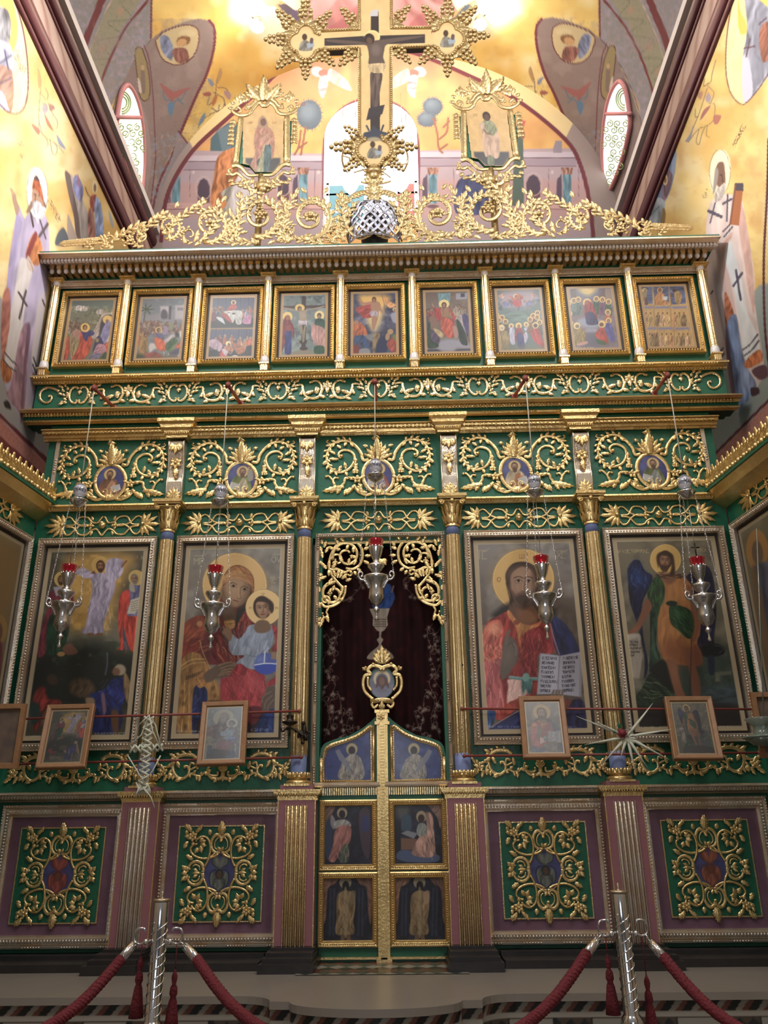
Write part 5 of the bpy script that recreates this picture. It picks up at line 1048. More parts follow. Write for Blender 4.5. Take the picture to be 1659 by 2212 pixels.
for k, xx in enumerate(DPX):
    rt = thing('dado_panel_carving', DL[k], 'carved panel', (xx, 6.0, zbot), 'carved dado panels')
    hw = .44
    if dcopy is None:
        b = MB(6.0); b.frame(xx-hw, xx+hw, zbot, ztop, [(0, 0), (0, .03), (.012, .035), (.02, .025), (.032, .04), (.058, .045), (.066, .025), (.078, .03), (.08, .012)])
        for z in (zbot+.045, ztop-.045): b.beads((xx-hw+.05, 5.957, z), (xx+hw-.05, 5.957, z), .009, .020, (.8, 1, 1.3))
        for x_ in (xx-hw+.045, xx+hw-.045): b.beads((x_, 5.957, zbot+.05), (x_, 5.957, ztop-.05), .009, .020, (1.3, 1, .8))
        for z in (zbot+.008, ztop-.008): b.beads((xx-hw, 5.966, z), (xx+hw, 5.966, z), .007, .018, gap=7)
        for x_ in (xx-hw+.008, xx+hw-.008): b.beads((x_, 5.966, zbot), (x_, 5.966, ztop), .007, .018, gap=7)
        b.build('frame', GOLDS, rt)
        b = MB(); b.box(xx-hw+.075, xx+hw-.075, 5.985, 6.0, zbot+.075, ztop-.075); b.build('border', MAUVE, rt)
        b = MB(6.0); i_ = .155; b.frame(xx-hw+i_-.008, xx+hw-i_+.008, zbot+i_-.01, ztop-i_+.01, [(0, .015), (0, .026), (.008, .026), (.008, .015)]); b.build('inner_fillet', GOLDP, rt)
        b = MB(); b.box(xx-hw+i_, xx+hw-i_, 5.98, 5.99, zbot+i_, ztop-i_); b.build('green_field', GREEN, rt)
        c = copy_geo((dv.v, dv.f, dv.mi, dv.smf), xx, zc0, 5.965); c.v = [(v[0], v[1]+.012, v[2]) for v in c.v]; c.build('scrollwork', GOLD, rt); dcopy = rt
    else:
        for ch in kids(dcopy):
            if ch.name.startswith('seraph'): continue
            c = ch.copy(); COL.objects.link(c); c.parent = rt
            if ch.name.startswith('scroll') and k == 3: pass
    # seraph medallion
    R1, R2 = .125, .15
    oct_ = [(xx+R1*a, zc0+R2*b_) for a, b_ in ((0, 1), (.62, .62), (1, 0), (.62, -.62), (0, -1), (-.62, -.62), (-1, 0), (-.62, .62))]
    V, Fc = panel_grid(xx-R1, xx+R1, zc0-R2, zc0+R2, 5.972, .004)
    cc = V[Fc].mean(1); dx_ = np.abs(cc[:, 0]-xx)/R1; dz_ = np.abs(cc[:, 2]-zc0)/R2
    keep = (dx_+dz_*.61 < 1.0) & (dz_+dx_*.61 < 1.0)
    p = Paint((V[:, 0]-xx)/R1*37, -(V[:, 2]-zc0)/R2*42, '47477c'); p.noise(.14, 12); p.cloud('5c5f98', 14, .5, .5)
    w_, d_ = (('9c4438', '6c2a2c'), ('6c7068', '22282c'), ('6c7068', '22282c'), ('9a5238', '6a3428'))[k]
    for s2 in (-1, 1):
        p.P(w_, [(0, -6), (s2*14, -14), (s2*16, -24), (s2*6, -30), (0, -20)], .8, fold=(20*s2, 4, .3)); p.L(d_, [(s2*2, -8), (s2*14, -14), (s2*16, -24), (s2*8, -34), (s2*-6, -26)], 1.4)
        p.P(w_, [(s2*5, -2), (s2*16, 2), (s2*18, 14), (s2*13, 22), (s2*4, 14)], .8, fold=(10, 4, .3)); p.L(d_, [(s2*7, -6), (s2*17, -2), (s2*19, 12), (s2*14, 26)], 1.5); p.L(d_, [(s2*4, 8), (s2*12, 14), (s2*10, 26)], 1.4)
        p.P(w_, [(0, 8), (s2*9, 14), (s2*10, 24), (s2*-4, 34), (0, 22)], .8, fold=(0, 4, .3)); p.L(d_, [(s2*8, 14), (s2*10, 24), (s2*-6, 34)], 1.5); p.L(d_, [(s2*10, 30), (s2*4, 34)], 2)
    p.E(d_, 0, 2, 8, 9); p.E('5c4030' if k in (1, 2) else '7a4028', 0, 3, 5.5, 7)
    Fk = Fc[keep]; painted('seraph_medallion', V, Fk, p.done(.75), PAINTM, rt)
    b = MB(); b.tube([(a, 5.972, c_) for a, c_ in oct_+[oct_[0]]], .004, 5); b.build('seraph_rim', GOLD, rt)
# ================================================================ the large icons
IG = 1.0
def icon_thing(name, label, cat, x0, x1, z0, z1, ox, oy, zm, fn, group, inset=.075, step=.0052, fmat=GOLDS, Y=6.0, border=.032, bcol='a8936f', gain=None, prof=None):
    rt = thing(name, label, cat, ((x0+x1)/2, Y, z0), group)
    b = MB(Y); fw = inset-.02
    b.frame(x0, x1, z0, z1, prof or [(0, 0), (0, .035), (.008, .042), (.014, .032), (.02, .038), (fw*.85, .05), (fw, .03), (fw, .0)])
    for z in (z0+fw*.62, z1-fw*.62): b.beads((x0+.04, Y-.045, z), (x1-.04, Y-.045, z), .009, .022, (1, 1, 1))
    for x in (x0+fw*.62, x1-fw*.62): b.beads((x, Y-.045, z0+.04), (x, Y-.045, z1-.04), .009, .022)
    for z in (z0+.006, z1-.006): b.beads((x0, Y-.038, z), (x1, Y-.038, z), .006, .016, gap=6)
    for x in (x0+.006, x1-.006): b.beads((x, Y-.038, z0), (x, Y-.038, z1), .006, .016, gap=6)
    b.build('frame', fmat, rt)
    b = MB(); b.box(x0+fw-.002, x1-fw+.002, Y-.004, Y, z0+fw-.002, z1-fw+.002); b.build('dark_rebate', DARKW, rt)
    a0, a1, c0_, c1_ = x0+inset, x1-inset, z0+inset, z1-inset
    V, Fc = panel_grid(a0, a1, c0_, c1_, Y-.010, step); px, py = proj(V[:, 0], V[:, 1], V[:, 2])
    p = Paint(px, py, '5a4c40', 1.0/zm, ox, oy); fn(p)
    p.c = np.clip((p.c-.32)*1.18+.32, 0.02, 1); d = np.minimum(np.minimum(V[:, 0]-a0, a1-V[:, 0]), np.minimum(V[:, 2]-c0_, c1_-V[:, 2]))
    m_ = np.clip((border-d)/.003, 0, 1)[:, None]; p.c = p.c*(1-m_)+hx(bcol)*m_
    m_ = (np.abs(d-border) < .003)[:, None]*.5; p.c = p.c*(1-m_)+hx('d8c8a0')*m_
    b = MB(); b.box(a0, a1, Y-.008, Y-.004, c0_, c1_); bd = b.build('board', WOOD, rt)
    painted('painting', V, Fc, p.done(gain or IG), PAINTM, bd)
    return rt

def halo(p, x, y, r, c='c8a560', w=5, d='8c7038'):
    p.E(c, x, y, r); p.ring(d, x, y, r, w*.4); p.ring('e0c88c', x, y, r*.97, w*.5, a=.6)
    for k in range(40): a = k*PI/20; p.L('b08c48', [x+r*.55*math.cos(a), y+r*.55*math.sin(a), x+r*.93*math.cos(a), y+r*.93*math.sin(a)], w*.3, a=.18, smooth=False)
def strokes(p, col, pts, n, L, ang, w=3, a=.6, jit=25, seed=1):
    """short highlight strokes scattered in a box x0,y0,x1,y1"""
    r = np.random.RandomState(seed); x0, y0, x1, y1 = pts
    for i in range(n):
        x = r.uniform(x0, x1); y = r.uniform(y0, y1); t = math.radians(ang+r.uniform(-jit, jit)); l = L*r.uniform(.5, 1.2)
        p.L(col, [x, y, x+l*.5*math.cos(t)+l*.06, y+l*.5*math.sin(t), x+l*math.cos(t), y+l*math.sin(t)], w, a=a)
def hand(p, x, y, s, ang, skin, dark, flip=1, curl=.3):
    """painted hand: palm and five fingers"""
    t = math.radians(ang)
    def q(u, v): v *= flip; return (x+s*(u*math.cos(t)-v*math.sin(t)), y+s*(u*math.sin(t)+v*math.cos(t)))
    p.P(skin, [q(*k) for k in ((-.55, -.24), (0, -.3), (.3, -.3), (.36, 0), (.3, .28), (0, .3), (-.55, .22))], 1)
    for i, (v, L) in enumerate(((-.22, .62), (-.07, .7), (.08, .66), (.22, .5))):
        p.L(skin, [q(.25, v), q(.25+L*.5, v*1.1), q(.25+L, v*1.15+curl*.3)], s*.135); p.L(dark, [q(.3, v+.075), q(.25+L*.9, v*1.15+.075+curl*.25)], s*.025, a=.7)
    p.L(skin, [q(-.2, -.22), q(.1, -.42), q(.34, -.52)], s*.13)

def ic_transfig(p):
    p.c[:] = hx('4a4336'); p.cloud('6c6450', 160, .45, .7); p.cloud('3a3a30', 120, .5, .6)
    p.P('a8823a', [700, 190, 850, 160, 1100, 160, 1290, 200, 1250, 330, 1180, 470, 1120, 620, 1080, 800, 1030, 960, 760, 980, 640, 930, 640, 600, 560, 400, 600, 250], 14, .95); p.cloud('c49c4c', 90, .5, .7, (620, 1200, 180, 950)); p.cloud('8a6c38', 60, .6, .5, (600, 1250, 180, 960))
    p.P('6f6a5a', [1150, 760, 1250, 700, 1290, 900, 1190, 1120, 1000, 1130, 620, 1130, 560, 1000, 760, 960, 1000, 980, 1090, 860], 14, .8); p.cloud('8d8570', 80, .5, .6, (560, 1240, 960, 1140))
    p.P('1e221c', [250, 1250, 560, 1130, 900, 1060, 1200, 1180, 1360, 1180, 1340, 1700, 240, 1720], 22, .96); p.cloud('2c3a2a', 100, .5, .6, (500, 1150, 1060, 1300)); p.cloud('6c6452', 60, .6, .5, (300, 900, 1120, 1300))
    halo(p, 950, 285, 88, 'b08c40')
    # central white figure
    p.P('8f8496', [850, 380, 1010, 370, 1090, 420, 1100, 520, 1060, 640, 1020, 760, 980, 900, 960, 980, 760, 975, 800, 900, 820, 760, 850, 640, 870, 500], 1, fold=(10, 20, .22))
    p.P('978ca0', [760, 310, 860, 360, 870, 410, 800, 420, 740, 390, 690, 370], 1, fold=(60, 14, .2)); p.P('988ea2', [1000, 370, 1030, 230, 1170, 230, 1180, 350, 1110, 440, 1050, 460], 1, fold=(0, 18, .25))
    strokes(p, 'c0b8c4', (830, 400, 1050, 950), 40, 70, 100, 4, .5); strokes(p, '5c5468', (830, 450, 1020, 950), 26, 80, 100, 5, .6)
    p.face(952, 300, 52, '7a5238', '3c2418', True, 0, '2c1a10', 'a07850'); p.P('5c3c28', [890, 340, 850, 370, 900, 375], 1); p.L('7c5438', [1170, 300, 1190, 270, 1215, 245], 22); p.L('7c5438', [700, 330, 740, 300], 18)
    for x in (850, 940): p.E('6c4c38', x, 990, 36, 16)
    # right prophet
    halo(p, 1315, 415, 78, 'a88c44'); p.P('5a5878', [1240, 530, 1330, 490, 1420, 530, 1420, 760, 1340, 820, 1220, 800], 1, fold=(10, 18, .3)); p.P('a83424', [1240, 540, 1150, 600, 1130, 860, 1150, 1100, 1120, 1140, 1190, 1130, 1180, 900, 1250, 1140, 1350, 1160, 1370, 1000, 1410, 760, 1340, 800, 1220, 790, 1250, 650], 1, fold=(5, 20, .3))
    p.P('444a5a', [1180, 900, 1230, 1100, 1240, 1140, 1190, 1130], 1); strokes(p, 'd8643c', (1140, 620, 1380, 1120), 34, 90, 92, 4, .5); p.face(1298, 430, 46, '7a5c48', '6c6460', True, -8, '2c2018', '9c7c60'); p.P('a8a090', [1260, 640, 1350, 610, 1370, 680, 1300, 780, 1220, 780], 1, smooth=False)
    for i in range(5): p.L('4c463c', [1262, 665+i*22, 1345, 640+i*24], 4, smooth=False)
    p.P('8f8878', [1250, 470, 1290, 500, 1300, 560, 1250, 540], 1)
    # left prophet behind the lamp
    halo(p, 560, 430, 78, 'a88c44'); p.P('6c2c38', [440, 560, 600, 520, 680, 640, 640, 800, 420, 900, 400, 1150, 320, 1220, 330, 1000, 420, 700], 1, fold=(8, 20, .3)); p.P('1c3828', [440, 800, 620, 760, 640, 900, 560, 1160, 420, 1190, 400, 1050], 1, fold=(5, 18, .4)); p.face(552, 440, 44, '6c4a34', '3c2a1c', True, 8, '2c1a10', '94704c'); p.P('8c8490', [470, 510, 560, 500, 580, 580, 500, 600], 1, smooth=False); p.P('8a5040', [560, 1130, 640, 1080, 720, 1170, 620, 1200], 2, .6)
    p.E('8a6c3c', 550, 1190, 40, 24)
    # disciples below
    p.P('6c241c', [300, 1560, 380, 1520, 420, 1640, 540, 1660, 560, 1740, 400, 1760, 340, 1900, 280, 1980, 260, 1700], 3, fold=(20, 18, .4)); p.P('243430', [240, 1700, 320, 1700, 340, 1850, 250, 1900], 3); p.E('3c2c20', 460, 1450, 60, 50, 30, 3)
    p.P('54402c', [640, 1480, 780, 1430, 880, 1500, 900, 1600, 820, 1640, 660, 1600], 4, .8, fold=(30, 14, .3)); p.P('232a5c', [860, 1590, 1000, 1540, 1060, 1450, 1200, 1430, 1210, 1560, 1160, 1740, 1000, 1800, 880, 1760, 830, 1650], 1, fold=(-30, 20, .35)); p.P('262a50', [880, 1760, 1160, 1740, 1130, 1980, 880, 1990], 1, fold=(0, 20, .4)); strokes(p, '5c6cac', (900, 1480, 1180, 1700), 16, 80, -30, 4, .5)
    p.P('7a6040', [1190, 1390, 1230, 1420, 1290, 1600, 1310, 1780, 1230, 1700, 1190, 1560], 1.5, fold=(0, 18, .3)); p.E('8f8068', 1150, 1350, 60, 56, 20, 2); p.E('6c4c38', 1110, 1370, 40, 40, 0, 2); p.P('6c5060', [960, 1600, 990, 1600, 1010, 1760, 980, 1800], 1); p.P('7c6448', [800, 1640, 880, 1640, 890, 1720, 820, 1720], 2); p.P('5c4028', [1060, 1780, 1130, 1780, 1130, 1980, 1080, 1980], 2)
    p.L('6c6a90', [1020, 1180, 1020, 1290, 1000, 1400], 16, a=.5)
    p.text('I.XHPI', 1318, 196, 17, 26, '9c9070', 3); p.text('NMETA', 480, 190, 17, 26, '7c7458', 3, a=.6); p.text('AINOVN', 230, 2020, 13, 20, '9c9880', 3); p.text('CMNIEP KTEICN KETERKO', 900, 1990, 13, 20, '8c8870', 3)

def ic_virgin(p):
    p.c[:] = hx('6f675c'); g = np.clip((p.y-150)/900, 0, 1)[:, None]; p.c = hx('7f7a70')*(1-g)+hx('5c4c40')*g; p.cloud('8f8a80', 150, .5, .6); p.cloud('5c5a5c', 120, .55, .5)
    halo(p, 762, 512, 328, 'b9965c', 7)
    p.P('c2a068', [900, 300, 1060, 420, 1090, 560, 1000, 640, 900, 700], 30, .35)
    # veil and mantle
    p.P('5c2420', [640, 520, 620, 640, 560, 760, 450, 820, 300, 880, 240, 960, 220, 1260, 420, 1300, 520, 1320, 760, 1300, 1000, 1200, 980, 900, 900, 720, 960, 560, 900, 380, 780, 320, 680, 380], 1, fold=(15, 26, .3))
    p.P('26241c', [790, 760, 900, 640, 880, 820, 800, 1010, 770, 1000], 2); p.P('7c3a22', [250, 900, 420, 820, 470, 950, 420, 1040, 300, 1100, 240, 1260, 220, 1300, 230, 1050], 1.5, fold=(30, 20, .25)); p.P('7c2c1c', [240, 1100, 380, 1040, 420, 1200, 330, 1270, 230, 1280], 1.5, .8, fold=(40, 18, .3)); p.E('a87a4c', 405, 905, 30, a=.8)
    p.P('5a1c20', [480, 960, 640, 960, 760, 1100, 860, 1200, 760, 1300, 560, 1320, 500, 1180], 1, fold=(-30, 22, .3)); p.P('6c2424', [760, 1000, 880, 760, 980, 900, 880, 960, 800, 1050], 1, fold=(20, 14, .35))
    strokes(p, 'c88848', (560, 1000, 760, 1250), 30, 110, 68, 4, .6, 16); strokes(p, 'c88848', (780, 800, 930, 980), 14, 90, 100, 4, .5, 14, 2); p.L('35504a', [600, 900, 640, 1000, 720, 1120, 790, 1210], 18, a=.7)
    strokes(p, 'c07c40', (260, 880, 460, 1240), 24, 90, -25, 4, .5, 25, 3)
    # gold headcloth
    p.P('8f5f34', [640, 500, 660, 400, 720, 330, 800, 310, 890, 350, 950, 430, 960, 520, 940, 620, 905, 500, 840, 460, 740, 455, 680, 480], 1, fold=(-60, 12, .18)); p.P('a87c44', [650, 420, 780, 360, 880, 400, 860, 420, 760, 410, 650, 470], 1, fold=(-70, 10, .25)); p.P('a4743c', [640, 500, 700, 440, 800, 430, 900, 470, 935, 500, 900, 500, 840, 462, 740, 455, 680, 480], 1); p.L('4c2c18', [655, 410, 720, 335, 800, 312, 890, 350, 948, 430, 958, 540], 5); p.L('4c2c18', [800, 315, 850, 380, 870, 400], 4)
    p.P('3c241c', [905, 500, 940, 600, 880, 720, 800, 760, 860, 640, 890, 560], 2)
    # face and neck
    p.P('5a4434', [640, 760, 660, 880, 760, 880, 770, 760, 700, 680], 3); p.P('85684e', [650, 520, 720, 460, 820, 455, 900, 500, 920, 560, 890, 650, 840, 710, 770, 735, 700, 715, 640, 660, 620, 590], 2)
    p.E('a88868', 760, 560, 90, 110, 20, soft=18, a=.75); p.E('a38260', 740, 480, 60, 24, 10, soft=8, a=.6); p.P('5c4636', [880, 500, 925, 560, 880, 680, 800, 725, 860, 640, 890, 560], 7, .7); p.P('503c2c', [620, 600, 650, 700, 740, 735, 700, 660, 650, 560], 7, .6)
    for ex, ey, w in ((748, 522, 40), (862, 556, 34)):
        p.L('2a1a12', [ex-w, ey-18, ex-5, ey-34, ex+w, ey-14], 6, a=.85); p.E('a89478', ex, ey, w*.7, 13, 14, a=.8); p.E('2a1810', ex+2, ey, 13, 13); p.L('22140c', [ex-w*.75, ey+6, ex, ey-13, ex+w*.8, ey+10], 4); p.L('5a4030', [ex-w*.6, ey+16, ex+6, ey+20, ex+w*.6, ey+16], 3, a=.6)
    p.L('4a3424', [820, 540, 818, 600, 828, 640, 806, 654, 788, 644], 5, a=.75); p.L('b08c68', [806, 540, 804, 630], 8, a=.55); p.L('7c3c30', [746, 664, 770, 668, 800, 680], 9); p.L('2c1810', [746, 668, 772, 672, 802, 682], 3); p.L('8c5040', [760, 684, 782, 690], 6, a=.7)
    p.P('8a6434', [655, 880, 760, 870, 756, 950, 690, 960], 1, fold=(90, 10, .25)); p.L('c09858', [660, 890, 752, 884], 4)
    # right arm of the mother: gold hems, wrist and hand
    p.P('8a6430', [220, 1300, 300, 1200, 400, 1210, 470, 1300, 540, 1400, 620, 1600, 600, 1700, 480, 1690, 470, 1560, 360, 1560, 330, 2010, 180, 2010, 200, 1600], 1, fold=(8, 22, .22)); p.L('c8a050', [225, 1330, 330, 1270, 460, 1265], 6); p.L('c8a050', [225, 1370, 330, 1310, 470, 1300], 5); p.L('a88848', [410, 1080, 440, 1200, 520, 1380, 560, 1500, 600, 1640], 7); p.L('c8a050', [250, 1500, 250, 1700, 220, 2000], 6); p.L('c8a050', [300, 1480, 300, 1700, 290, 2000], 4)
    for i in range(14): p.L('2c2018', [270+i*12, 1440-i*4, 264+i*12, 1475-i*4], 5, smooth=False)
    for x, y in ((230, 1600), (240, 1720), (230, 1850), (260, 1950), (540, 1560), (560, 1640)): p.E('4c3418', x, y, 18, 24, 10, soft=2, a=.6)
    p.P('1c2650', [350, 1560, 470, 1560, 480, 1700, 420, 1820, 400, 2010, 330, 2010], 1, fold=(0, 20, .35)); strokes(p, '6c80b0', (350, 1590, 460, 1990), 18, 60, 120, 4, .5, 30)
    p.P('8c6030', [370, 1450, 440, 1400, 500, 1480, 420, 1560, 370, 1520], 1, fold=(50, 10, .25)); p.L('c8a050', [380, 1450, 440, 1545], 4)
    p.P('5c4a3c', [450, 1420, 540, 1350, 620, 1310, 700, 1300, 760, 1320, 830, 1340, 830, 1380, 790, 1420, 700, 1440, 600, 1450, 530, 1490, 470, 1500], 1.5)
    for q in ([600, 1330, 700, 1300, 740, 1302], [620, 1360, 720, 1330, 820, 1336], [630, 1385, 730, 1362, 835, 1372], [620, 1410, 720, 1392, 810, 1402], [600, 1432, 700, 1420, 770, 1424]): p.L('77614c', q, 20); p.L('3c2c22', [q[0], q[1]+12, q[2], q[3]+12, q[4], q[5]+11], 3, a=.8)
    # child: halo, robe, mantle
    halo(p, 1057, 740, 183, 'c8a870', 6)
    p.P('7c8494', [900, 930, 980, 910, 1130, 920, 1160, 1000, 1130, 1150, 990, 1260, 960, 1370, 780, 1310, 860, 1230, 740, 1220, 700, 1120, 730, 1010, 800, 1060, 860, 1000], 1, fold=(12, 22, .15)); strokes(p, 'b4bccc', (740, 960, 1120, 1300), 34, 80, 100, 5, .5, 30); strokes(p, '4c5468', (740, 980, 1120, 1330), 22, 80, 100, 4, .5, 30, 5); p.L('4c5468', [870, 1215, 980, 1240, 1060, 1180], 6, a=.7)
    p.P('6c5440', [960, 930, 1010, 870, 1100, 880, 1130, 960, 1060, 1000, 980, 990], 1.5); p.face(1045, 755, 108, '8a6a50', '3c2c22', False, -6, '3a261a', 'a88668'); p.P('3c2c22', [960, 690, 1000, 645, 1080, 640, 1150, 690, 1160, 760, 1135, 800, 1120, 730, 1080, 690, 1010, 680], 1.5); p.E('8a6248', 1112, 790, 14, 24)
    p.P('8c2630', [1140, 920, 1220, 980, 1250, 1080, 1220, 1200, 1240, 1400, 1200, 1500, 1080, 1540, 1060, 1420, 900, 1360, 820, 1310, 760, 1350, 700, 1450, 630, 1460, 620, 1560, 650, 1710, 920, 1700, 1040, 1640, 1100, 1500, 1180, 1430, 1190, 1240, 1140, 1170, 1180, 1080], 1, fold=(20, 24, .3))
    p.P('942c34', [640, 1480, 820, 1440, 1000, 1450, 1080, 1550, 1040, 1720, 960, 1900, 900, 1760, 660, 1720, 630, 1600], 1, fold=(5, 26, .25)); p.E('a8444c', 960, 1500, 90, 60, 20, soft=14, a=.8); p.E('a03c44', 740, 1520, 80, 60, 0, soft=14, a=.7); strokes(p, 'd87868', (640, 1350, 1080, 1720), 44, 110, 70, 4, .5, 40); strokes(p, '4c1420', (660, 1400, 1100, 1720), 30, 100, 80, 6, .5, 40, 8); strokes(p, 'd0646c', (1150, 980, 1230, 1460), 12, 80, 80, 4, .5)
    # blessing hand, globe
    p.P('7a5c46', [640, 980, 700, 940, 740, 1010, 720, 1080, 690, 1060], 1.5); p.L('7a5c46', [665, 990, 650, 935], 14); p.L('7a5c46', [690, 970, 690, 925], 14); p.L('7a5c46', [650, 1010, 640, 990], 12)
    p.E('4a5896', 1080, 1310, 116, 110); p.P('3448a0', [966, 1320, 1195, 1312, 1170, 1390, 1090, 1422, 1000, 1400], 2, .9); p.E('8090c0', 1020, 1270, 40, 30, -20, soft=8, a=.6); p.L('c8ccd8', [966, 1325, 1080, 1308, 1190, 1314], 9); p.L('c8ccd8', [1062, 1305, 1066, 1240, 1070, 1190], 9); p.P('6c5848', [1130, 1200, 1190, 1190, 1210, 1260, 1150, 1260], 1.5)
    for i in range(4): p.L('88705a', [1145+i*16, 1200, 1140+i*15, 1262], 11)
    p.P('2a1c20', [480, 1700, 660, 1700, 900, 1760, 1060, 1820, 980, 2030, 400, 2030, 420, 1850], 3, fold=(10, 24, .4))
    # left hand and dark blue robe
    p.P('5a4c44', [1080, 1580, 1160, 1540, 1200, 1600, 1200, 1720, 1150, 1800, 1080, 1760, 1100, 1680], 1.5)
    for q in ([1130, 1600, 1060, 1640, 1040, 1700], [1140, 1640, 1080, 1700, 1070, 1760], [1160, 1680, 1110, 1740, 1100, 1800]): p.L('6c5a4c', q, 20); p.L('342820', [a+9 for a in q], 3, a=.7)
    p.P('a89684', [1180, 1540, 1225, 1550, 1225, 1860, 1190, 1900, 1200, 1650], 1, fold=(0, 8, .2)); p.P('1e2c5a', [1060, 1820, 1190, 1780, 1230, 2020, 980, 2020], 1, fold=(10, 20, .4)); p.P('5c1c24', [880, 1760, 1040, 1760, 980, 1920, 900, 1900], 2); strokes(p, '6080b8', (1040, 1850, 1200, 2010), 12, 60, 60, 4, .5)
    p.text('MP', 350, 240, 44, 60, 'a09880', 7, gap=1.3); p.L('a09880', [355, 215, 440, 212, 480, 190], 6); p.text('OV', 1140, 225, 40, 52, '9a927c', 6, gap=1.25); p.L('9a927c', [1145, 205, 1240, 200, 1270, 180], 6)
    p.text('IC XC', 1120, 452, 26, 40, 'a89c80', 5, gap=1.25); p.L('a89c80', [1125, 436, 1165, 434], 5); p.L('a89c80', [1210, 436, 1255, 434], 5)
    p.text('O', 912, 735, 18, 20, '5c4428', 3); p.text('N', 1182, 735, 18, 20, '5c4428', 3); p.text('O', 1042, 590, 18, 22, '5c4428', 3); p.text('EKNNION EMMOV APN', 178, 1992, 12, 16, 'a8a08c', 3); p.text('K OIIPYIOK', 930, 1972, 14, 22, '8c98b8', 3)

def ic_christ(p):
    g = np.clip((p.y-150)/900, 0, 1)[:, None]; p.c = hx('7c7672')*(1-g)+hx('54463c')*g; p.cloud('8f8a84', 150, .5, .6); p.cloud('5a5652', 110, .55, .5); p.P('3c2a1c', [950, 800, 1100, 760, 1200, 900, 1200, 1200, 1050, 1000], 40, .6)
    halo(p, 615, 530, 315, 'b48f4e', 7); p.P('c4a05c', [330, 500, 430, 300, 520, 260, 460, 420, 430, 600, 420, 700], 30, .4)
    p.P('2c2420', [300, 900, 400, 800, 520, 760, 800, 780, 950, 840, 900, 950, 500, 960], 6)
    # hair, face
    p.P('38241a', [440, 560, 436, 460, 500, 370, 600, 345, 700, 370, 770, 450, 790, 600, 760, 760, 700, 820, 540, 840, 470, 810, 480, 700], 1.5)
    p.P('5c4030', [500, 760, 700, 780, 760, 880, 740, 960, 560, 970, 470, 880], 3); p.P('8a5a34', [560, 840, 680, 820, 760, 900, 700, 980, 600, 980], 8, .7)
    p.P('846550', [480, 560, 500, 460, 600, 395, 700, 440, 740, 540, 730, 660, 690, 760, 610, 800, 540, 770, 500, 680], 2)
    p.E('a5846a', 600, 470, 80, 40, soft=16, a=.7); p.E('a07c64', 545, 610, 45, 40, soft=12, a=.7); p.E('94725a', 680, 610, 35, 36, soft=12, a=.6); p.P('38261c', [700, 450, 745, 560, 720, 690, 680, 740, 705, 600], 5, .5)
    for ex, ey in ((565, 540), (668, 543)):
        p.L('22140e', [ex-46, ey-30, ex, ey-44, ex+42, ey-30], 8, a=.85); p.E('9c8670', ex, ey, 34, 14, 0, a=.85); p.E('22140e', ex, ey, 13, 13); p.L('1c100a', [ex-38, ey+4, ex, ey-15, ex+38, ey+4], 5); p.L('5a4434', [ex-30, ey+18, ex, ey+24, ex+28, ey+18], 4, a=.6)
    p.L('3a281e', [628, 560, 624, 620, 634, 640, 614, 650, 594, 640], 5, a=.7); p.L('a08068', [610, 545, 608, 630], 10, a=.55)
    p.P('3a281c', [498, 650, 530, 690, 575, 668, 610, 662, 650, 668, 700, 690, 736, 640, 726, 720, 680, 780, 612, 822, 552, 786, 512, 730], 6, .85); p.L('6c4034', [580, 690, 614, 684, 650, 690], 12); p.L('241208', [578, 692, 650, 692], 4)
    p.L('1e1410', [440, 560, 470, 700, 500, 800], 12, a=.5); strokes(p, '5c4030', (450, 380, 540, 700), 14, 100, 100, 4, .5, 12)
    # tunic
    p.P('8a2c20', [250, 960, 350, 900, 470, 850, 560, 960, 640, 990, 760, 960, 850, 940, 920, 1000, 930, 1260, 760, 1300, 750, 1700, 560, 1800, 450, 1960, 170, 1880, 150, 1700, 160, 1380, 180, 1150], 1, fold=(12, 28, .3))
    p.P('a87038', [450, 860, 470, 840, 560, 950, 680, 990, 760, 970, 800, 940, 720, 1100, 620, 1300, 580, 1200, 530, 1000, 470, 920], 1.5, fold=(20, 18, .22)); p.P('7c4024', [520, 940, 580, 950, 560, 985, 520, 980], 1); p.P('7a2428', [600, 1100, 800, 1000, 920, 1100, 920, 1270, 760, 1300, 740, 1490, 560, 1490, 600, 1300], 2, fold=(-15, 22, .3))
    p.P('a85040', [200, 1080, 270, 960, 380, 940, 410, 1060, 390, 1200, 400, 1340, 330, 1350, 170, 1390, 160, 1260], 1.5, fold=(25, 22, .25)); p.E('c88460', 315, 1025, 62, 56, soft=8, a=.9); p.P('9c4c4c', [170, 1400, 400, 1330, 380, 1500, 400, 1600, 400, 1830, 180, 1840, 150, 1600], 1.5, fold=(0, 30, .25))
    strokes(p, 'e0a080', (180, 980, 400, 1360), 50, 100, 75, 4, .55, 40); strokes(p, 'd89088', (180, 1400, 390, 1820), 34, 140, 85, 5, .5, 12); strokes(p, 'd8784c', (600, 1020, 900, 1460), 50, 110, 110, 4, .5, 30); strokes(p, '4c1418', (200, 1000, 900, 1800), 60, 110, 90, 6, .45, 35, 9)
    # blessing hand
    p.P('5c5048', [410, 1160, 440, 1100, 520, 1130, 560, 1230, 560, 1340, 500, 1440, 440, 1520, 390, 1540, 380, 1400, 400, 1280], 2); p.L('655850', [440, 1180, 450, 1080, 470, 1050], 28); p.L('5c5048', [480, 1160, 480, 1120, 500, 1170], 26); p.L('6c6058', [520, 1180, 545, 1230, 540, 1290], 22); p.E('7c6c60', 470, 1300, 40, 60, 10, soft=14, a=.6); p.L('2c2622', [450, 1200, 490, 1170, 520, 1220], 5, a=.7)
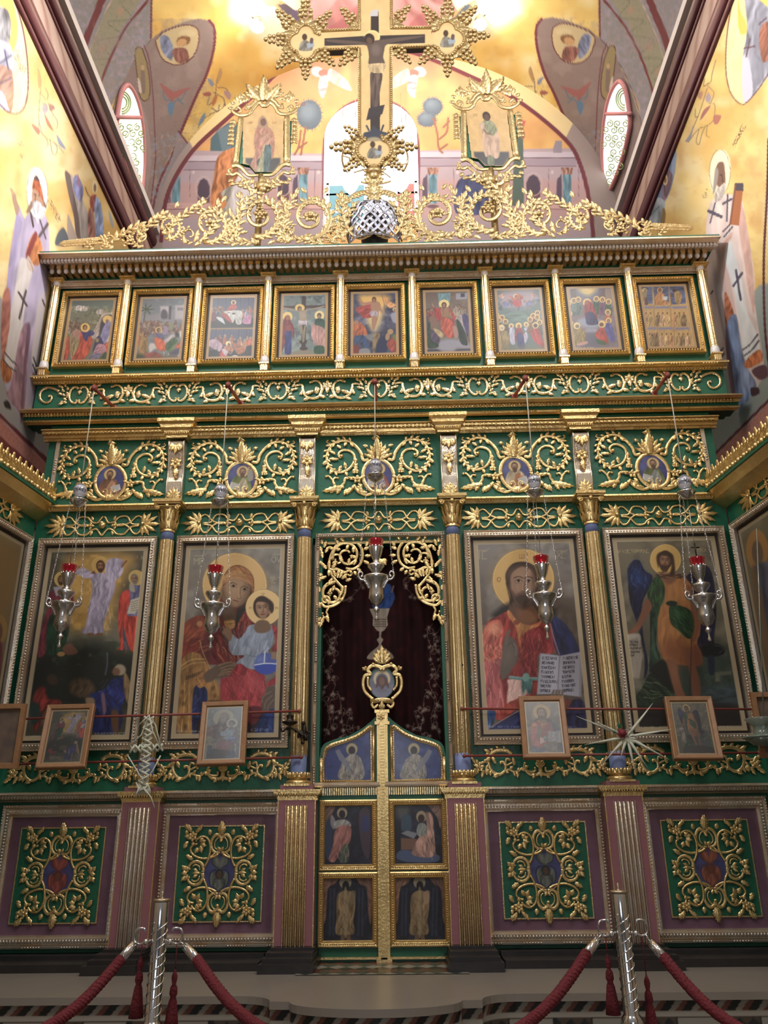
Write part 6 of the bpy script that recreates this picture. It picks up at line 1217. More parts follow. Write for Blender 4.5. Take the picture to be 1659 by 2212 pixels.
    # sash and lower robe
    p.P('c09a90', [470, 1540, 700, 1560, 640, 1700, 560, 1730, 450, 1790, 460, 1620], 2, fold=(10, 16, .2)); p.P('8c3420', [460, 1780, 560, 1760, 560, 1850, 430, 1900], 1, fold=(0, 16, .3)); p.L('5c7c7c', [480, 1520, 600, 1535, 750, 1535], 34); p.L('a0b4b0', [480, 1512, 600, 1526, 750, 1526], 6, a=.7); p.P('3c6464', [600, 1550, 690, 1540, 700, 1640, 660, 1700, 640, 1640, 610, 1700], 1.5, fold=(0, 12, .3)); p.E('6c9088', 640, 1520, 36, 44, 10)
    p.P('23264e', [900, 900, 1000, 940, 1100, 1060, 1180, 1240, 1150, 1300, 990, 1310, 930, 1200, 910, 1050], 1.5, fold=(-20, 24, .4)); p.L('8c6c80', [880, 950, 930, 1140, 980, 1290], 16, a=.8); p.P('2b2f58', [240, 2060, 420, 1950, 560, 1860, 600, 2060], 1.5, fold=(60, 20, .3)); p.L('9c7c70', [240, 2055, 420, 1945, 560, 1865], 8); p.P('24406c', [180, 1880, 330, 1870, 300, 2000, 200, 2050], 1.5, fold=(-15, 16, .4)); strokes(p, 'b0c4d8', (190, 1890, 290, 2000), 8, 80, 115, 5, .6, 10); p.P('221e3c', [1060, 1800, 1220, 1760, 1250, 2060, 1060, 2060], 2, fold=(0, 16, .5)); p.P('6c2c24', [1040, 1730, 1110, 1760, 1060, 1860], 2)
    # open book
    p.P('8f8c98', [786, 1275, 985, 1302, 1190, 1262, 1200, 1500, 1180, 1718, 960, 1690, 752, 1694], 1, smooth=False); p.P('7c7884', [1190, 1262, 1215, 1280, 1205, 1720, 1180, 1718], 1, smooth=False); p.L('5c5864', [985, 1302, 972, 1500, 966, 1690], 7); p.P('a4a2ae', [800, 1290, 960, 1312, 950, 1660, 780, 1670], 6, .5, smooth=False)
    for i, t in enumerate(('EICEIMIO', 'ПOIMHNO', 'KALOCKAI', 'ГINOCKO', 'TAEMAKAI', 'ГINOCKOMAI', 'YПOTON', 'EMONKA')):
        t = t.replace('П', 'N').replace('Г', 'F'); p.text(t, 812-i*4, 1312+i*47, 13.5, 27, '2c2a34', 4.5, -2, gap=1.33)
    for i, t in enumerate(('FINOCKEIME', 'OPATHPKA', 'FOFINOCK', 'TONPATER', 'KAITHN', 'PYXHNMOV', 'TIOHMIYPE', 'TONPROBA')): p.text(t, 1018-i*2, 1316+i*47, 12, 26, '2c2a34', 4.5, 5, gap=1.3)
    for i in range(4): p.L('6c5c50', [905+i*34, 1700, 925+i*30, 1655], 22)
    p.text('IC', 145, 240, 44, 76, '9a8e74', 7, gap=1.2); p.L('9a8e74', [135, 232, 230, 228, 262, 212], 6); p.text('XC', 955, 245, 44, 66, '8f8468', 6, gap=1.15); p.L('8f8468', [935, 236, 1040, 232, 1076, 214], 6); p.text('O', 350, 505, 32, 42, '5c4426', 5); p.text('W', 575, 270, 44, 40, '6c5430', 5); p.text('N', 930, 490, 26, 40, '7c6c50', 5)
    p.text('EKCPIMAI NNKAIOV THEON', 200, 2015, 13, 17, '7c84b0', 3); p.text('CNIPTA', 1065, 2020, 13, 17, '7c84a0', 3)

def ic_baptist(p):
    g = np.clip((p.y-150)/1300, 0, 1)[:, None]; p.c = hx('6e6552')*(1-g)+hx('4a4436')*g; p.cloud('847a64', 150, .5, .6); p.cloud('50483a', 120, .5, .6)
    p.P('2c3830', [950, 1250, 1120, 1180, 1250, 1240, 1340, 1400, 1420, 2060, 320, 2060, 340, 1750, 560, 1500], 24, .85); p.P('3a4448', [1000, 1640, 1330, 1600, 1360, 1800, 1000, 1790], 8, .9, fold=(90, 20, .3)); p.P('5c5848', [1140, 1470, 1300, 1450, 1300, 1490, 1190, 1500, 1190, 1560, 1140, 1560], 2, smooth=False); p.P('2c2420', [330, 1780, 700, 1740, 1380, 1800, 1400, 2060, 330, 2060], 8, .85); p.cloud('3c4c3c', 60, .5, .6, (960, 1330, 1350, 1750)); p.P('8a8470', [280, 1440, 420, 1560, 400, 1640, 280, 1600], 6, .5)
    # wings
    p.P('161a34', [280, 560, 280, 440, 340, 360, 400, 370, 450, 470, 520, 520, 500, 620, 420, 800, 430, 1100, 480, 1400, 440, 1530, 440, 1300, 360, 960, 300, 780], 1, fold=(15, 16, .5)); p.P('243a6c', [300, 500, 360, 420, 420, 480, 480, 540, 440, 620, 350, 640, 310, 600], 12, .7, fold=(0, 14, .3)); strokes(p, '4c6ca0', (300, 420, 460, 620), 20, 60, 70, 4, .5, 30); p.L('6c7c8c', [285, 440, 340, 362, 400, 372, 440, 450], 4, a=.7)
    p.P('17162e', [860, 520, 1000, 430, 1080, 440, 1130, 600, 1150, 900, 1130, 1180, 1230, 1240, 1200, 1300, 1020, 1310, 960, 1180, 960, 900, 880, 600], 1, fold=(-10, 18, .5)); p.P('101214', [980, 1250, 1100, 1180, 1230, 1230, 1180, 1300, 1040, 1310], 2); p.L('8c8c84', [1130, 1200, 1220, 1230, 1180, 1280], 4, a=.6); p.P('1c2430', [1070, 1310, 1130, 1320, 1130, 1480, 1080, 1480], 2)
    halo(p, 650, 360, 152, 'b08c44', 6)
    # body: hair shirt, green mantle
    p.P('8c5a28', [600, 520, 720, 500, 860, 560, 910, 640, 900, 780, 930, 860, 990, 900, 990, 1080, 960, 1180, 1010, 1300, 980, 1400, 700, 1380, 620, 1320, 580, 1180, 570, 960, 580, 820, 640, 780, 630, 640], 1, fold=(6, 30, .2)); p.P('6c3c20', [640, 1150, 760, 1130, 860, 1200, 960, 1180, 1010, 1310, 980, 1400, 820, 1410, 660, 1330, 620, 1250], 10, .6); p.E('a8743a', 750, 640, 80, 80, soft=26, a=.5); p.E('a06c34', 640, 960, 60, 120, soft=26, a=.5)
    p.P('6f4a34', [590, 500, 700, 490, 760, 540, 700, 600, 640, 580], 3); p.P('243c20', [490, 640, 540, 540, 600, 540, 640, 620, 640, 720, 600, 830, 560, 940, 500, 800, 470, 700], 1, fold=(8, 16, .4)); strokes(p, '5c7840', (500, 560, 620, 780), 22, 80, 95, 4, .5, 14); p.P('1e3424', [500, 830, 570, 900, 560, 1180, 600, 1330, 560, 1360, 490, 1470, 500, 1200], 1, fold=(4, 16, .45)); p.P('4c6450', [520, 1000, 545, 1200, 580, 1330, 560, 1345, 520, 1240], 2, .6)
    p.P('20381f', [690, 820, 780, 810, 880, 850, 930, 920, 930, 1080, 880, 1140, 780, 1060, 700, 980], 1, fold=(-35, 16, .45)); p.E('1c2818', 710, 790, 56, 26); strokes(p, '5c7848', (700, 830, 900, 1080), 18, 120, 48, 4, .5, 10); p.P('1e2c1c', [340, 1740, 420, 1620, 500, 1480, 620, 1560, 740, 1700, 560, 1760, 420, 1820], 1, fold=(-50, 18, .5)); p.P('1c1c16', [500, 1440, 620, 1340, 720, 1500, 760, 1680, 560, 1540], 3); strokes(p, '84906c', (380, 1540, 680, 1740), 18, 130, 25, 5, .5, 22)
    # limbs
    p.P('6e4630', [460, 740, 520, 820, 480, 900, 420, 1010, 380, 1060, 300, 1100, 270, 1080, 340, 1020, 400, 900], 1.5); p.P('6a4028', [860, 620, 900, 640, 960, 800, 990, 960, 960, 1140, 900, 1170, 930, 1000, 900, 850], 2, .8); p.P('74492f', [660, 1340, 760, 1380, 780, 1500, 820, 1640, 850, 1720, 760, 1710, 720, 1600, 690, 1480], 2); p.P('6e442c', [850, 1250, 900, 1250, 950, 1420, 990, 1560, 990, 1710, 920, 1710, 900, 1560, 880, 1440], 2); p.E('8c6040', 740, 1460, 30, 70, -10, soft=12, a=.6); p.P('6a3c24', [930, 1200, 1000, 1280, 990, 1400, 930, 1380], 3); p.E('8a5c3c', 355, 1050, 36, 20, -30, soft=6, a=.6)
    p.L('2c1c12', [905, 1130, 900, 1400, 885, 1710], 7); p.L('5c4028', [920, 1190, 1010, 1200, 1060, 1195], 5, a=.6)
    p.face(645, 375, 86, '74503a', '3c2818', True, 4, '2c1a10', '96704e'); p.P('3a2618', [560, 340, 590, 290, 660, 285, 720, 310, 740, 400, 740, 500, 690, 520, 710, 420, 690, 340, 620, 320, 580, 350, 580, 440], 2); strokes(p, '3a2618', (540, 480, 800, 540), 26, 60, 20, 8, .8, 40)
    # scroll with writing
    p.P('857a6c', [230, 1110, 390, 1090, 410, 1200, 420, 1330, 400, 1480, 380, 1530, 270, 1480, 290, 1350, 285, 1220, 240, 1180], 1.5, fold=(4, 30, .12)); p.P('a0968a', [240, 1105, 380, 1092, 370, 1130, 240, 1140], 3, .6)
    for i, t in enumerate(('METANO', 'EITEHF', 'FIKENFAP', 'TONOYPA', 'NON')): p.text(t, 298, 1160+i*33, 11, 18, '2c2620', 3.4, 0)
    p.text('OAFIOC', 135, 262, 22, 32, 'a08c60', 4); p.text('IOANNHC', 308, 258, 20, 32, 'a08c60', 4); p.text('PROA', 965, 250, 18, 30, '8c7c58', 4); p.text('NHCIAYONN', 380, 2000, 14, 18, '8c8468', 3); p.text('OAPYO', 590, 2000, 16, 24, '8c9070', 3); p.text('ONO PMO', 1180, 2000, 14, 18, '8c8468', 3)

LI = 'large icons of the lower tier'
icon_thing('large_icon', 'large icon of a white-robed figure between two prophets, leftmost of the tall row', 'icon', -2.647, -1.714, 1.34, 2.941, 15, 1160, 4.707, ic_transfig, LI)
icon_thing('large_icon', 'large icon of a veiled mother holding a haloed child with a blue globe', 'icon', -1.567, -.651, 1.34, 2.941, 345, 1155, 4.707, ic_virgin, LI)
icon_thing('large_icon', 'large icon of a bearded man in red robe holding an open book of Greek text', 'icon', .651, 1.567, 1.34, 2.941, 1000, 1140, 4.707, ic_christ, LI)
icon_thing('large_icon', 'large icon of a dark-winged bearded saint in hair shirt and green cloak holding a scroll', 'icon', 1.714, 2.647, 1.34, 2.941, 1295, 1130, 4.558, ic_baptist, LI)

# ================================================================ the festival icons
def crowd(p, box, n, cols, r=14, halo_c=None, skin='8a6248', h=70, seed=3):
    q = np.random.RandomState(seed); x0, y0, x1, y1 = box; pts = sorted([(q.uniform(y0, y1), q.uniform(x0, x1)) for _ in range(n)])
    for i, (y, x) in enumerate(pts):
        c = cols[q.randint(len(cols))]; hh = h*q.uniform(.8, 1.2)
        if halo_c and q.rand() < .7: p.E(halo_c, x, y, r*1.7)
        p.P(c, [x-r*.9, y+r, x+r*.9, y+r, x+r*1.6, y+hh*.6, x+r*1.4, y+hh, x-r*1.4, y+hh, x-r*1.6, y+hh*.5], .7, fold=(q.uniform(-20, 20), r*.5, .35))
        p.E(('4a3424', '8c8478', '5c3c28')[q.randint(3)], x, y, r*.95, r*1.1); p.E(skin, x+q.uniform(-.2, .2)*r, y+r*.15, r*.6, r*.8)
def f1(p):
    p.c[:] = hx('6c6c58'); p.P('5c6c6c', [380, 660, 1180, 660, 1160, 800, 380, 800], 14, smooth=False); p.cloud('8c8c70', 60, .5, .8, (330, 1150, 760, 1050)); p.cloud('4c4c38', 40, .55, .7, (330, 1150, 800, 1050)); p.cloud('6c5044', 50, .55, .6, (330, 1150, 950, 1200))
    for x, y in ((530, 790), (600, 800), (870, 850)): p.P('b0a49c', [x-50, y+40, x-50, y-10, x, y-40, x+60, y-20, x+60, y+40], 1, fold=(0, 14, .3))
    crowd(p, (350, 1030, 540, 1150), 26, ['7c6c54', '8c7c60', '6c5c48'], 20, None, '7c6450', 60, 5)
    p.P('a8988c', [740, 1240, 860, 1000, 920, 890, 1010, 870, 1110, 850, 1120, 890, 1010, 910, 930, 960, 880, 1050, 840, 1260, 780, 1300], 1, fold=(30, 16, .2)); p.P('3a3444', [880, 1080, 960, 920, 1080, 950, 1080, 1300, 900, 1380], 2)
    p.E('d0a850', 1000, 985, 80, 72); p.P('7c78a0', [960, 1050, 1000, 980, 1060, 1050, 1070, 1170, 1000, 1330, 930, 1380, 880, 1300, 910, 1150], 1, fold=(12, 16, .2)); p.E('7c6458', 990, 1010, 24, 32); p.P('b0aca0', [1000, 1280, 1090, 1160, 1100, 1260, 980, 1400], 1, fold=(40, 10, .2))
    p.P('a8462c', [270, 1600, 300, 1300, 340, 1240, 390, 1350, 380, 1500, 330, 1640], 1, fold=(5, 14, .3)); p.P('8c7850', [380, 1290, 420, 1190, 520, 1160, 560, 1220, 520, 1400, 420, 1640, 380, 1500], 1, fold=(10, 16, .3)); p.P('a8756c', [420, 1180, 520, 1150, 560, 1200, 520, 1320, 440, 1240], 1, .7)
    p.P('b04428', [560, 1180, 620, 1180, 740, 1280, 740, 1400, 640, 1600, 500, 1670, 420, 1620, 520, 1440], 1, fold=(18, 18, .3)); p.P('34386c', [580, 1160, 660, 1140, 780, 1190, 760, 1240, 690, 1260, 660, 1340, 600, 1270], 1, fold=(20, 12, .3)); p.E('d0a850', 634, 1115, 76, 74); p.E('5c3c20', 630, 1110, 38, 44); p.E('9c7450', 634, 1118, 22, 30); p.P('b85030', [940, 1400, 1080, 1320, 1060, 1600, 960, 1540], 1, fold=(20, 14, .3))
    p.P('a87888', [800, 1400, 900, 1360, 960, 1420, 960, 1520, 780, 1540], 1, fold=(50, 12, .25)); p.P('34345c', [820, 1270, 880, 1260, 930, 1380, 840, 1380, 760, 1520, 770, 1420], 1); p.E('8a7c54', 830, 1320, 26, 36); p.P('384c34', [880, 1600, 960, 1510, 1010, 1560, 1000, 1660, 850, 1660], 1, fold=(30, 12, .3)); p.P('6c6480', [690, 1600, 800, 1530, 900, 1560, 760, 1660], 1, fold=(60, 10, .3)); p.P('4c4438', [260, 1640, 1040, 1650, 1040, 1700, 260, 1700], 3, smooth=False)
def f2(p):
    p.c[:] = hx('6c7078'); p.cloud('80868c', 120, .5, .6); p.P('807c84', [180, 620, 480, 600, 800, 560, 1060, 460, 1460, 380, 1460, 760, 200, 820], 3, smooth=False); p.P('a09aa0', [1165, 350, 1460, 340, 1460, 700, 1165, 700], 2, smooth=False)
    for i in range(6): p.P('5c4c5c', [1230+i*38, 410, 1250+i*38, 410, 1250+i*38, 480, 1230+i*38, 480], 1, smooth=False)
    p.P('a8a0a4', [785, 370, 1015, 370, 990, 680, 790, 680], 2, smooth=False); p.P('4c4450', [810, 680, 810, 520, 880, 452, 960, 520, 970, 680], 2); p.P('3c3c44', [1015, 370, 1070, 370, 1050, 700, 1000, 700], 2, smooth=False)
    for k in range(60):
        a = k*.9; r = 60+150*((k*7) % 10)/10; p.L(('34482c', '4a6038', '28381f')[k % 3], [430, 450, 430+r*.6*math.cos(a), 450+r*.5*math.sin(a), 430+r*math.cos(a), 450+r*.8*math.sin(a)], 14)
    p.L('3c4030', [390, 610, 370, 700, 360, 820], 24); crowd(p, (190, 760, 1440, 1000), 90, ['7c5448', '6c4c44', '8c7c74', '5c4c4c', '946050', '6c6450'], 24, None, '94705c', 110, 8)
    p.P('8c7c9c', [870, 880, 960, 880, 990, 1000, 940, 1120, 860, 1110], 2, smooth=False); p.P('7c8068', [1010, 820, 1120, 800, 1100, 960, 1020, 990], 2)
    crowd(p, (180, 960, 420, 1250), 16, ['8c7048', 'a07858', '7c5850', '6c7450'], 34, None, '94705c', 230, 4); p.P('b4582c', [180, 1120, 250, 1120, 250, 1300, 150, 1500, 140, 1380], 2, fold=(10, 20, .3)); p.P('8c6c3c', [270, 1180, 420, 1180, 460, 1400, 380, 1700, 210, 1700, 240, 1400], 2, fold=(5, 28, .3))
    p.P('b8b0b0', [520, 1330, 640, 1330, 700, 1440, 620, 1480, 540, 1560, 510, 1640, 520, 1700, 480, 1700, 500, 1540, 490, 1420], 2); p.P('a89ca0', [880, 1280, 960, 1180, 1080, 1100, 1170, 1110, 1140, 1190, 1040, 1260, 920, 1330, 900, 1500], 2, fold=(40, 20, .2)); p.L('c4bcbc', [960, 1450, 1010, 1520, 990, 1620], 26); p.L('b4acac', [880, 1540, 870, 1650], 20)
    p.E('c0a468', 745, 985, 88, 84); p.E('4c3820', 745, 985, 50, 56); p.E('8c7048', 760, 990, 30, 40); p.P('5c587c', [670, 1060, 780, 1060, 880, 1130, 860, 1220, 760, 1210, 690, 1150], 2, fold=(30, 16, .25)); p.P('b4542c', [640, 1190, 760, 1190, 900, 1290, 910, 1500, 760, 1510, 670, 1400], 2, fold=(15, 26, .25))
    p.P('3c5c34', [930, 1370, 1060, 1230, 1180, 1180, 1220, 1300, 1100, 1420, 1020, 1580, 930, 1440], 2, fold=(30, 18, .4)); p.P('7c7440', [1020, 1600, 1120, 1400, 1240, 1330, 1200, 1420], 3, .8); p.P('b0482c', [1240, 1330, 1400, 1280, 1400, 1480, 1200, 1440], 2, fold=(30, 20, .3)); p.P('c8c0b8', [1250, 1040, 1370, 1020, 1390, 1190, 1290, 1160], 2, fold=(10, 16, .2)); p.P('2c2c34', [1190, 1060, 1260, 1060, 1250, 1160, 1180, 1140], 3)
    p.P('983c38', [400, 1600, 560, 1560, 700, 1560, 880, 1700, 700, 1760, 380, 1740], 3, fold=(60, 22, .3)); p.P('5c5438', [120, 1680, 1400, 1640, 1400, 1780, 100, 1790], 8, .8); p.P('b89094', [1230, 1620, 1370, 1480, 1380, 1660, 1240, 1660], 2); p.P('4c4860', [1060, 1540, 1240, 1460, 1240, 1600, 1060, 1610], 3); p.P('34402c', [140, 1620, 300, 1600, 380, 1700, 240, 1760, 130, 1760], 4)
def f3(p):
    p.c[:] = hx('c89850')
    for y0, s in ((95, 0), (555, 1)):
        p.P('4a4a62', [150-30*s, y0, 835-15*s, y0-8, 820-15*s, y0+430+10*s, 130-25*s, y0+440+5*s], .6, smooth=False); p.P('231a16', [140-30*s, y0+290, 825-15*s, y0+290, 820-15*s, y0+430+10*s, 130-25*s, y0+440+5*s], 5, smooth=False)
        for x in (270, 385, 605, 720): p.L('2c2a3c', [x-30*s, y0, x-35*s, y0+140], 10, smooth=False); p.L('7078a0', [x+14-30*s, y0, x+8-30*s, y0+120], 6, smooth=False, a=.6)
    crowd(p, (165, 215, 380, 290), 12, ['8c3430', '6c6c80', '4c4440', '8c5c3c'], 17, None, '946c54', 90, 2); crowd(p, (620, 210, 800, 290), 10, ['9c4434', '7c8090', 'a85c40', '5c5450'], 17, None, '946c54', 90, 6)
    p.P('b0b0ac', [360, 290, 600, 280, 620, 380, 580, 470, 520, 400, 480, 460, 430, 380], .7, fold=(0, 12, .2)); p.P('a8a4a0', [520, 380, 600, 370, 610, 470, 540, 480], .7, fold=(0, 8, .3)); p.E('4c3020', 495, 322, 26, 12); p.E('4c3020', 430, 310, 14, 6)
    p.E('d8c080', 493, 158, 38, 34); p.E('6c4428', 493, 160, 20, 24); p.P('a84028', [400, 275, 440, 210, 480, 185, 530, 200, 540, 240, 480, 275], .7, fold=(20, 8, .3)); p.P('98382c', [310, 330, 380, 320, 450, 400, 470, 460, 400, 420, 320, 360], .7, fold=(40, 8, .3)); p.P('a87090', [630, 400, 700, 340, 750, 360, 740, 470, 630, 465], .7, fold=(10, 10, .2)); p.P('6c2c2c', [160, 330, 220, 310, 230, 420, 160, 430], .7, fold=(0, 8, .3)); p.P('b8bcc0', [245, 370, 330, 390, 370, 480, 350, 470, 260, 410], 1)
    crowd(p, (150, 640, 780, 720), 18, ['9c5c3c', 'a8908c', '4c4440', '7c3c34', 'b08050'], 19, None, 'a07c64', 120, 9); p.P('a88c9c', [140, 720, 230, 700, 330, 780, 290, 880, 230, 860, 130, 790], .7, fold=(15, 10, .2)); p.P('a83c34', [250, 985, 300, 880, 340, 840, 400, 920, 400, 980, 320, 990], .7, fold=(15, 9, .3)); p.P('b8a8b0', [320, 850, 390, 840, 410, 900, 370, 940], .7, fold=(30, 8, .2))
    p.E('d8c890', 415, 765, 38, 38); p.E('7c4c30', 425, 780, 20, 28); p.P('a86c48', [350, 810, 420, 790, 490, 830, 480, 880, 400, 870], .7, fold=(30, 9, .25)); p.L('b08464', [400, 870, 450, 910, 490, 850], 12); p.P('9c5c34', [440, 700, 520, 760, 640, 810, 660, 880, 560, 920, 500, 830], .7, fold=(50, 10, .25)); p.E('b8b4a8', 515, 955, 50, 22); p.P('b05c34', [680, 720, 760, 690, 800, 760, 690, 800], .7, fold=(20, 8, .3)); p.P('1c2420', [680, 810, 790, 800, 800, 930, 700, 940], .7, fold=(5, 8, .4)); p.P('182018', [120, 900, 250, 860, 280, 980, 130, 990], 2)
    for x in (600, 650): p.L('8c4c2c', [x, 880, x-4, 950], 6)
def f4(p):
    p.c[:] = hx('6f7876'); p.cloud('8a9490', 90, .45, .8); p.cloud('4a4e54', 70, .55, .7, (100, 800, 130, 900)); p.P('807864', [110, 1020, 300, 950, 450, 920, 600, 950, 790, 1010, 790, 1040, 110, 1040], 2)
    p.L('3c2822', [450, 160, 450, 300], 60, smooth=False); p.L('4a3028', [130, 300, 790, 285], 40, smooth=False); p.L('3c2822', [450, 280, 445, 900], 64, smooth=False); p.P('3c2822', [390, 900, 420, 880, 480, 880, 510, 905, 480, 925, 410, 925], 1); p.P('3c2822', [380, 790, 500, 780, 490, 830, 395, 830], 1, smooth=False)
    p.E('d0ac5c', 392, 305, 72, 56); p.P('94806c', [150, 300, 250, 312, 350, 340, 500, 330, 640, 300, 750, 275, 750, 295, 640, 322, 500, 350, 490, 480, 480, 530, 390, 530, 388, 440, 375, 370, 340, 355, 250, 335, 150, 318], .8); p.E('a89680', 440, 420, 40, 40, soft=6, a=.6); p.E('5c4430', 388, 318, 32, 36); p.E('8c7458', 392, 328, 20, 26)
    p.P('b0a4ac', [375, 490, 430, 500, 490, 495, 490, 560, 470, 550, 430, 560, 375, 575], .8, fold=(0, 10, .2)); p.P('8a7a60', [385, 560, 425, 560, 440, 640, 460, 560, 480, 560, 470, 680, 455, 800, 430, 800, 420, 700, 400, 640], .8); p.L('5c4c38', [435, 600, 440, 780], 4)
    halo(p, 212, 435, 72, 'd8b868', 5); p.P('7c2c2c', [180, 430, 240, 425, 260, 500, 300, 580, 310, 700, 290, 760, 270, 640, 200, 620, 180, 800, 110, 980, 110, 700, 140, 540], .8, fold=(8, 14, .3)); p.P('2e3470', [190, 640, 270, 650, 270, 800, 260, 980, 180, 985, 170, 860], .8, fold=(3, 12, .35)); p.E('8c6040', 216, 450, 30, 40); p.P('8a3c38', [190, 580, 250, 560, 260, 640, 200, 640], 1)
    halo(p, 680, 420, 72, 'd8c080', 5); p.P('345040', [620, 480, 700, 460, 760, 500, 760, 600, 720, 660, 660, 650, 610, 600], .8, fold=(15, 12, .3)); p.P('ac8078', [580, 540, 630, 560, 700, 580, 760, 650, 770, 960, 740, 970, 740, 880, 650, 880, 590, 790, 560, 700], .8, fold=(6, 16, .22)); p.P('284c34', [610, 870, 740, 870, 750, 970, 610, 975], .8, fold=(5, 12, .3)); p.E('4a3424', 678, 420, 32, 38); p.E('8c6c50', 676, 432, 22, 28)
def f5(p):
    p.c[:] = hx('4c4a60'); p.cloud('2c2c44', 60, .5, .8, (760, 1320, 370, 1100)); p.cloud('7c7c90', 50, .55, .6, (760, 1320, 600, 800)); p.P('d8a84c', [880, 370, 1150, 370, 1230, 420, 1140, 560, 1120, 640, 1050, 780, 980, 700, 960, 560, 880, 470], 7, .95); p.P('c8b484', [940, 600, 1150, 560, 1090, 800, 1010, 800], 8, .6)
    p.P('943830', [820, 530, 920, 500, 1000, 480, 1020, 620, 940, 650, 880, 620], 1, fold=(60, 14, .3)); p.P('a8705c', [860, 420, 920, 460, 1010, 450, 1010, 480, 920, 490, 860, 430], 1); p.P('9c7458', [1005, 450, 1060, 440, 1110, 470, 1130, 540, 1170, 590, 1150, 600, 1100, 560, 1090, 640, 1060, 740, 1030, 800, 1010, 700, 1010, 600, 1000, 520], 1); p.E('5c3c28', 1040, 425, 26, 32); p.E('94684c', 1040, 435, 16, 22); p.P('9c8c94', [990, 570, 1050, 560, 1085, 580, 1080, 640, 1050, 620, 1000, 625], 1, fold=(10, 10, .25))
    p.L('5c4030', [1135, 375, 1160, 480, 1175, 570], 5); p.P('c08850', [1150, 380, 1220, 440, 1300, 490, 1240, 530, 1180, 480], 1, fold=(50, 12, .2)); p.E('d0b078', 1285, 545, 24, 24); p.E('8c6450', 1285, 550, 14, 18); p.P('8c8898', [1240, 600, 1310, 580, 1310, 700, 1260, 690], 2)
    p.P('a4562c', [770, 700, 840, 680, 920, 740, 960, 840, 880, 870, 820, 850, 780, 900, 765, 800], 1, fold=(20, 14, .3)); p.E('94705c', 830, 700, 26, 28); p.P('34486c', [820, 880, 900, 850, 950, 900, 1000, 1060, 940, 1040, 890, 920, 830, 960], 1, fold=(30, 12, .3)); p.P('782c24', [770, 980, 850, 980, 860, 1060, 770, 1080], 2); p.P('807c80', [870, 1020, 970, 1010, 990, 1070, 870, 1080], 1); p.P('8a8684', [930, 850, 1040, 840, 1030, 920, 960, 900], 2, .7)
    p.P('7c6848', [1040, 830, 1110, 840, 1080, 960, 1030, 1080, 1020, 960], 1, fold=(10, 12, .3)); p.P('22264c', [1100, 900, 1180, 850, 1200, 960, 1180, 1060, 1060, 1060], 2); p.P('8c3c28', [1190, 960, 1260, 870, 1320, 870, 1320, 1060, 1260, 1060], 1, fold=(30, 12, .3)); p.E('a08054', 1235, 810, 34, 34); p.E('9c7850', 1200, 870, 26, 46, 10); p.P('6c6c34', [1260, 850, 1320, 840, 1320, 920, 1270, 900], 2)
def f6(p):
    p.c[:] = hx('6c5a50'); p.cloud('7c6c58', 60, .5, .6); p.P('6c9098', [345, 130, 530, 120, 520, 280, 500, 330, 360, 330, 355, 200], 1, fold=(5, 14, .2), smooth=False); p.P('908c98', [610, 130, 780, 120, 775, 210, 610, 220], 1, smooth=False); p.P('3c3c50', [680, 130, 740, 128, 740, 180, 680, 182], 1, smooth=False)
    crowd(p, (560, 310, 770, 370), 8, ['7c6c5c', '8c7c6c'], 22, None, '947864', 110, 3); crowd(p, (130, 360, 260, 400), 5, ['7c6c5c', '6c4440', '8c4038'], 24, None, '8c6c58', 110, 5)
    p.P('8c8894', [130, 900, 330, 830, 560, 790, 800, 860, 820, 940, 640, 940, 560, 980, 400, 975, 330, 940, 130, 950], 5); p.P('3c3c4c', [130, 950, 330, 945, 420, 985, 560, 985, 640, 945, 820, 940, 830, 1010, 130, 1015], 1, smooth=False)
    p.P('982c28', [270, 320, 340, 350, 400, 340, 400, 480, 350, 540, 310, 520, 300, 420], 1, fold=(10, 12, .3)); p.P('a03430', [500, 330, 560, 400, 600, 480, 580, 560, 600, 700, 560, 780, 540, 600], 1, fold=(5, 12, .3)); p.P('b04c30', [400, 500, 470, 480, 560, 560, 560, 700, 530, 790, 440, 730, 390, 620], 1, fold=(20, 16, .28))
    p.E('d8bc70', 437, 280, 76, 60); p.P('8a6448', [385, 350, 430, 335, 500, 345, 560, 470, 540, 500, 500, 470, 430, 480, 400, 450], 1, fold=(10, 14, .15)); p.E('4a2c1c', 437, 300, 38, 44); p.E('8c6444', 437, 305, 24, 32); p.L('a08068', [290, 330, 270, 300, 265, 280], 12)
    p.P('7c5c4c', [220, 480, 300, 470, 350, 560, 330, 640, 270, 640], 1); p.P('a89064', [280, 650, 350, 660, 430, 730, 400, 780, 340, 740], 1, fold=(50, 10, .2)); p.P('54445c', [240, 650, 300, 700, 370, 780, 360, 870, 280, 860, 240, 760], 1, fold=(20, 12, .3)); p.P('283c2c', [170, 560, 230, 560, 250, 800, 350, 870, 340, 920, 200, 930, 180, 800], 1, fold=(10, 12, .35)); p.P('484058', [120, 420, 190, 470, 200, 760, 160, 800, 120, 640], 1, fold=(5, 10, .35)); p.P('94342c', [130, 760, 190, 770, 170, 850, 130, 840], 1)
    p.P('24342c', [620, 500, 680, 500, 780, 850, 740, 890, 680, 850, 640, 700], 1, fold=(-12, 12, .3)); p.P('9c8c8c', [600, 520, 620, 470, 700, 450, 770, 720, 700, 600, 640, 510], 1, fold=(-20, 10, .25)); p.P('443c68', [700, 460, 790, 460, 790, 740, 770, 740], 1, fold=(-5, 10, .35)); p.E('8a8070', 650, 480, 22, 30); p.P('9c786c', [560, 620, 620, 620, 650, 740, 600, 790], 1.5); p.text('NNOACCIC AIONPCOV EAN', 140, 990, 14, 14, 'b0a890', 3)
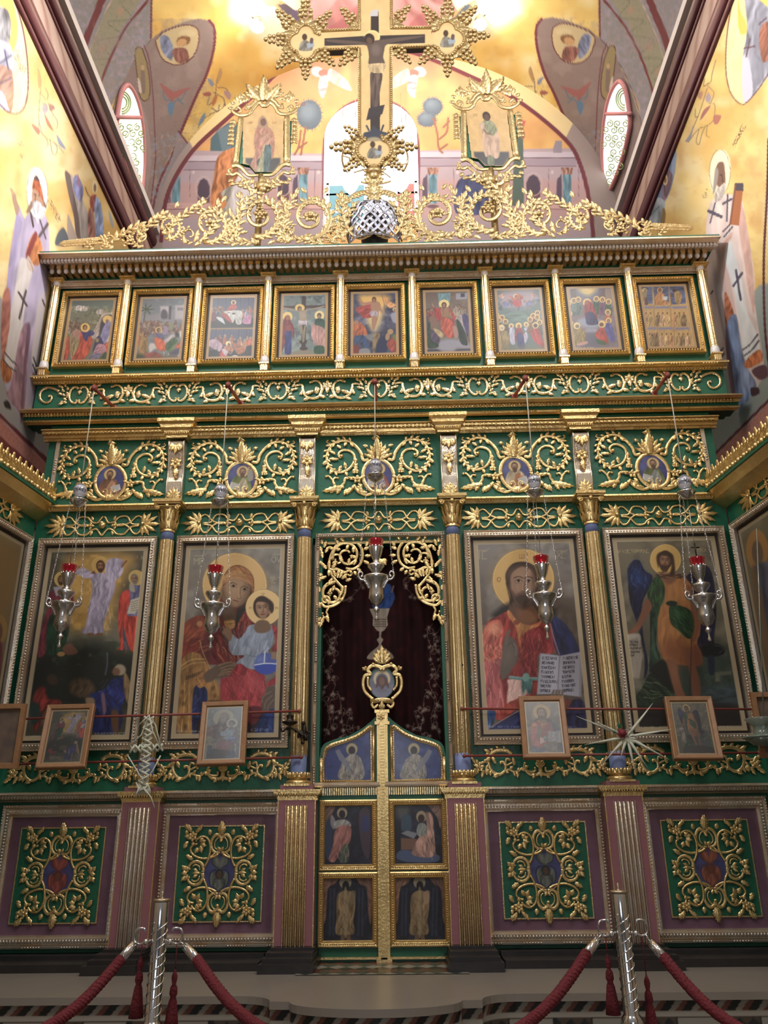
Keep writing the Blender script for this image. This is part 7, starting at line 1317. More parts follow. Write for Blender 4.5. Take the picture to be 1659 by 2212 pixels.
def f7(p):
    p.c[:] = hx('5c6a6c'); p.P('a08c94', [300, 130, 660, 120, 720, 240, 620, 360, 400, 380, 240, 340, 200, 220], 8); p.cloud('8c8c9c', 60, .5, .7, (90, 790, 130, 400)); p.cloud('3c4458', 70, .55, .7, (90, 800, 250, 420)); p.P('5c706a', [120, 430, 800, 410, 800, 600, 130, 620], 8, .8, fold=(90, 30, .25))
    p.E('d8b888', 435, 200, 34, 30); p.P('a85c4c', [350, 200, 420, 230, 460, 170, 550, 210, 510, 260, 380, 260], .7, fold=(20, 8, .3)); p.P('a83840', [390, 280, 500, 260, 520, 340, 440, 360, 395, 320], .7, fold=(30, 8, .3)); p.E('7c5038', 435, 205, 16, 20)
    for x, y, s in ((230, 190, 1), (690, 180, -1), (300, 310, 1), (620, 300, -1)): p.P('b08880' if y < 200 else '6c6c9c', [x-50*s, y+10, x, y-25, x+40*s, y+20, x+10*s, y+45], .7, fold=(30*s, 7, .3)); p.E('a87c60', x+20*s, y-22, 12, 14); p.L('5c4448', [x-50*s, y-10, x-10*s, y-30], 8)
    hs = [(155, 485), (235, 515), (190, 555), (285, 575), (755, 450), (690, 490), (750, 510), (648, 545), (785, 585), (150, 640)]
    for i, (x, y) in enumerate(hs): p.P(('6c4840', '5c6c74', '7c5c40', '5c5048', '8c8c90')[i % 5], [x-30, y+40, x+30, y+40, x+45, y+190, x-45, y+190], .7, fold=(5, 9, .35)); halo(p, x, y, 40, 'd8b470', 4); p.E('5c4430', x, y+4, 24, 27); p.E('94705a', x, y+9, 16, 20)
    p.P('9c3c2c', [130, 680, 190, 670, 200, 900, 170, 970, 150, 900], .7, fold=(5, 10, .3)); p.P('8a7850', [220, 720, 300, 710, 340, 800, 340, 980, 200, 990, 200, 860], .7, fold=(6, 12, .25)); halo(p, 228, 665, 46, 'd8c088', 4); p.E('a89c90', 232, 672, 26, 22); p.P('9c2c2c', [690, 680, 760, 680, 820, 820, 860, 950, 800, 950, 700, 850, 655, 740], .7, fold=(-25, 14, .28)); halo(p, 725, 630, 46, 'd8b470', 4); p.E('4a3020', 725, 635, 30, 30)
    for x, s in ((375, 1), (585, -1)): halo(p, x-5*s, 640 if s > 0 else 618, 38, 'd8c088', 4); p.E('8c6c54', x-5*s, 645 if s > 0 else 622, 18, 22); p.P('a8a4b8', [x-30, 680, x+30, 670, x+50*s, 800, x+45*s, 910, x-10, 900, x-30*s, 780], .7, fold=(5, 9, .2))
    halo(p, 478, 635, 46, 'd8b470', 4); p.P('8a2c34', [440, 680, 520, 680, 560, 830, 540, 860, 500, 740, 460, 740, 440, 880, 420, 820], .7, fold=(5, 9, .3)); p.P('3a3c6c', [450, 760, 530, 760, 570, 960, 480, 970], .7, fold=(4, 9, .35)); p.E('8c6448', 480, 645, 22, 28); p.P('6c6c50', [150, 950, 870, 930, 870, 1020, 150, 1025], 5, .6)
def f8(p):
    p.c[:] = hx('74646a'); p.cloud('8c7c84', 90, .5, .5)
    for x0, x1, c in ((85, 185, '8c7870'), (185, 270, '5c5048'), (600, 690, '6c5454'), (690, 790, '8c7870')): p.P(c, [x0, 160, x1, 160, x1+20, 420, x0+20, 420], 1, smooth=False)
    p.P('6c7490', [260, 170, 620, 160, 540, 280, 450, 310, 340, 280], 8); p.P('e0b858', [310, 160, 560, 155, 500, 230, 440, 250, 370, 220], 7); p.E('f0d890', 430, 195, 40, 20, soft=6); p.L('8c7c60', [390, 195, 424, 205, 460, 195], 5)
    p.P('8c90a4', [300, 620, 450, 580, 620, 620, 640, 700, 560, 740, 450, 740, 330, 700], 4); p.P('9a9cac', [420, 760, 570, 760, 560, 800, 420, 800], 3); p.P('5c5c70', [400, 820, 560, 830, 600, 1000, 380, 1000], 8, .8)
    hs = [(160, 365, '9c3c34'), (235, 335, '5c6c6c'), (300, 320, '50605c'), (565, 310, '34543c'), (655, 320, '6c4460'), (745, 350, '34543c'), (168, 530, '6c4448'), (735, 505, '9c5438'), (745, 630, '5c5888'), (180, 665, '4c3c5c')]
    for x, y, c in hs: p.P(c, [x-34, y+36, x+34, y+36, x+50, y+210, x-50, y+210], .7, fold=(5, 10, .35)); halo(p, x, y, 44, 'd8b470', 4); p.E('6c5444', x, y+4, 25, 29); p.E('94745c', x, y+9, 17, 21)
    halo(p, 430, 365, 62, 'd8b070', 5); p.P('8c2c34', [400, 350, 460, 340, 540, 440, 590, 640, 560, 650, 520, 540, 450, 520, 410, 620, 390, 480], .7, fold=(8, 12, .3)); p.P('34305c', [420, 520, 500, 500, 560, 580, 590, 680, 440, 690, 410, 620], .7, fold=(4, 12, .35)); p.E('8a5c40', 425, 365, 24, 32)
    p.P('86703c', [240, 750, 330, 740, 400, 800, 390, 960, 280, 980, 230, 900], .7, fold=(8, 14, .25)); halo(p, 280, 705, 50, 'd8c088', 4); p.E('7c6c54', 285, 712, 30, 28); p.P('b8887c', [290, 970, 420, 930, 430, 970, 300, 1000], 1); p.P('a83c28', [550, 830, 620, 740, 680, 740, 740, 940, 700, 970, 600, 900], .7, fold=(-20, 14, .28)); halo(p, 650, 680, 54, 'd8b470', 4); p.E('6c4830', 642, 688, 32, 30); p.P('3c5c3c', [570, 900, 700, 950, 700, 985, 590, 970], 1); p.P('54508c', [700, 690, 780, 680, 840, 900, 790, 940, 730, 840], .7, fold=(-12, 12, .3)); p.P('c0a0a8', [160, 760, 240, 860, 230, 930, 170, 930], 1, .7, fold=(10, 8, .3)); p.text('NENTKCAION APOCOV', 230, 1020, 14, 14, 'c0a878', 3)
def f9(p):
    p.c[:] = hx('b08c54'); p.noise(.1, 30)
    for x0, x1, d in ((90, 340, 0), (340, 580, 1), (580, 825, 2)): p.P('50587c', [x0+6, 160, x1-8, 150, x1, 410, x0+28, 430], 1, fold=(90, 20, .35), smooth=False)
    for r, (y0, y1) in enumerate(((455, 745), (765, 1050))):
        for c in range(3):
            x0 = 130+c*245+r*48; p.P('6c70a0' if 1 else '', [x0, y0, x0+215, y0-5, x0+215, y0+28, x0, y0+33], 2, .85, smooth=False); p.L('8c6838', [x0-18, y0-20, x0-8, y1], 9, smooth=False)
            if (r, c) == (1, 0): p.P('4c3434', [x0+30, y0+100, x0+230, y0+80, x0+255, y1, x0+60, y1+8], 2, smooth=False)
            for k in range(3): p.fig(x0+45+k*66+10*r, y1-5, 200, ('b89460', 'a87c50', '9c8050', '7c6444', 'b08c68')[(c*3+k+r) % 5], None, '8c6440', '5c3c24', 'bc9858', hw=.34, fold=.4); p.L('6c4c2c', [x0+45+k*66+10*r+20, y1-130, x0+50+k*66+10*r+10, y1-20], 4, a=.7)
    halo(p, 445, 215, 40, 'b8944c', 4); p.P('a8743c', [390, 290, 440, 250, 500, 270, 520, 340, 570, 420, 380, 425], 1, fold=(20, 12, .25)); p.E('7c4c2c', 445, 215, 24, 32); p.P('b0b4bc', [485, 310, 555, 305, 555, 360, 490, 365], 1, smooth=False)
    halo(p, 218, 225, 38, 'b8a468', 4); p.P('8c7850', [140, 300, 200, 240, 250, 240, 250, 330, 270, 420, 130, 430], 1, fold=(10, 12, .3)); p.P('5c3038', [230, 330, 255, 340, 270, 420, 230, 430], 1); p.E('8c6c48', 230, 225, 20, 26); p.P('a08050', [660, 250, 730, 230, 770, 300, 740, 410, 680, 400, 660, 320], 1, fold=(10, 12, .3)); p.E('4a3424', 655, 220, 28, 28)
    p.L('8c6838', [340, 150, 380, 430], 14, smooth=False); p.L('8c6838', [575, 150, 610, 430], 14, smooth=False)
FS = [(100, 560, 7.54, f1, 'festival icon of a shrouded man raised from a tomb, leftmost of the upper row'), (280, 630, 11.85, f2, 'festival icon of a rider on a white horse before city gates and a palm tree'), (432, 630, 6.8, f3, 'festival icon split in two, supper table above and washing of feet below'),
      (590, 620, 6.8, f4, 'festival icon of a crucified man between two haloed mourners'), (620, 570, 5.53, f5, 'festival icon of a man rising above fallen soldiers with red cloth and banner'), (895, 615, 6.8, f6, 'festival icon of a bare-chested man in red cloak before a blue pillar'),
      (1050, 610, 6.8, f7, 'festival icon of a haloed crowd looking up at a figure on clouds'), (1205, 600, 6.8, f8, 'festival icon of haloed figures in a ring under a dove in golden light'), (1360, 595, 6.8, f9, 'festival icon divided into nine gilt squares of saints, rightmost of the upper row')]
FX = (-2.50, -1.875, -1.255, -.63, -.02, .61, 1.235, 1.86, 2.49)
zT, zB = zz(618), zz(782)
for k, (ox, oy, zm, fn, lb) in enumerate(FS):
    hw = .268
    icon_thing('festival_icon', lb, 'icon', FX[k]-hw, FX[k]+hw, zB, zT, ox, oy, zm, fn, 'festival icons of the upper tier', inset=.062, step=.0036, fmat=GOLD, border=.022, bcol='b88c50',
               prof=[(0, 0), (0, .04), (.006, .046), (.012, .034), (.028, .05), (.036, .03), (.042, .02), (.042, 0)], gain=.74)
# ================================================================ royal doorway
def inpoly(x, y, P):
    ins = np.zeros(len(x), bool)
    for i in range(len(P)):
        ax, ay = P[i-1]; bx, by = P[i]
        if ay != by: ins ^= ((ay > y) != (by > y)) & (x < (bx-ax)*(y-ay)/(by-ay)+ax)
    return ins
def cut_panel(name, polys, Y, step, fn, parent, ox=0, oy=0, zm=1, gain=.9, mirx=None):
    """painted panel whose outline is given in px polygons"""
    W = [[(at(x, y, Y).x, at(x, y, Y).z) for x, y in q] for q in polys]; A = np.array(sum(W, []))
    V, Fc = panel_grid(A[:, 0].min(), A[:, 0].max(), A[:, 1].min(), A[:, 1].max(), Y, step); c = V[Fc].mean(1)
    keep = np.zeros(len(c), bool)
    for q in W: keep |= inpoly(c[:, 0], c[:, 2], q)
    if mirx is not None: V = V.copy(); V[:, 0] = 2*mirx-V[:, 0]
    px, py = proj(V[:, 0], V[:, 1], V[:, 2]); p = Paint(px, py, '888888', 1.0/zm, ox, oy); fn(p)
    return painted(name, V, Fc[keep], p.done(gain), PAINTM, parent)
df = thing('door_frame', 'tall gilt beaded frame of the royal doorway', 'door frame', (0.01, 6, zz(1695)))
b = MB(6.0); xa, xb, zt_, zb_ = -.487, .508, zz(1155), zz(1700)
b.frame(xa, xb, zb_, zt_, [(0, 0), (0, .05), (.01, .055), (.016, .04), (.03, .05), (.034, .02), (.034, -.1)])
for x in (xa+.022, xb-.022): b.beads((x, 5.948, zb_), (x, 5.948, zt_), .008, .018, gap=8)
b.beads((xa, 5.948, zt_-.022), (xb, 5.948, zt_-.022), .008, .018, gap=8); b.build('gilt_moulding', GOLDS, df)
b = MB(6.0); b.frame(xa+.034, xb-.034, 0, zt_-.034, [(0, .012), (.02, .012), (.02, -.12)]); b.build('green_lining', GREEN, df)
# curtain with embroidery
def curtain(p):
    p.c[:] = hx('26080c'); p.cloud('3a0a10', 30, .5, .7, sx=.4); g = 'a09080'
    q = np.random.RandomState(4)
    for s in (0, 1):
        m = (lambda x, y: (x, y)) if not s else (lambda x, y: (1651-x, y-4))
        def vine(pts, seed):
            r = np.random.RandomState(seed); P_ = cr_([m(*a) for a in pts], 8); p.L('8a7868', P_, 1.0, smooth=False, a=.75)
            for i in range(3, len(P_)-1, 3):
                x, y = P_[i]; a = r.uniform(0, 6.3); l = r.uniform(4, 9); x2, y2 = x+l*math.cos(a), y+l*math.sin(a)
                p.L(g, [x, y, (x+x2)/2+2, (y+y2)/2-2, x2, y2], 1.1, a=.8)
                if i % 2: 
                    for k in range(6): p.L(g, [x2, y2, x2+4.2*math.cos(k*1.05+a), y2+4.2*math.sin(k*1.05+a)], 1.3, smooth=False, a=.8)
            for i in range(6, len(P_)-2, 14):
                x, y = P_[i]; p.L('94826e', spir(x+6*(-1)**i, y, 8, 2, 90*i, 1.2*(-1)**i, 14), 1.1, smooth=False, a=.8)
        vine([(700, 1360), (714, 1390), (698, 1430), (712, 1470), (696, 1500), (712, 1540), (700, 1600)], 1); vine([(716, 1350), (728, 1372), (720, 1400), (700, 1410)], 2)
        vine([(700, 1590), (720, 1560), (712, 1520), (730, 1500), (736, 1530), (722, 1540)], 3); vine([(720, 1600), (742, 1585), (738, 1550), (756, 1540), (748, 1575), (776, 1568)], 4)
        vine([(704, 1380), (722, 1420), (710, 1455), (724, 1480), (708, 1520), (718, 1580)], 8); vine([(760, 1240), (780, 1262), (758, 1290), (742, 1300)], 6)
    p.P('2c4a88', [822, 1268, 842, 1262, 852, 1290, 838, 1318, 812, 1320, 804, 1300], .8, fold=(10, 3, .3)); p.L('8a6a54', [846, 1280, 850, 1266], 3); p.L('2c4a88', [838, 1278, 850, 1290, 842, 1304], 6)
    p.P('9a8c7c', [798, 1315, 842, 1314, 836, 1334, 838, 1350, 830, 1362, 822, 1366, 814, 1362, 805, 1350, 806, 1334], .7, smooth=False)
    for i in range(24): p.E('2c1414', 810+(i % 6)*4.4, 1338+(i//6)*5, 1.3)
    p.P('8f8070', [819, 1366, 824, 1366, 823, 1376, 828, 1382, 824, 1394, 846, 1412, 846, 1424, 796, 1424, 798, 1412, 818, 1394, 814, 1382, 819, 1376], .7)
V, Fc = grid_surface(lambda u, v: (-.47+.96*u, 6.13+.012*np.sin(u*60)+.006*np.sin(u*23+1), .9+(zt_-.9)*v), 230, 420)
px, py = proj(V[:, 0], V[:, 1], V[:, 2]); p = Paint(px, py); curtain(p)
tag(painted('curtain', V, Fc, p.done(.9), mat('embroidered_velvet', attr='Col', rough=.9, spec=.2), loc=(0.01, 6.13, .9)), 'dark red embroidered curtain hanging behind the royal doors', 'curtain')
b = MB(); b.tube([(-.5, 6.14, zt_-.01), (.5, 6.14, zt_-.01)], .012); tag(b.build('curtain_rail', DKMET, loc=(0, 6.14, zt_)), 'thin dark rail at the top of the red curtain', 'curtain rail')
# carved arch
def C8(x, y): return (600+x/7.213, 1160+y/7.213)
def arch_half(b):
    g = lambda l: [C8(*q) for q in cr_(l, 6)]
    b.scroll([C8(*q) for q in spir(1075, 290, 225, 60, 200, -1.45)], 3.4, 2.4); b.scroll([C8(*q) for q in spir(860, 890, 185, 45, 80, 1.4)], 3.6, 2.4); b.scroll([C8(*q) for q in spir(930, 360, 100, 25, 180, -1.1)], 2.6, 1.8)
    b.scroll(g([(800, 520), (800, 420), (830, 280), (900, 150), (1000, 90)]), 3, 2.4); b.scroll(g([(1060, 560), (1000, 540), (900, 500), (820, 520), (860, 620), (940, 720), (1020, 800)]), 3.6, 2.8)
    b.scroll([C8(*q) for q in spir(1115, 575, 60, 20, 220, -1.1)], 2.6, 1.6); b.scroll([C8(*q) for q in spir(740, 985, 75, 20, 300, 1.3)], 3, 1.8); b.scroll(g([(670, 1030), (740, 1090), (860, 1075), (970, 1010), (1040, 900), (1060, 760)]), 3.2, 2.6)
    b.scroll(g([(800, 1090), (760, 1170), (780, 1240), (720, 1250), (690, 1190)]), 2.6, 1.6); b.scroll(g([(1250, 100), (1310, 200), (1320, 320), (1280, 430), (1180, 500), (1060, 490)]), 3.4, 2.6)
    for x, y, a, l in ((690, 120, 90, 10), (720, 170, 70, 14), (690, 230, 120, 12), (700, 330, 100, 14), (740, 250, 60, 14), (690, 420, 150, 10), (730, 470, 130, 13), (800, 500, 90, 16), (760, 500, 130, 14), (840, 500, 50, 14), (800, 520, 270, 12), (850, 650, 240, 18), (760, 620, 200, 16), (700, 600, 170, 10), (900, 700, 200, 18), (930, 640, 80, 16), (960, 640, 60, 15), (1000, 660, 45, 13), (900, 620, 110, 14),
                       (1060, 690, 20, 12), (850, 850, 70, 12), (850, 880, 180, 10), (880, 920, 300, 10), (960, 930, 60, 14), (1000, 860, 80, 12), (960, 1000, 30, 10), (720, 1250, 250, 22), (680, 1260, 220, 16), (760, 1230, 290, 14), (660, 1330, 240, 10), (1340, 200, 20, 12), (1360, 300, 0, 12), (1340, 380, 330, 13), (1370, 150, 60, 10), (1290, 60, 60, 10), (1180, 60, 100, 10), (1040, 80, 140, 12), (950, 120, 120, 10), (900, 60, 90, 8), (870, 200, 150, 12), (900, 200, 0, 10),
                       (1100, 430, 80, 12), (1180, 440, 60, 12), (1020, 400, 130, 12), (1230, 330, 160, 14), (1180, 160, 270, 12), (1100, 130, 250, 10), (1240, 500, 320, 10), (1190, 540, 300, 9), (850, 420, 20, 9), (660, 700, 100, 10), (660, 860, 110, 12), (660, 1110, 100, 12)): b.leaf(*C8(x, y), a, l, 4, 2, dy=.006)
    for x, y in ((1150, 330), (920, 400), (820, 860), (1060, 640), (740, 960), (700, 1200), (1140, 560)): b.ball(*C8(x, y), 3, dy=.008)
b = MB(5.99); arch_half(b); b.mirror(.0105); b.fan(825, 1210, 270, 14, 5, 5, 150, dy=.004); b.build('arch_fretwork', GOLD, df)
b = MB(); b.box(xa+.036, xb-.036, 5.99, 6.0, zt_-.075, zt_-.03); b.build('arch_fretwork_rail', GOLD, df)

# ---- the two leaves
MX = .011
def dtop(x): return np.interp(x, [688, 692, 700, 722, 752, 783, 803, 815, 821], [1650, 1620, 1606, 1597, 1590, 1573, 1557, 1545, 1538])
PNL = [[(699, 1687), (699, 1636), (705, 1618), (722, 1608), (748, 1600), (776, 1588), (798, 1572), (803, 1570), (803, 1687)]]
def paint_blue(side):
    def f(p):
        p.c[:] = hx('2e3a78'); p.cloud('4a5a98', 18, .5, .7); p.cloud('20285c', 12, .6, .6)
        x, s = (762, 1) if side < 0 else (896, -1)
        p.E('b0a078', x-2, 1618, 12.5, 13); p.ring('8c7a50', x-2, 1618, 12, 1); p.E('241a1c', x-2, 1621, 7.5, 9)
        p.P('8f8880', [x-14, 1636, x-4, 1629, x+8, 1630, x+20, 1644, x+22, 1682, x-30, 1682, x-24, 1650], .8, fold=(12, 3, .3)); p.P('7c7c8c', [x-38*s, 1622, x-30*s, 1618, x-8*s, 1650, x+2*s, 1672, x-10*s, 1664, x-30*s, 1640], .8, .9, smooth=False); strokes(p, '38343c', (x-20, 1640, x+18, 1680), 16, 10, 70, 1, .7, 40)
    return f
def paint_mid(side):
    def f(p):
        p.c[:] = hx('23202e'); p.cloud('343448', 14, .5, .7)
        if side < 0:
            p.P('7c5c4c', [699, 1744, 724, 1742, 716, 1760, 706, 1790, 700, 1800], 1, fold=(30, 3, .3)); p.P('34405c', [700, 1790, 716, 1770, 716, 1850, 704, 1850], 1); p.P('4c3a48', [778, 1750, 798, 1752, 798, 1850, 784, 1840, 776, 1790], 1); p.P('3a3c6c', [782, 1770, 792, 1760, 797, 1774, 796, 1794, 782, 1794], .7)
            p.P('8a8488', [716, 1760, 724, 1772, 722, 1792, 714, 1780], .8); p.E('b09c7c', 739, 1756, 11, 12); p.E('2a1c1c', 739, 1759, 7, 9); p.P('a09c98', [724, 1774, 744, 1770, 758, 1780, 752, 1792, 730, 1792, 722, 1786], .8, fold=(30, 3, .3)); p.P('a0645c', [726, 1790, 756, 1784, 758, 1810, 752, 1824, 736, 1840, 722, 1862, 710, 1856, 718, 1830], .8, fold=(20, 3.5, .3)); p.P('4c5848', [744, 1824, 754, 1828, 752, 1860, 734, 1862, 736, 1842], .8, fold=(5, 3, .3))
            strokes(p, 'c89480', (722, 1790, 752, 1850), 16, 14, 100, 1.2, .7, 30)
        else:
            p.P('6c6c5c', [856, 1740, 884, 1740, 880, 1762, 862, 1770], 6, .7); p.P('3c5064', [868, 1764, 880, 1758, 888, 1766, 888, 1792, 868, 1794], .8); p.P('94705c', [924, 1736, 950, 1738, 952, 1790, 944, 1766, 934, 1752], 1, fold=(30, 3, .3)); p.P('7c5844', [866, 1810, 900, 1812, 896, 1836, 866, 1836], 1, smooth=False); p.P('848890', [866, 1800, 880, 1794, 902, 1800, 894, 1812], .8, smooth=False); p.P('505c80', [856, 1852, 870, 1836, 930, 1844, 950, 1850, 940, 1862, 880, 1862], 1)
            p.E('a89474', 910, 1764, 11, 12.5); p.E('3a241c', 910, 1768, 7, 9); p.P('8c9088', [904, 1780, 918, 1780, 924, 1800, 910, 1808, 900, 1800], .8, fold=(10, 3, .3)); p.P('b08474', [920, 1756, 934, 1762, 938, 1800, 940, 1840, 930, 1852, 900, 1850, 890, 1840, 904, 1810, 922, 1800], .8, fold=(-5, 3, .4)); strokes(p, 'd0a890', (898, 1800, 936, 1846), 18, 14, 80, 1.2, .7, 40)
    return f
def paint_low(side):
    def f(p):
        p.c[:] = hx('1c1b26'); p.cloud('30303f', 14, .5, .7, sx=.5); x = 746 if side < 0 else 906; e0, e1 = (698, 802) if side < 0 else (854, 962)
        for xx in (e0+16, e0+24, e1-18, e1-26): p.L('3c4054', [xx, 1920, xx-2, 2020], 5, a=.6)
        for a, s in ((e0, 1), (e1, -1)): p.P('7c5644', [a, 1894, a+34*s, 1893, a+24*s, 1910, a+10*s, 1922, a+6*s, 1980, a, 1990], 1, fold=(25*s, 3, .35))
        p.E('94866c', x, 1906, 13, 13.5); p.E('1a1214', x+1, 1914, 7.5, 11); p.P('8a6f48', [x-16, 1932, x-4, 1924, x+6, 1924, x+20, 1932, x+21, 1962, x+17, 1990, x+20, 2012, x+12, 2020, x-14, 2020, x-22, 2012, x-19, 1984, x-20, 1952], .8, fold=(3, 4, .3)); p.P('a08c64', [x-3, 1926, x+4, 1926, x+4, 2016, x-3, 2016], .8, .7); strokes(p, '4c3420', (x-16, 1930, x+16, 2010), 20, 14, 90, 1, .6, 40); p.P('6c5034', [x-9, 2020, x-2, 2020, x-3, 2036, x-10, 2036], .7); p.P('6c5034', [x+3, 2020, x+10, 2020, x+12, 2036, x+4, 2036], .7)
        p.P('b08c6c' if side > 0 else '7c6a4c', [x+12, 1926, x+22, 1926, x+20, 1950, x+10, 1950], .8, .8)
    return f
def leaf_door(side):
    rt = thing('royal_door_leaf', 'left green and gilt royal door leaf with blue lunette' if side < 0 else 'right green and gilt royal door leaf with blue lunette', 'door', (MX+side*.22, 6.05, 0), 'pair of royal door leaves')
    Y = 6.0; mm = (lambda x: x) if side < 0 else (lambda x: 2*MX-x)
    def W(x, y, d=0): q = at(x, y, Y-d); return (q.x, q.z)
    ol = [W(688, 1650)]+[W(x, dtop(x)) for x in np.linspace(689, 821, 30)]; xl = ol[0][0]; xr = ol[-1][0]
    b = MB(); b.prism([(xl, 0.002)]+ol+[(xr, .002)], Y, Y+.04); (b.mirror(MX) if side > 0 else None)
    if side > 0: n = len(b.v)//2; nf = len(b.f)//2; b.v = b.v[n:]; b.f = [tuple(i-n for i in f) for f in b.f[nf:]]; b.mi = b.mi[nf:]; b.smf = b.smf[nf:]
    b.build('panel', GREEN, rt)
    b = MB(Y)
    def half(bb):
        if side > 0: n = len(bb.v); nf = len(bb.f); bb.mirror(MX); bb.v = bb.v[n:]; bb.f = [tuple(i-n for i in f) for f in bb.f[nf:]]; bb.mi = bb.mi[nf:]; bb.smf = bb.smf[nf:]
        return bb
    pts = cr_([(a, c) for a, c in PNL[0][1:-1]], 4); lp = [PNL[0][0]]+pts+[PNL[0][-1]]
    P3 = [(at(x, y, Y).x, Y-.008, at(x, y, Y).z) for x, y in lp+[lp[0]]]
    b.tube(P3, .009, 6); 
    b.scroll([(x, y) for x, y in pts], 4.6, prof=FLAT, h=.9); b.scroll([(694, 1690), (694, 1638)], 4.4, prof=FLAT, h=.9); b.scroll([(806, 1690), (806, 1568)], 4, prof=FLAT, h=.9); b.scroll([(690, 1690), (808, 1690)], 4.5, prof=FLAT, h=.9)
    for i in range(len(P3)-1):
        q0, q1 = Vector(P3[i]), Vector(P3[i+1]); b.beads(q0+Vector((0, -.014, 0)), q1+Vector((0, -.014, 0)), .0055, .016)
    half(b).build('lunette_frame', GOLDP, rt)
    for nm, ya, yb_ in (('upper_frame', 1728, 1881), ('lower_frame', 1884, 2046)):
        b = MB(Y); x0, x1 = at(688, (ya+yb_)/2, Y).x, at(814, (ya+yb_)/2, Y).x; z1_, z0_ = at(750, ya, Y).z, at(750, yb_, Y).z
        x0, x1 = -.424, -.028
        b.frame(x0, x1, z0_, z1_, [(0, 0), (0, .022), (.008, .026), (.03, .018), (.034, .024), (.040, .016), (.040, 0)])
        for z in (z0_+.02, z1_-.02): b.beads((x0+.02, Y-.024, z), (x1-.02, Y-.024, z), .006, .014)
        for x in (x0+.02, x1-.02): b.beads((x, Y-.024, z0_+.02), (x, Y-.024, z1_-.02), .006, .014)
        fr = half(b).build(nm, GOLD, rt)
        a0, a1 = x0+.04, x1-.04
        if side > 0: a0, a1 = 2*MX-a1, 2*MX-a0
        V, Fc = panel_grid(a0, a1, z0_+.04, z1_-.04, Y-.006, .004); px, py = proj(V[:, 0], V[:, 1], V[:, 2]); p = Paint(px, py); (paint_mid if nm[0] == 'u' else paint_low)(side)(p)
        painted('painted_panel', V, Fc, p.done(.9), PAINTM, fr)
    cut_panel('painted_lunette', [cr_(PNL[0], 4, False)], Y-.004, .004, paint_blue(side), rt, mirx=MX if side > 0 else None)
    b = MB(); z1_, z0_ = at(750, 1698, Y).z, at(750, 1718, Y).z
    for i in range(26): x = -.424+.396*(i+.5)/26; b.box(x-.0045, x+.0045, Y-.012, Y, z0_, z1_)
    half(b).build('reeded_strip', GOLDP, rt)
    b = MB(); z1_, z0_ = at(750, 2067, Y).z, at(750, 2072, Y).z; b.box(-.43, -.025, Y-.03, Y, z0_, z1_); half(b).build('kick_rail', GOLD, rt)
leaf_door(-1); leaf_door(1)
pt = thing('door_post', 'slim gilt dentilled post between the royal doors with oval portrait on top', 'post', (MX, 5.97, 0))
b = MB(); zp1, zp0 = zz(1560, .04), .02; b.box(MX-.038, MX+.038, 5.965, 6.05, zp0, zp1); b.box(MX-.02, MX+.02, 5.95, 5.965, zp0, zp1)
n = 72
for i in range(n): z = zp0+.03+(zp1-zp0-.04)*i/n; b.box(MX-.014, MX+.014, 5.936, 5.951, z, z+.011)
b.box(MX-.05, MX+.05, 5.95, 6.05, 0, .03); b.build('shaft', GOLD, pt)
b = MB(5.955); z1_, z0_ = zz(1536, .05), zz(1562, .05); b.box(MX-.04, MX+.04, 5.955, 6.04, z0_, z1_); b.box(MX-.052, MX+.052, 5.945, 6.04, z0_-.01, z0_+.012); b.box(MX-.052, MX+.052, 5.945, 6.04, z1_-.012, z1_+.01); b.flower(823, 1548, 8, 6); b.build('rosette_block', GOLD, pt)
def crown_half(b):
    g = lambda l: [(560+x/3.318, 1100+y/3.318) for x, y in cr_(l, 6)]
    b.scroll(g([(860, 1150), (900, 1130), (950, 1120), (985, 1150), (965, 1180), (1005, 1190), (1020, 1240), (1010, 1300), (970, 1345), (950, 1360)]), 4.2, 3); b.scroll(g([(860, 1370), (920, 1365), (960, 1390), (945, 1420), (915, 1400)]), 4, 2.4); b.scroll(g([(985, 1200), (985, 1260), (960, 1300)]), 2.4); b.ball(*g([(945, 1110), (950, 1110)])[0], 4); b.ball(*g([(1000, 1130), (1001, 1130)])[0], 3); b.leaf(*g([(1000, 1150), (1001, 1150)])[0], 40, 8, 4, 1)
b = MB(5.96); crown_half(b); b.mirror(at(825.5, 1440, 5.96).x)
x, y = 825, 1437
for a, l, w in ((30, 20, 5), (52, 24, 6), (128, 24, 6), (150, 20, 5), (90, 32, 7), (72, 27, 6), (108, 27, 6)): b.leaf(x, y-4, a, l, w, 3, dy=.004*(1+(a == 90)), curl=.6)
b.scroll([(800, 1516), (825, 1512), (850, 1516)], 5); b.fan(825, 1532, 90, 12, 4.5, 3, 60, dy=.01); b.build('carved_crown', GOLD, pt)
def vero(p):
    p.c[:] = hx('6c6a80'); p.cloud('84829c', 10, .5, .6); p.E('d0c090', 825, 1466, 18, 18); p.E('5c5a74', 825, 1470, 13, 15); p.P('5c3c38', [812, 1486, 815, 1468, 822, 1460, 830, 1461, 838, 1472, 840, 1487, 832, 1480, 826, 1490, 819, 1481], .7); p.E('7c5448', 825, 1472, 6, 9); p.P('7c7c94', [803, 1490, 825, 1496, 848, 1490, 848, 1508, 803, 1508], 2, .7)
cut_panel('veil_portrait', [[(800+24.5+26*math.cos(t*PI/16), 1476+32*math.sin(t*PI/16)) for t in range(32)]], 5.965, .004, vero, pt, gain=.9)
b = MB(); b.prism([(MX+.095*math.cos(t*PI/12), zz(1474, .04)+.115*math.sin(t*PI/12)) for t in range(24)], 5.966, 5.99); b.build('oval_board', GREEN, pt)
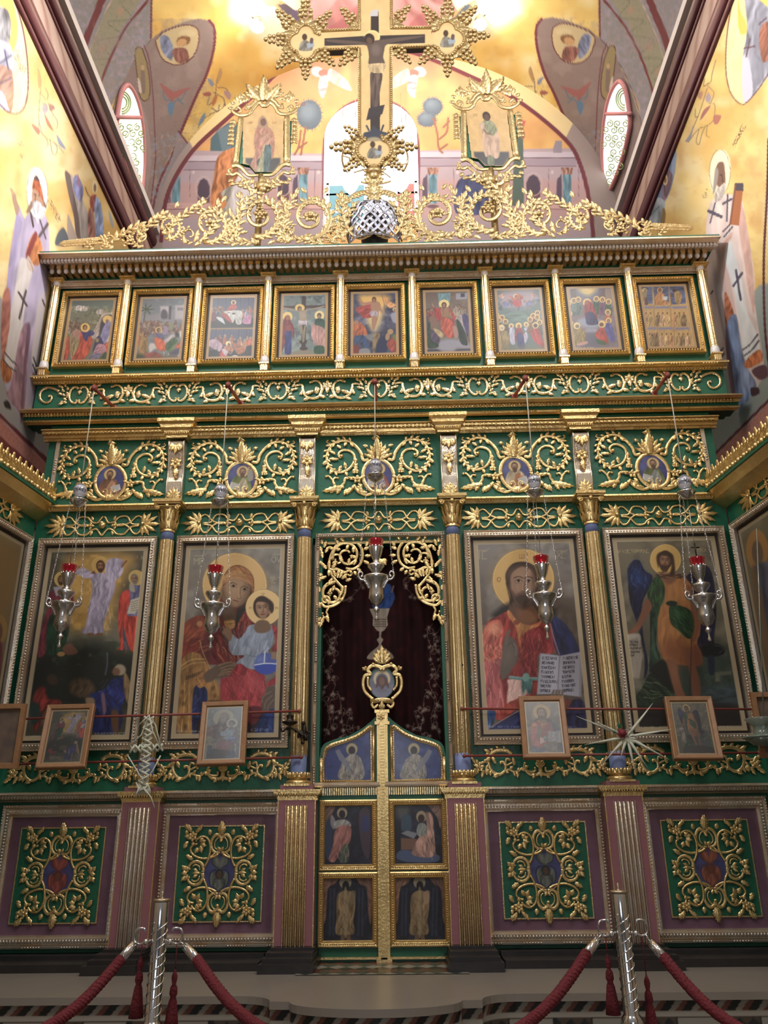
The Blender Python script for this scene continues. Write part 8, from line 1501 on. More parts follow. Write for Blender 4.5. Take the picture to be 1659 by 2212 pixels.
# ================================================================ crest, cross and standing icons
CY = 5.82
crest = thing('crest', 'openwork gilt acanthus crest running along the top of the icon screen', 'crest', (0, CY, zz(524, .18)))
b = MB(CY)
RG = [(199, 529, 9), (219, 525, 12), (240, 520, 16), (269, 518, 12), (303, 513, 21), (366, 492, 27), (410, 508, 18), (455, 486, 40), (505, 508, 20), (563, 468, 46), (620, 500, 24), (672, 472, 48), (722, 500, 24)]
for i, (x, y, r) in enumerate(RG):
    d = 1 if i % 2 else -1; q = spir(x, y, r, r*.18, 250 if d > 0 else 290, d*(1.55 if r > 18 else 1.1)); w = max(2.8, r*.125)
    b.scroll(q, w*1.15, w*.6, dy=.004*(i % 3)); b.leafy(q, max(7, r*.26), max(8, r*.34), max(3, r*.11), -d, 48, 2, .05, .62, dy=.01, off=1); b.leafy(q, max(7, r*.3), max(6, r*.26), max(2.6, r*.09), d, 40, 1, .1, .7, dy=.012)
    if r > 18:
        b.flower(x, y, r*.30, 5, dy=.02); b.ball(x, y, r*.13, dy=.03)
for x0, y0, x1, y1, bend in ((240, 528, 300, 490, -10), (300, 528, 350, 468, -14), (365, 520, 432, 446, -22), (430, 528, 470, 446, 16), (500, 526, 520, 432, 10), (500, 530, 545, 424, -14), (600, 526, 612, 440, 14), (620, 528, 634, 432, -12), (720, 527, 738, 430, 10), (700, 530, 640, 520, 6), (560, 524, 500, 528, 6), (742, 524, 765, 450, -14)):
    mx, my = (x0+x1)/2+bend, (y0+y1)/2; q = cr_([(x0, y0), (mx, my), (x1, y1)], 9); b.scroll(q, 4.4, 2.4, dy=.008); b.leafy(q, 8, 15, 4.2, 0, 38, 3, .1, 1, dy=.014); b.leaf(x1, y1, math.degrees(math.atan2(my-y1, x1-mx)), 16, 5, 3, dy=.014)
for i in range(24):
    x = 128+i*4.2; b.leaf(x, 530-i*.35, 40, 13+i*.2, 3.6, 2, dy=.004); 
    if i % 2: b.leaf(x, 532-i*.3, -10, 12, 3.4, 2, dy=.008)
for x, y, a, l in ((380, 452, 70, 14), (438, 450, 130, 14), (352, 500, 100, 12), (330, 478, 60, 12), (440, 440, 100, 12), (480, 440, 60, 16), (520, 432, 100, 16), (600, 428, 60, 16), (640, 424, 80, 16), (662, 420, 130, 16), (700, 420, 60, 14), (740, 440, 70, 16), (730, 460, 100, 18), (620, 450, 90, 14), (500, 470, 100, 20), (500, 520, 60, 24), (510, 500, 130, 24), (622, 525, 90, 20), (622, 526, 130, 16), (622, 526, 50, 16), (745, 520, 150, 20), (735, 528, 170, 20), (720, 520, 40, 16), (400, 528, 100, 18), (420, 526, 60, 16), (556, 530, 150, 14), (580, 530, 30, 14)): b.leaf(x, y, a, l, 5, 3, dy=.016)
r = np.random.RandomState(5)
for i in range(36):
    f = r.uniform(0, 1); x = 330+420*f; top = 470-50*min(1, f*2.2); y = r.uniform(top, 526); b.leaf(x, y, r.uniform(0, 360), r.uniform(12, 18), 5.5, 3, dy=r.uniform(.0, .016))
for gx, gy in ((563, 466),):
    for i, (dx, dy) in enumerate(((0, 0), (-6, -4), (6, -4), (-3, -9), (4, -9), (-3, 5), (4, 5), (0, 10), (-8, 2), (8, 2))): b.ball(gx+dx, gy+dy, 4, dy=.035)
b.scroll(spir(794, 503, 4, 12, 0, -1.5)+cr_([(794, 515), (775, 519), (757, 505), (746, 480), (742, 455), (752, 430)], 6), 3.8, 2.8, dy=.02); b.leafy(cr_([(757, 505), (746, 480), (742, 455), (752, 430)], 6), 8, 15, 4.4, 0, 40, 3, dy=.024); b.ball(794, 503, 4.5, dy=.03)
b.scroll(cr_([(752, 440), (765, 425), (785, 418), (800, 420)], 6), 4, 3, dy=.02); b.leafy(cr_([(760, 428), (785, 418), (806, 420)], 6), 7, 12, 4.4, -1, 70, 2, dy=.024)
b.mirror(at(808, 500, CY).x); b.build('acanthus_scrolls', GOLDC, crest)
b = MB(CY-.02); b.fan(808, 424, 270, 18, 6, 7, 170, dy=.01); b.fan(808, 418, 90, 22, 7, 7, 170, dy=.01); b.fan(808, 398, 90, 26, 8, 5, 130, dy=.01); b.ball(808, 384, 12, dy=.0); b.ball(808, 375, 14, sc=(1.2, .8, .6)); b.build('carved_cup', GOLDC, crest)
# silver basket weave
wv = thing('woven_basket', 'silver basketwork swelling at the centre of the crest', 'basket', (at(808, 515, CY).x, CY+.05, at(808, 515, CY).z))
b = MB(); cxx = at(808, 480, CY).x; z0_, z1_ = at(808, 518, CY).z, at(808, 425, CY).z
def wp(u, v, d=0): r_ = (.20+.045*math.sin(PI*min(1, .25+v*.8)))*(1 if v < .8 else 1-.5*(v-.8)/.2); return (cxx+(r_+d)*math.sin(u), CY+.10-(r_*.75+d)*math.cos(u), z0_+(z1_-z0_)*v)
for k in range(-7, 15):
    for s_ in (-1, 1):
        for off in (-.035, 0, .035):
            q = []
            for i in range(15):
                v = i/14; u = s_*(-1.5+k*.28+v*1.5)+off
                if abs(u) < 1.45: q.append(wp(u, v, .010*math.sin(v*26+k*PI+(s_ > 0)*PI)))
            if len(q) > 2: b.tube(q, .0085, 5)
b.build('basketwork', mat('burnished_silver', (.36, .36, .42), .38, 1.0), wv); b = MB(); b.lathe((cxx, CY+.14, z0_), [(.09, 0), (.12, .1), (.13, .25), (.10, .36)], 20); b.build('core', DARKW, wv)

# ---- cross
KY = 5.86
cross = thing('crucifix', 'great gilt cross with painted crucified figure rising over the screen', 'cross', (at(808, 365, KY).x, KY, at(808, 365, KY).z))
def lobes(cx, cy, r, n=4, k=.28): return [(cx+r*(1+k*abs(math.cos(n/2*t))-k/2)*math.cos(t), cy+r*(1+k*abs(math.cos(n/2*t))-k/2)*math.sin(t)) for t in np.linspace(0, 2*PI, 41)[:-1]]
ARM = [(690, 67), (932, 60), (932, 102), (690, 110)]; STEM = [(775, -40), (846, -40), (845, 290), (836, 306), (782, 308), (776, 290)]
ML = [lobes(661, 92, 33), lobes(966, 84, 33), lobes(808, 324, 33)]
def crossp(p):
    p.c[:] = hx('d0ac6c'); p.noise(.05, 20)
    D = '3a3030'; p.P(D, [701, 83, 780, 78, 918, 74, 918, 93, 780, 97, 701, 99], .6, smooth=False); p.P(D, [801, 30, 818, 24, 821, 300, 800, 300], .6, smooth=False); p.E('e4c078', 804, 80, 17, 15); p.E('d0ac6c', 804, 80, 13, 11)
    S = '5c4a42'; p.P(S, [708, 85, 760, 88, 795, 92, 806, 88, 838, 84, 870, 80, 912, 77, 912, 80, 870, 88, 836, 96, 830, 110, 828, 124, 830, 140, 798, 140, 797, 122, 794, 104, 786, 97, 740, 94, 708, 90], .6); p.E('75625a', 812, 108, 10, 12, soft=4, a=.7); p.E('382a26', 798, 84, 11, 12, -20); p.E('5c4438', 798, 88, 6, 8, -20)
    p.P('b89c70', [795, 139, 832, 137, 830, 150, 826, 160, 812, 158, 802, 158, 796, 148], .6, fold=(0, 3, .25)); p.P(S, [800, 158, 812, 160, 826, 160, 821, 196, 816, 228, 806, 232, 801, 200], .6, fold=(3, 5, .25)); p.L('332824', [812, 165, 810, 215], 1.2)
    p.P('3c3438', [797, 234, 831, 226, 826, 246, 822, 248, 822, 252, 791, 260], .6, smooth=False); p.P(D, [800, 250, 818, 250, 820, 285, 800, 285], .6, smooth=False); p.P('3c3e4c', [785, 288, 800, 283, 806, 272, 820, 282, 838, 288, 828, 296, 826, 304, 790, 304], .6); p.L('3c3e4c', [792, 272, 797, 282], 4); p.L('3c3e4c', [828, 271, 824, 282], 4); p.P('b8b0b0', [803, 22, 818, 20, 816, 35, 797, 35], .5, smooth=False)
    for x, y, s in ((661, 92, 1), (966, 84, 1), (808, 324, 1)):
        p.E('d8b878', x, y, 30, 28, soft=2, a=.6)
        p.P('7c7468', [x-14, y+17, x-12, y+2, x-4, y-6, x+6, y-2, x+14, y+6, x+12, y+17], .6, fold=(20, 3, .3)); p.E('4a3428', x-3, y-12, 5.5, 7); p.P('9098a0', [x+1, y+2, x+17, y-2, x+18, y+8, x+4, y+12], .5, smooth=False); p.P('5c4848', [x+10, y-10, x+16, y-8, x+14, y+2, x+8, y], .6)
cut_panel('painted_face', [ARM, STEM]+ML, KY-.03, .0065, crossp, cross, gain=.85)
b = MB()
for q in [ARM, STEM]+ML: b.prism([(at(x, y, KY-.03).x, at(x, y, KY-.03).z) for x, y in q], KY-.025, KY+.03)
b.build('board', mat('dark_cross_back', (.08, .06, .06), .6), cross)
b = MB(KY-.03)
def edge(l, cl=False):
    P3 = [Vector((at(x, y, KY-.03).x, KY-.035, at(x, y, KY-.03).z)) for x, y in l]
    if cl: P3.append(P3[0])
    b.tube(P3, .016, 6)
    for i in range(len(P3)-1): b.beads(P3[i]+Vector((0, -.014, 0)), P3[i+1]+Vector((0, -.014, 0)), .010, .026)
edge([(694, 68), (776, 65), (775, -40)]); edge([(932, 61), (846, 62), (846, -40)]); edge([(694, 109), (776, 105), (776, 290), (784, 304)]); edge([(932, 102), (845, 104), (845, 288), (834, 303)])
for i, q in enumerate(ML):
    g0 = (0, 20, 30)[i]; edge(q[3:38] if i == 0 else ([q[(k+23) % 40] for k in range(35)] if i == 1 else [q[(k+33) % 40] for k in range(34)]))
b.build('beaded_edge', GOLDC, cross)
def cluster(b, x, y, a, L):
    t = math.radians(a); ux, uy = math.cos(t), -math.sin(t)
    for s_ in (-1, 1): b.leaf(x, y, a+s_*62, L*.5, L*.15, 2, dy=.0); b.leaf(x+ux*L*.1, y+uy*L*.1, a+s_*30, L*.42, L*.13, 2, dy=.008)
    r_ = L*.10
    for row, n in enumerate((3, 3, 2, 2, 1)):
        for k in range(n):
            f = .34*L+row*1.75*r_; o_ = (k-(n-1)/2)*1.95*r_; b.ball(x+ux*f-uy*o_, y+uy*f+ux*o_, r_, dy=.026+.006*(k == 1), sc=(1, .9, 1))
    b.build('grape_cluster', GOLDC, cross)
for cx_1, cy_1, lst in ((661, 92, ((90, 62), (48, 50), (135, 56), (180, 56), (225, 56), (270, 54), (318, 52))), (966, 84, ((90, 58), (130, 52), (45, 56), (0, 58), (315, 56), (270, 56), (225, 54))), (808, 324, ((0, 62), (180, 62), (35, 46), (145, 46), (-38, 50), (218, 50)))):
    for a, L in lst: t = math.radians(a); cluster(MB(KY-.01), cx_1+32*math.cos(t), cy_1-32*math.sin(t), a, L*.92)
for x, y, a, L in ((772, 60, 135, 46), (850, 55, 45, 46), (772, 110, 225, 50), (850, 106, 315, 48)): cluster(MB(KY-.01), x, y, a, L)
b = MB(KY); b.ball(808, 366, 10); b.ball(808, 376, 16, sc=(1.1, .8, .7)); b.fan(808, 372, 90, 26, 6, 7, 220, dy=-.01); b.build('foot', GOLDC, cross)

# ---- the two standing icons beside the cross
SY = 5.86
def C9(x, y): return (480+x/6.705, 140+y/6.705)
def frame_half(b):
    g = lambda l: [C9(*q) for q in cr_(l, 6)]
    b.scroll(g([(940, 760), (940, 1000), (940, 1440)]), 6.4, prof=HALF, h=.9)
    b.scroll(g([(600, 600), (640, 600), (680, 560), (740, 580), (790, 650), (800, 680), (860, 720), (960, 720), (1040, 680), (1080, 640)]), 5, 3.6); b.scroll(g([(620, 520), (700, 500), (770, 540), (820, 600), (860, 600), (870, 560)]), 4.5, 3); b.scroll(g([(1030, 640), (1000, 600), (950, 640), (980, 680)]), 3.4, 2.4); b.scroll(g([(890, 640), (860, 600), (830, 640)]), 3)
    b.scroll(g([(990, 1460), (920, 1450), (850, 1480), (790, 1540), (720, 1600), (590, 1605)]), 5.6, 3.6); b.scroll(g([(1030, 1500), (1010, 1550), (960, 1580), (900, 1560), (840, 1600), (800, 1650), (870, 1720)]), 4.4, 3); b.ball(*C9(1020, 1500), 4)
    for i in range(6): b.leaf(*C9(1050+10*math.sin(i), 780+i*62), 250, 12, 5, 1, dy=.006); b.leaf(*C9(1040, 790+i*62), 300, 12, 5, 1, dy=.01)
    for x, y, a, l in ((960, 560, 90, 16), (1000, 520, 70, 14), (980, 500, 90, 18), (1040, 560, 30, 10), (930, 540, 130, 10), (1060, 620, 0, 10), (840, 520, 40, 10), (900, 480, 20, 12), (760, 480, 20, 14), (700, 470, 25, 18), (680, 420, 45, 22), (820, 440, 10, 8), (960, 1640, 300, 12), (900, 1700, 320, 12), (820, 1700, 330, 12), (760, 1740, 340, 14), (720, 1660, 300, 18), (660, 1640, 280, 18), (620, 1700, 250, 16), (690, 1760, 330, 14), (1000, 1560, 320, 10)): b.leaf(*C9(x, y), a, l, 5, 2, dy=.008)
    b.scroll(g([(600, 1830), (660, 1820), (720, 1760), (760, 1680), (780, 1640)]), 6, 4)
XI = at(*C9(592, 1000), SY).x; CI = Vector((XI, SY, at(*C9(592, 1850), SY).z))
bf = MB(SY); frame_half(bf); bf.mirror(XI); bf.leaf(*C9(597, 540), 90, 52, 12, 5, dy=.012, curl=.9)
for s_ in (-1, 1): bf.leaf(*C9(597+s_*30, 520), 90-s_*42, 42, 11, 4, dy=.004, curl=.8); bf.leaf(*C9(597+s_*40, 500), 90-s_*66, 34, 8, 3); bf.leaf(*C9(597+s_*60, 1740), 270+s_*30, 14, 6, 2, dy=.02)
bf.leaf(*C9(592, 1640), 270, 26, 8, 3, dy=.014); bf.ball(*C9(592, 1830), 10); bf.ball(*C9(592, 1780), 13, sc=(1.3, .6, .9))
PO = [(300, 790), (390, 740), (430, 700), (455, 690), (480, 650), (590, 635), (715, 650), (740, 690), (760, 700), (800, 740), (890, 790), (890, 1440), (830, 1445), (745, 1560), (480, 1560), (395, 1460), (300, 1440)]
def sidep(who):
    def f(p):
        p.c[:] = hx('c8a060'); p.noise(.06, 60); p.P('4a4648', [340, 1350, 840, 1350, 840, 1420, 740, 1550, 490, 1550, 400, 1460, 340, 1420], 2, smooth=False)
        if who:
            p.P('ac7860', [500, 900, 560, 880, 640, 880, 740, 980, 760, 1160, 740, 1330, 710, 1360, 700, 1200, 640, 1160, 580, 1300, 500, 1400, 520, 1540, 410, 1460, 470, 1300, 460, 1100], 1, fold=(5, 18, .2)); strokes(p, '8c4438', (470, 920, 560, 1400), 40, 30, 60, 5, .6, 90); strokes(p, '8c4438', (600, 920, 750, 1300), 40, 30, 60, 5, .6, 90, 3)
            p.P('94906c', [570, 1300, 620, 1150, 620, 1540, 500, 1550], 1, fold=(5, 14, .25)); p.P('4c5c5c', [620, 1170, 700, 1160, 710, 1350, 670, 1540, 600, 1540], 1, fold=(3, 14, .3)); p.P('a07c60', [524, 900, 530, 800, 580, 735, 640, 790, 660, 900, 600, 920], 1); p.E('6c4c3c', 595, 830, 42, 56); p.P('a87c64', [590, 1000, 640, 980, 700, 1060, 680, 1150, 600, 1150, 570, 1060], 1, fold=(30, 12, .25)); p.text('MP', 385, 825, 26, 30, '94582c', 5); p.text('OV', 725, 825, 26, 30, '94582c', 5)
        else:
            p.P('848466', [520, 920, 600, 880, 680, 930, 720, 1050, 660, 1130, 560, 1130, 500, 1040], 1, fold=(20, 16, .25)); p.P('b8957c', [470, 960, 540, 930, 540, 1060, 640, 1120, 720, 1060, 730, 1200, 700, 1400, 640, 1450, 560, 1400, 500, 1420, 480, 1250, 500, 1100], 1, fold=(8, 20, .15)); p.P('6c7058', [540, 1400, 620, 1440, 600, 1540, 520, 1530], 1, fold=(5, 12, .3)); p.E('3a2a20', 590, 835, 56, 66); p.E('5c4032', 590, 855, 36, 50); p.L('7c5844', [530, 1030, 560, 1080, 620, 1090], 22); p.text('IO', 400, 800, 26, 34, '7c5c30', 5)
    return f
for who, s_ in ((1, 1), (0, -1)):
    rt = thing('standing_icon', 'gilt-framed standing icon of a veiled woman in patterned mantle, left of the cross' if who else 'gilt-framed standing icon of a young man with hand to cheek, right of the cross', 'icon', CI if who else (-XI+.01, SY, CI.z), 'standing icons beside the cross')
    if who: o = bf.build('carved_frame', GOLDC, None, loc=CI); o.parent = rt; o.location = (0, 0, 0); fr0 = o
    else: c = fr0.copy(); COL.objects.link(c); c.parent = rt; c.location = (0, 0, 0); c.scale = (-1, 1, 1)
    dx = 0 if who else -2*XI+.01
    W = [(at(*C9(x, y), SY).x, at(*C9(x, y), SY).z) for x, y in PO]; A = np.array(W)
    V, Fc = panel_grid(A[:, 0].min(), A[:, 0].max(), A[:, 1].min(), A[:, 1].max(), SY-.005, .0055); c = V[Fc].mean(1); kp = inpoly(c[:, 0], c[:, 2], W)
    px, py = proj(V[:, 0], V[:, 1], V[:, 2]); p = Paint(px, py, '888888', 1/6.705, 480, 140); sidep(who)(p); V = V+np.array([dx, 0, 0]); painted('painting', V, Fc[kp], p.done(.85), PAINTM, rt)
    b = MB(); b.prism([(x+dx, z) for x, z in W], SY+.0, SY+.03); b.box(A[:, 0].min()+dx-.06, A[:, 0].max()+dx+.06, SY+.005, SY+.03, A[:, 1].min()+.12, A[:, 1].max()-.16); b.build('back_board', GREEN, rt); b = MB(); b.tube([(XI+dx, SY+.03, zz(524, .18)), (XI+dx, SY+.03, A[:, 1].min()+.05)], .03, 8); b.build('support', GOLDC, rt)
# flood lamps under the vault and the chandelier of the altar
BULB = mat('lamp_bulb', (1, 1, 1), .3, emit=26, ecol=(1, .97, .9)); BULBC = mat('cool_lamp_bulb', (1, 1, 1), .3, emit=16, ecol=(.8, .97, 1)); BRASS = mat('brass', (.55, .38, .2), .3, .9)
for k, (x, y, lb) in enumerate(((556, 52, 'floodlight under the vault at upper left of the cross'), (1036, 48, 'floodlight under the vault at upper right of the cross'))):
    q = vpt(x, y, 2.78); rt = thing('floodlight', lb, 'lamp', q, 'floodlights under the vault')
    b = MB(); b.lathe(tuple(q), [(.0, .1), (.05, .09), (.08, 0), (.09, -.05)], 16); b.tube([q+Vector((0, 0, .08)), q+Vector(((-.25 if k == 0 else .25), .05, .32))], .015); b.build('housing', CHROME, rt)
    b = MB(); b.sphere(tuple(q+Vector((0, 0, -.02))), .075, 14, 8); b.build('bulb', BULB, rt)
    l = bpy.data.lights.new('floodlight_glow', 'POINT'); l.energy = 22; l.color = (1, .93, .8); l.shadow_soft_size = .08; o = bpy.data.objects.new('floodlight_glow', l); COL.objects.link(o); o.location = q+Vector((0, -.22, -.12))
HY = 7.35; hc = at(810, 345, HY); ch = thing('chandelier', 'brass altar chandelier with glowing bowls seen behind the cross foot', 'chandelier', hc)
b = MB(); b.tube([hc+Vector((.38*math.cos(t*PI/16), .38*math.sin(t*PI/16), 0)) for t in range(33)], .012, 6); b.tube([hc+Vector((0, 0, -.3)), hc+Vector((0, 0, 3.6))], .012, 6)
for i in range(8):
    a = i*PI/4+.2; e_ = hc+Vector((.38*math.cos(a), .38*math.sin(a), 0)); b.tube([hc+Vector((0, 0, -.1)), e_], .008, 5); b.tube([e_, e_+Vector((0, 0, .16))], .008, 5); b.tube([e_+Vector((0, 0, .8)), e_], .003, 4)
b.build('brass_ring', BRASS, ch)
for x, y, m_ in ((757, 398, BULBC), (866, 394, BULB)):
    q = at(x, y, HY); b = MB(); b.lathe(tuple(q), [(.02, -.13), (.07, -.06), (.105, .03), (.12, .06), (.0, .065)], 18); b.build('glass_bowl', m_, ch); b = MB(); b.tube([q+Vector((0, 0, .06)), q+Vector((0, 0, .6))], .004, 4); b.build('cord', BRASS, ch)
# ================================================================ returns of the screen along the side walls
def ic_wing(p):
    p.c[:] = hx('6c6450'); p.cloud('8c8060', 30, .5, .7); p.cloud('4a4c44', 24, .55, .7)
    for x in np.unique(np.round(p.x/1)) if 0 else (0,): pass
wing_src = None
for s_ in (-1, 1):
    nm = 'left' if s_ < 0 else 'right'
    rt = thing('screen_return', 'green panelled return of the screen running along the %s wall' % nm, 'icon screen', (s_*HL, 6, 0))
    rt.rotation_euler.z = math.radians(-81.8 if s_ > 0 else 81.8)
    def put(b, name, m, parent=rt, s_=s_):
        if s_ < 0: b.mirror(HL); n = len(b.v)//2; nf = len(b.f)//2; b.v = [(v[0]-2*HL, v[1], v[2]) for v in b.v[n:]]; b.f = [tuple(i-n for i in f) for f in b.f[nf:]]; b.mi = b.mi[nf:]; b.smf = b.smf[nf:]
        o = b.build(name, m, None, loc=(s_*HL, 6, 0)); o.parent = parent; o.location = (0, 0, 0); return o
    L = 1.7; x0 = HL
    b = MB(); b.box(x0+.01, x0+L, 6.003, 6.02, .0, zz(1094)+.02); put(b, 'panel', GREEN)
    b = MB(); b.mould([(6, zz(1082)-.02), (5.86, zz(1082)-.0), (5.84, zz(1082)+.02), (5.90, zz(1082)-.06), (5.98, zz(1094)-.06), (6, zz(1094)-.07)][::-1], x0-.02, x0+L, True)
    b.v = [v for v in b.v]; put(b, 'ledge', GOLD)
    b = MB(); b.box(x0, x0+L, 5.84, 6.02, zz(1082)+.0, zz(1082)+.022); put(b, 'ledge_top', GREEN)
    b = MB(5.9)
    for i in range(22):
        xx = x0+.04+i*.078; z = zz(1082)+.02; b.sphere((xx, 5.86, z+.03), .024, 7, 5); b.sphere((xx+.039, 5.86, z+.03), .018, 6, 4)
        q = proj(xx, 5.9, z+.05); b.fan(q[0], q[1], 90, 26, 7, 5, 110, dy=.01)
    put(b, 'leaf_cresting', GOLD)
    b = copy_geo(strapv, x0+.66); put(b, 'strapwork_carving', GOLD)
    b = MB(); b.mould(pf([(0, 1702), (.09, 1702), (.10, 1706), (.06, 1717), (.0, 1724)]), x0, x0+L); put(b, 'dado_rail', GOLDS)
    ri = thing('wing_icon', 'large gilt-framed icon cut off at the %s edge of the picture' % nm, 'icon', (s_*HL, 6, 1.34)); ri.rotation_euler = rt.rotation_euler
    b = MB(6.0); xa_, xb_, za__, zb__ = x0+.05, x0+1.05, 1.34, 2.941; b.frame(xa_, xb_, za__, zb__, [(0, 0), (0, .035), (.012, .042), (.02, .03), (.047, .05), (.055, .03), (.055, 0)])
    b.beads((xa_+.034, 5.955, za__+.04), (xa_+.034, 5.955, zb__-.04), .010, .022); b.beads((xa_+.04, 5.955, zb__-.034), (xb_-.04, 5.955, zb__-.034), .010, .022)
    def put2(b, n_, m): o = put(b, n_, m, ri); o.location = (0, 0, -1.34); return o
    put2(b, 'frame', GOLDS); b = MB(); b.box(xa_+.05, xb_-.05, 5.994, 6, za__+.05, zb__-.05); put2(b, 'dark_rebate', DARKW)
    V, Fc = panel_grid(xa_+.08, xb_-.08, za__+.08, zb__-.08, 5.988, .008); U = (V[:, 0]-xa_)*100; Wz = (zb__-V[:, 2])*100
    p = Paint(U, Wz, '6c6248'); p.k = 1; p.cloud('8c8060', 26, .5, .7); p.cloud('46483c', 22, .55, .7)
    if s_ > 0: p.E('a8762c', 27, 30, 14, 15); p.E('6c5440', 27, 32, 7, 9); p.P('5c5c70', [16, 44, 27, 40, 40, 46, 44, 80, 40, 140, 14, 140, 14, 80], 1, fold=(4, 5, .4)); p.P('7c5a30', [14, 50, 22, 48, 20, 140, 10, 140], 1, .8)
    else: p.P('8c6830', [12, 16, 60, 20, 70, 70, 20, 80], 8, .8); p.E('9c7430', 22, 78, 10, 11); p.E('6c4838', 22, 80, 5, 7); p.P('6c2c30', [14, 90, 22, 86, 32, 92, 34, 130, 12, 130], 1, fold=(4, 4, .35)); p.P('9c9ca8', [18, 98, 26, 98, 26, 108, 18, 108], 1, .8); p.P('2c2c28', [8, 120, 92, 116, 92, 152, 8, 152], 4, .8)
    d = np.minimum(np.minimum(V[:, 0]-xa_-.08, xb_-.08-V[:, 0]), np.minimum(V[:, 2]-za__-.08, zb__-.08-V[:, 2])); p.c[d < .03] = hx('9c8a68')
    if s_ < 0: V = V.copy(); V[:, 0] = -V[:, 0]; Fc = Fc[:, ::-1]
    o = painted('painting', V, Fc, p.done(.8), PAINTM, None, loc=(s_*HL, 6, 1.34)); o.parent = ri; o.location = (0, 0, 0)
# mosaic threshold between the plinths
V, Fc = grid_surface(lambda u, v: (-.5+1.02*u, 5.45+.62*v, .004), 200, 120); X, Y = V[:, 0]/.11, V[:, 1]/.16
t = (np.floor(X+Y).astype(int)*3+np.floor(X-Y).astype(int)*5) % 4; c = np.array([hx(h) for h in ('8c867c', '1c2422', '5c342c', '2c3c38')])[t]
tag(painted('floor_mosaic', V, Fc, s2l(c), MAT_INLAY, loc=(0, 5.7, .004)), kind='structure')

# ================================================================ hanging lamps
LY = 5.68; LAMPS = [(151, 1222), (466, 1224), (812, 1166), (1168, 1203), (1505, 1206)]
BR = [((248, 882), (205, 843)), ((521, 873), (490, 832)), ((812, 872), (806, 818)), ((1111, 856), (1139, 815)), ((1413, 850), (1447, 808))]
LL = ['hanging silver lamp with red glass before the leftmost large icon', 'hanging silver lamp with red glass before the mother and child', 'hanging silver lamp with red glass over the royal doors, the highest of five',
      'hanging silver lamp with lit red glass before the man with the book', 'hanging silver lamp with small cross on its dark red glass, far right']
kk = (at(467, 1224, LY)-at(466, 1224, LY)).length; C0 = at(466, 1224, LY)
def zl(y): return at(466-(y-1224)*.063, y, LY).z-C0.z
lamp = thing('hanging_lamp', LL[1], 'oil lamp', C0, 'hanging silver oil lamps')
cx, cy, cz = C0
b = MB(); b.lathe(tuple(C0), [(17*kk, 0), (16.5*kk, zl(1229)), (16*kk, zl(1230)), (13*kk, zl(1250)), (10*kk, zl(1262)), (.0, zl(1263))], 24); b.lathe(tuple(C0), [(16*kk, 0), (15*kk, zl(1238))], 24); b.build('glass', REDGL, lamp)
b = MB(); b.lathe(tuple(C0), [(r*kk, zl(y)) for r, y in ((15.2, 1242), (15, 1245), (13.5, 1250), (11, 1260), (7, 1268), (6, 1272), (9, 1276), (17, 1279), (18, 1283), (13, 1291), (8, 1297), (8, 1301), (15, 1303), (27, 1305), (28, 1308), (25, 1313), (18, 1321), (15.5, 1328), (15, 1336), (16, 1346), (16.5, 1354), (13, 1358), (12, 1362), (9, 1366), (4, 1369), (3, 1372), (6, 1376), (6, 1380), (3, 1384), (2, 1392), (4.5, 1398), (4, 1401), (0, 1402))], 36)
for i in range(12): a = i*PI/6; b.sphere((cx+14.4*kk*math.cos(a), cy+14.4*kk*math.sin(a), cz+zl(1241)), 2.6*kk, 6, 4)
b.build('silver_body', SILVER, lamp)
z_d = zl(1086); arms = []
for i in range(3):
    a = math.radians((-170, -10, 90)[i]+(8 if i == 2 else 0)); ux, uy = math.cos(a), math.sin(a)
    q = [Vector((cx+ux*r*kk, cy+uy*r*kk, cz+zl(y))) for r, y in cr_([(15, 1332), (20, 1322), (26, 1314), (33, 1313), (38, 1306), (37, 1298), (32, 1296), (29, 1301), (31, 1306)], 5)]
    b = MB(); b.tube(q, [3.2*kk*(1-.5*j/len(q)) for j in range(len(q))], 7); b.sphere(q[-1], 3*kk, 7, 5); hd = b.build('scroll_handle', SILVER, lamp)
    p0 = q[24]; p1 = Vector((cx+ux*17*kk, cy+uy*17*kk, cz+z_d)); b = MB(); L_ = (p1-p0).length; n = int(L_/.020); dr = (p1-p0)/L_
    for j in range(n):
        m_ = p0.lerp(p1, (j+.5)/n); w_ = Vector((1, 0, 0)) if j % 2 else Vector((0, 1, 0)); h_ = .012 if j % 7 else .016
        b.tube([m_+dr*h_*math.cos(t*PI/4)+w_*.0045*math.sin(t*PI/4) for t in range(9)], .0016, 4, False)
    b.build('chain', SILVER, hd)
b = MB(); b.lathe(tuple(C0), [(r*kk, zl(y)) for r, y in ((4, 1076), (14, 1080), (20, 1082), (20, 1084), (12, 1092), (3, 1097), (0, 1098))], 28); b.build('dish', SILVER, lamp)
b = MB(); b.tube([(cx, cy, cz+zl(1094)), (cx, cy, cz+zl(1218))], .0022, 4)
b.build('centre_rod', SILVER, lamp)
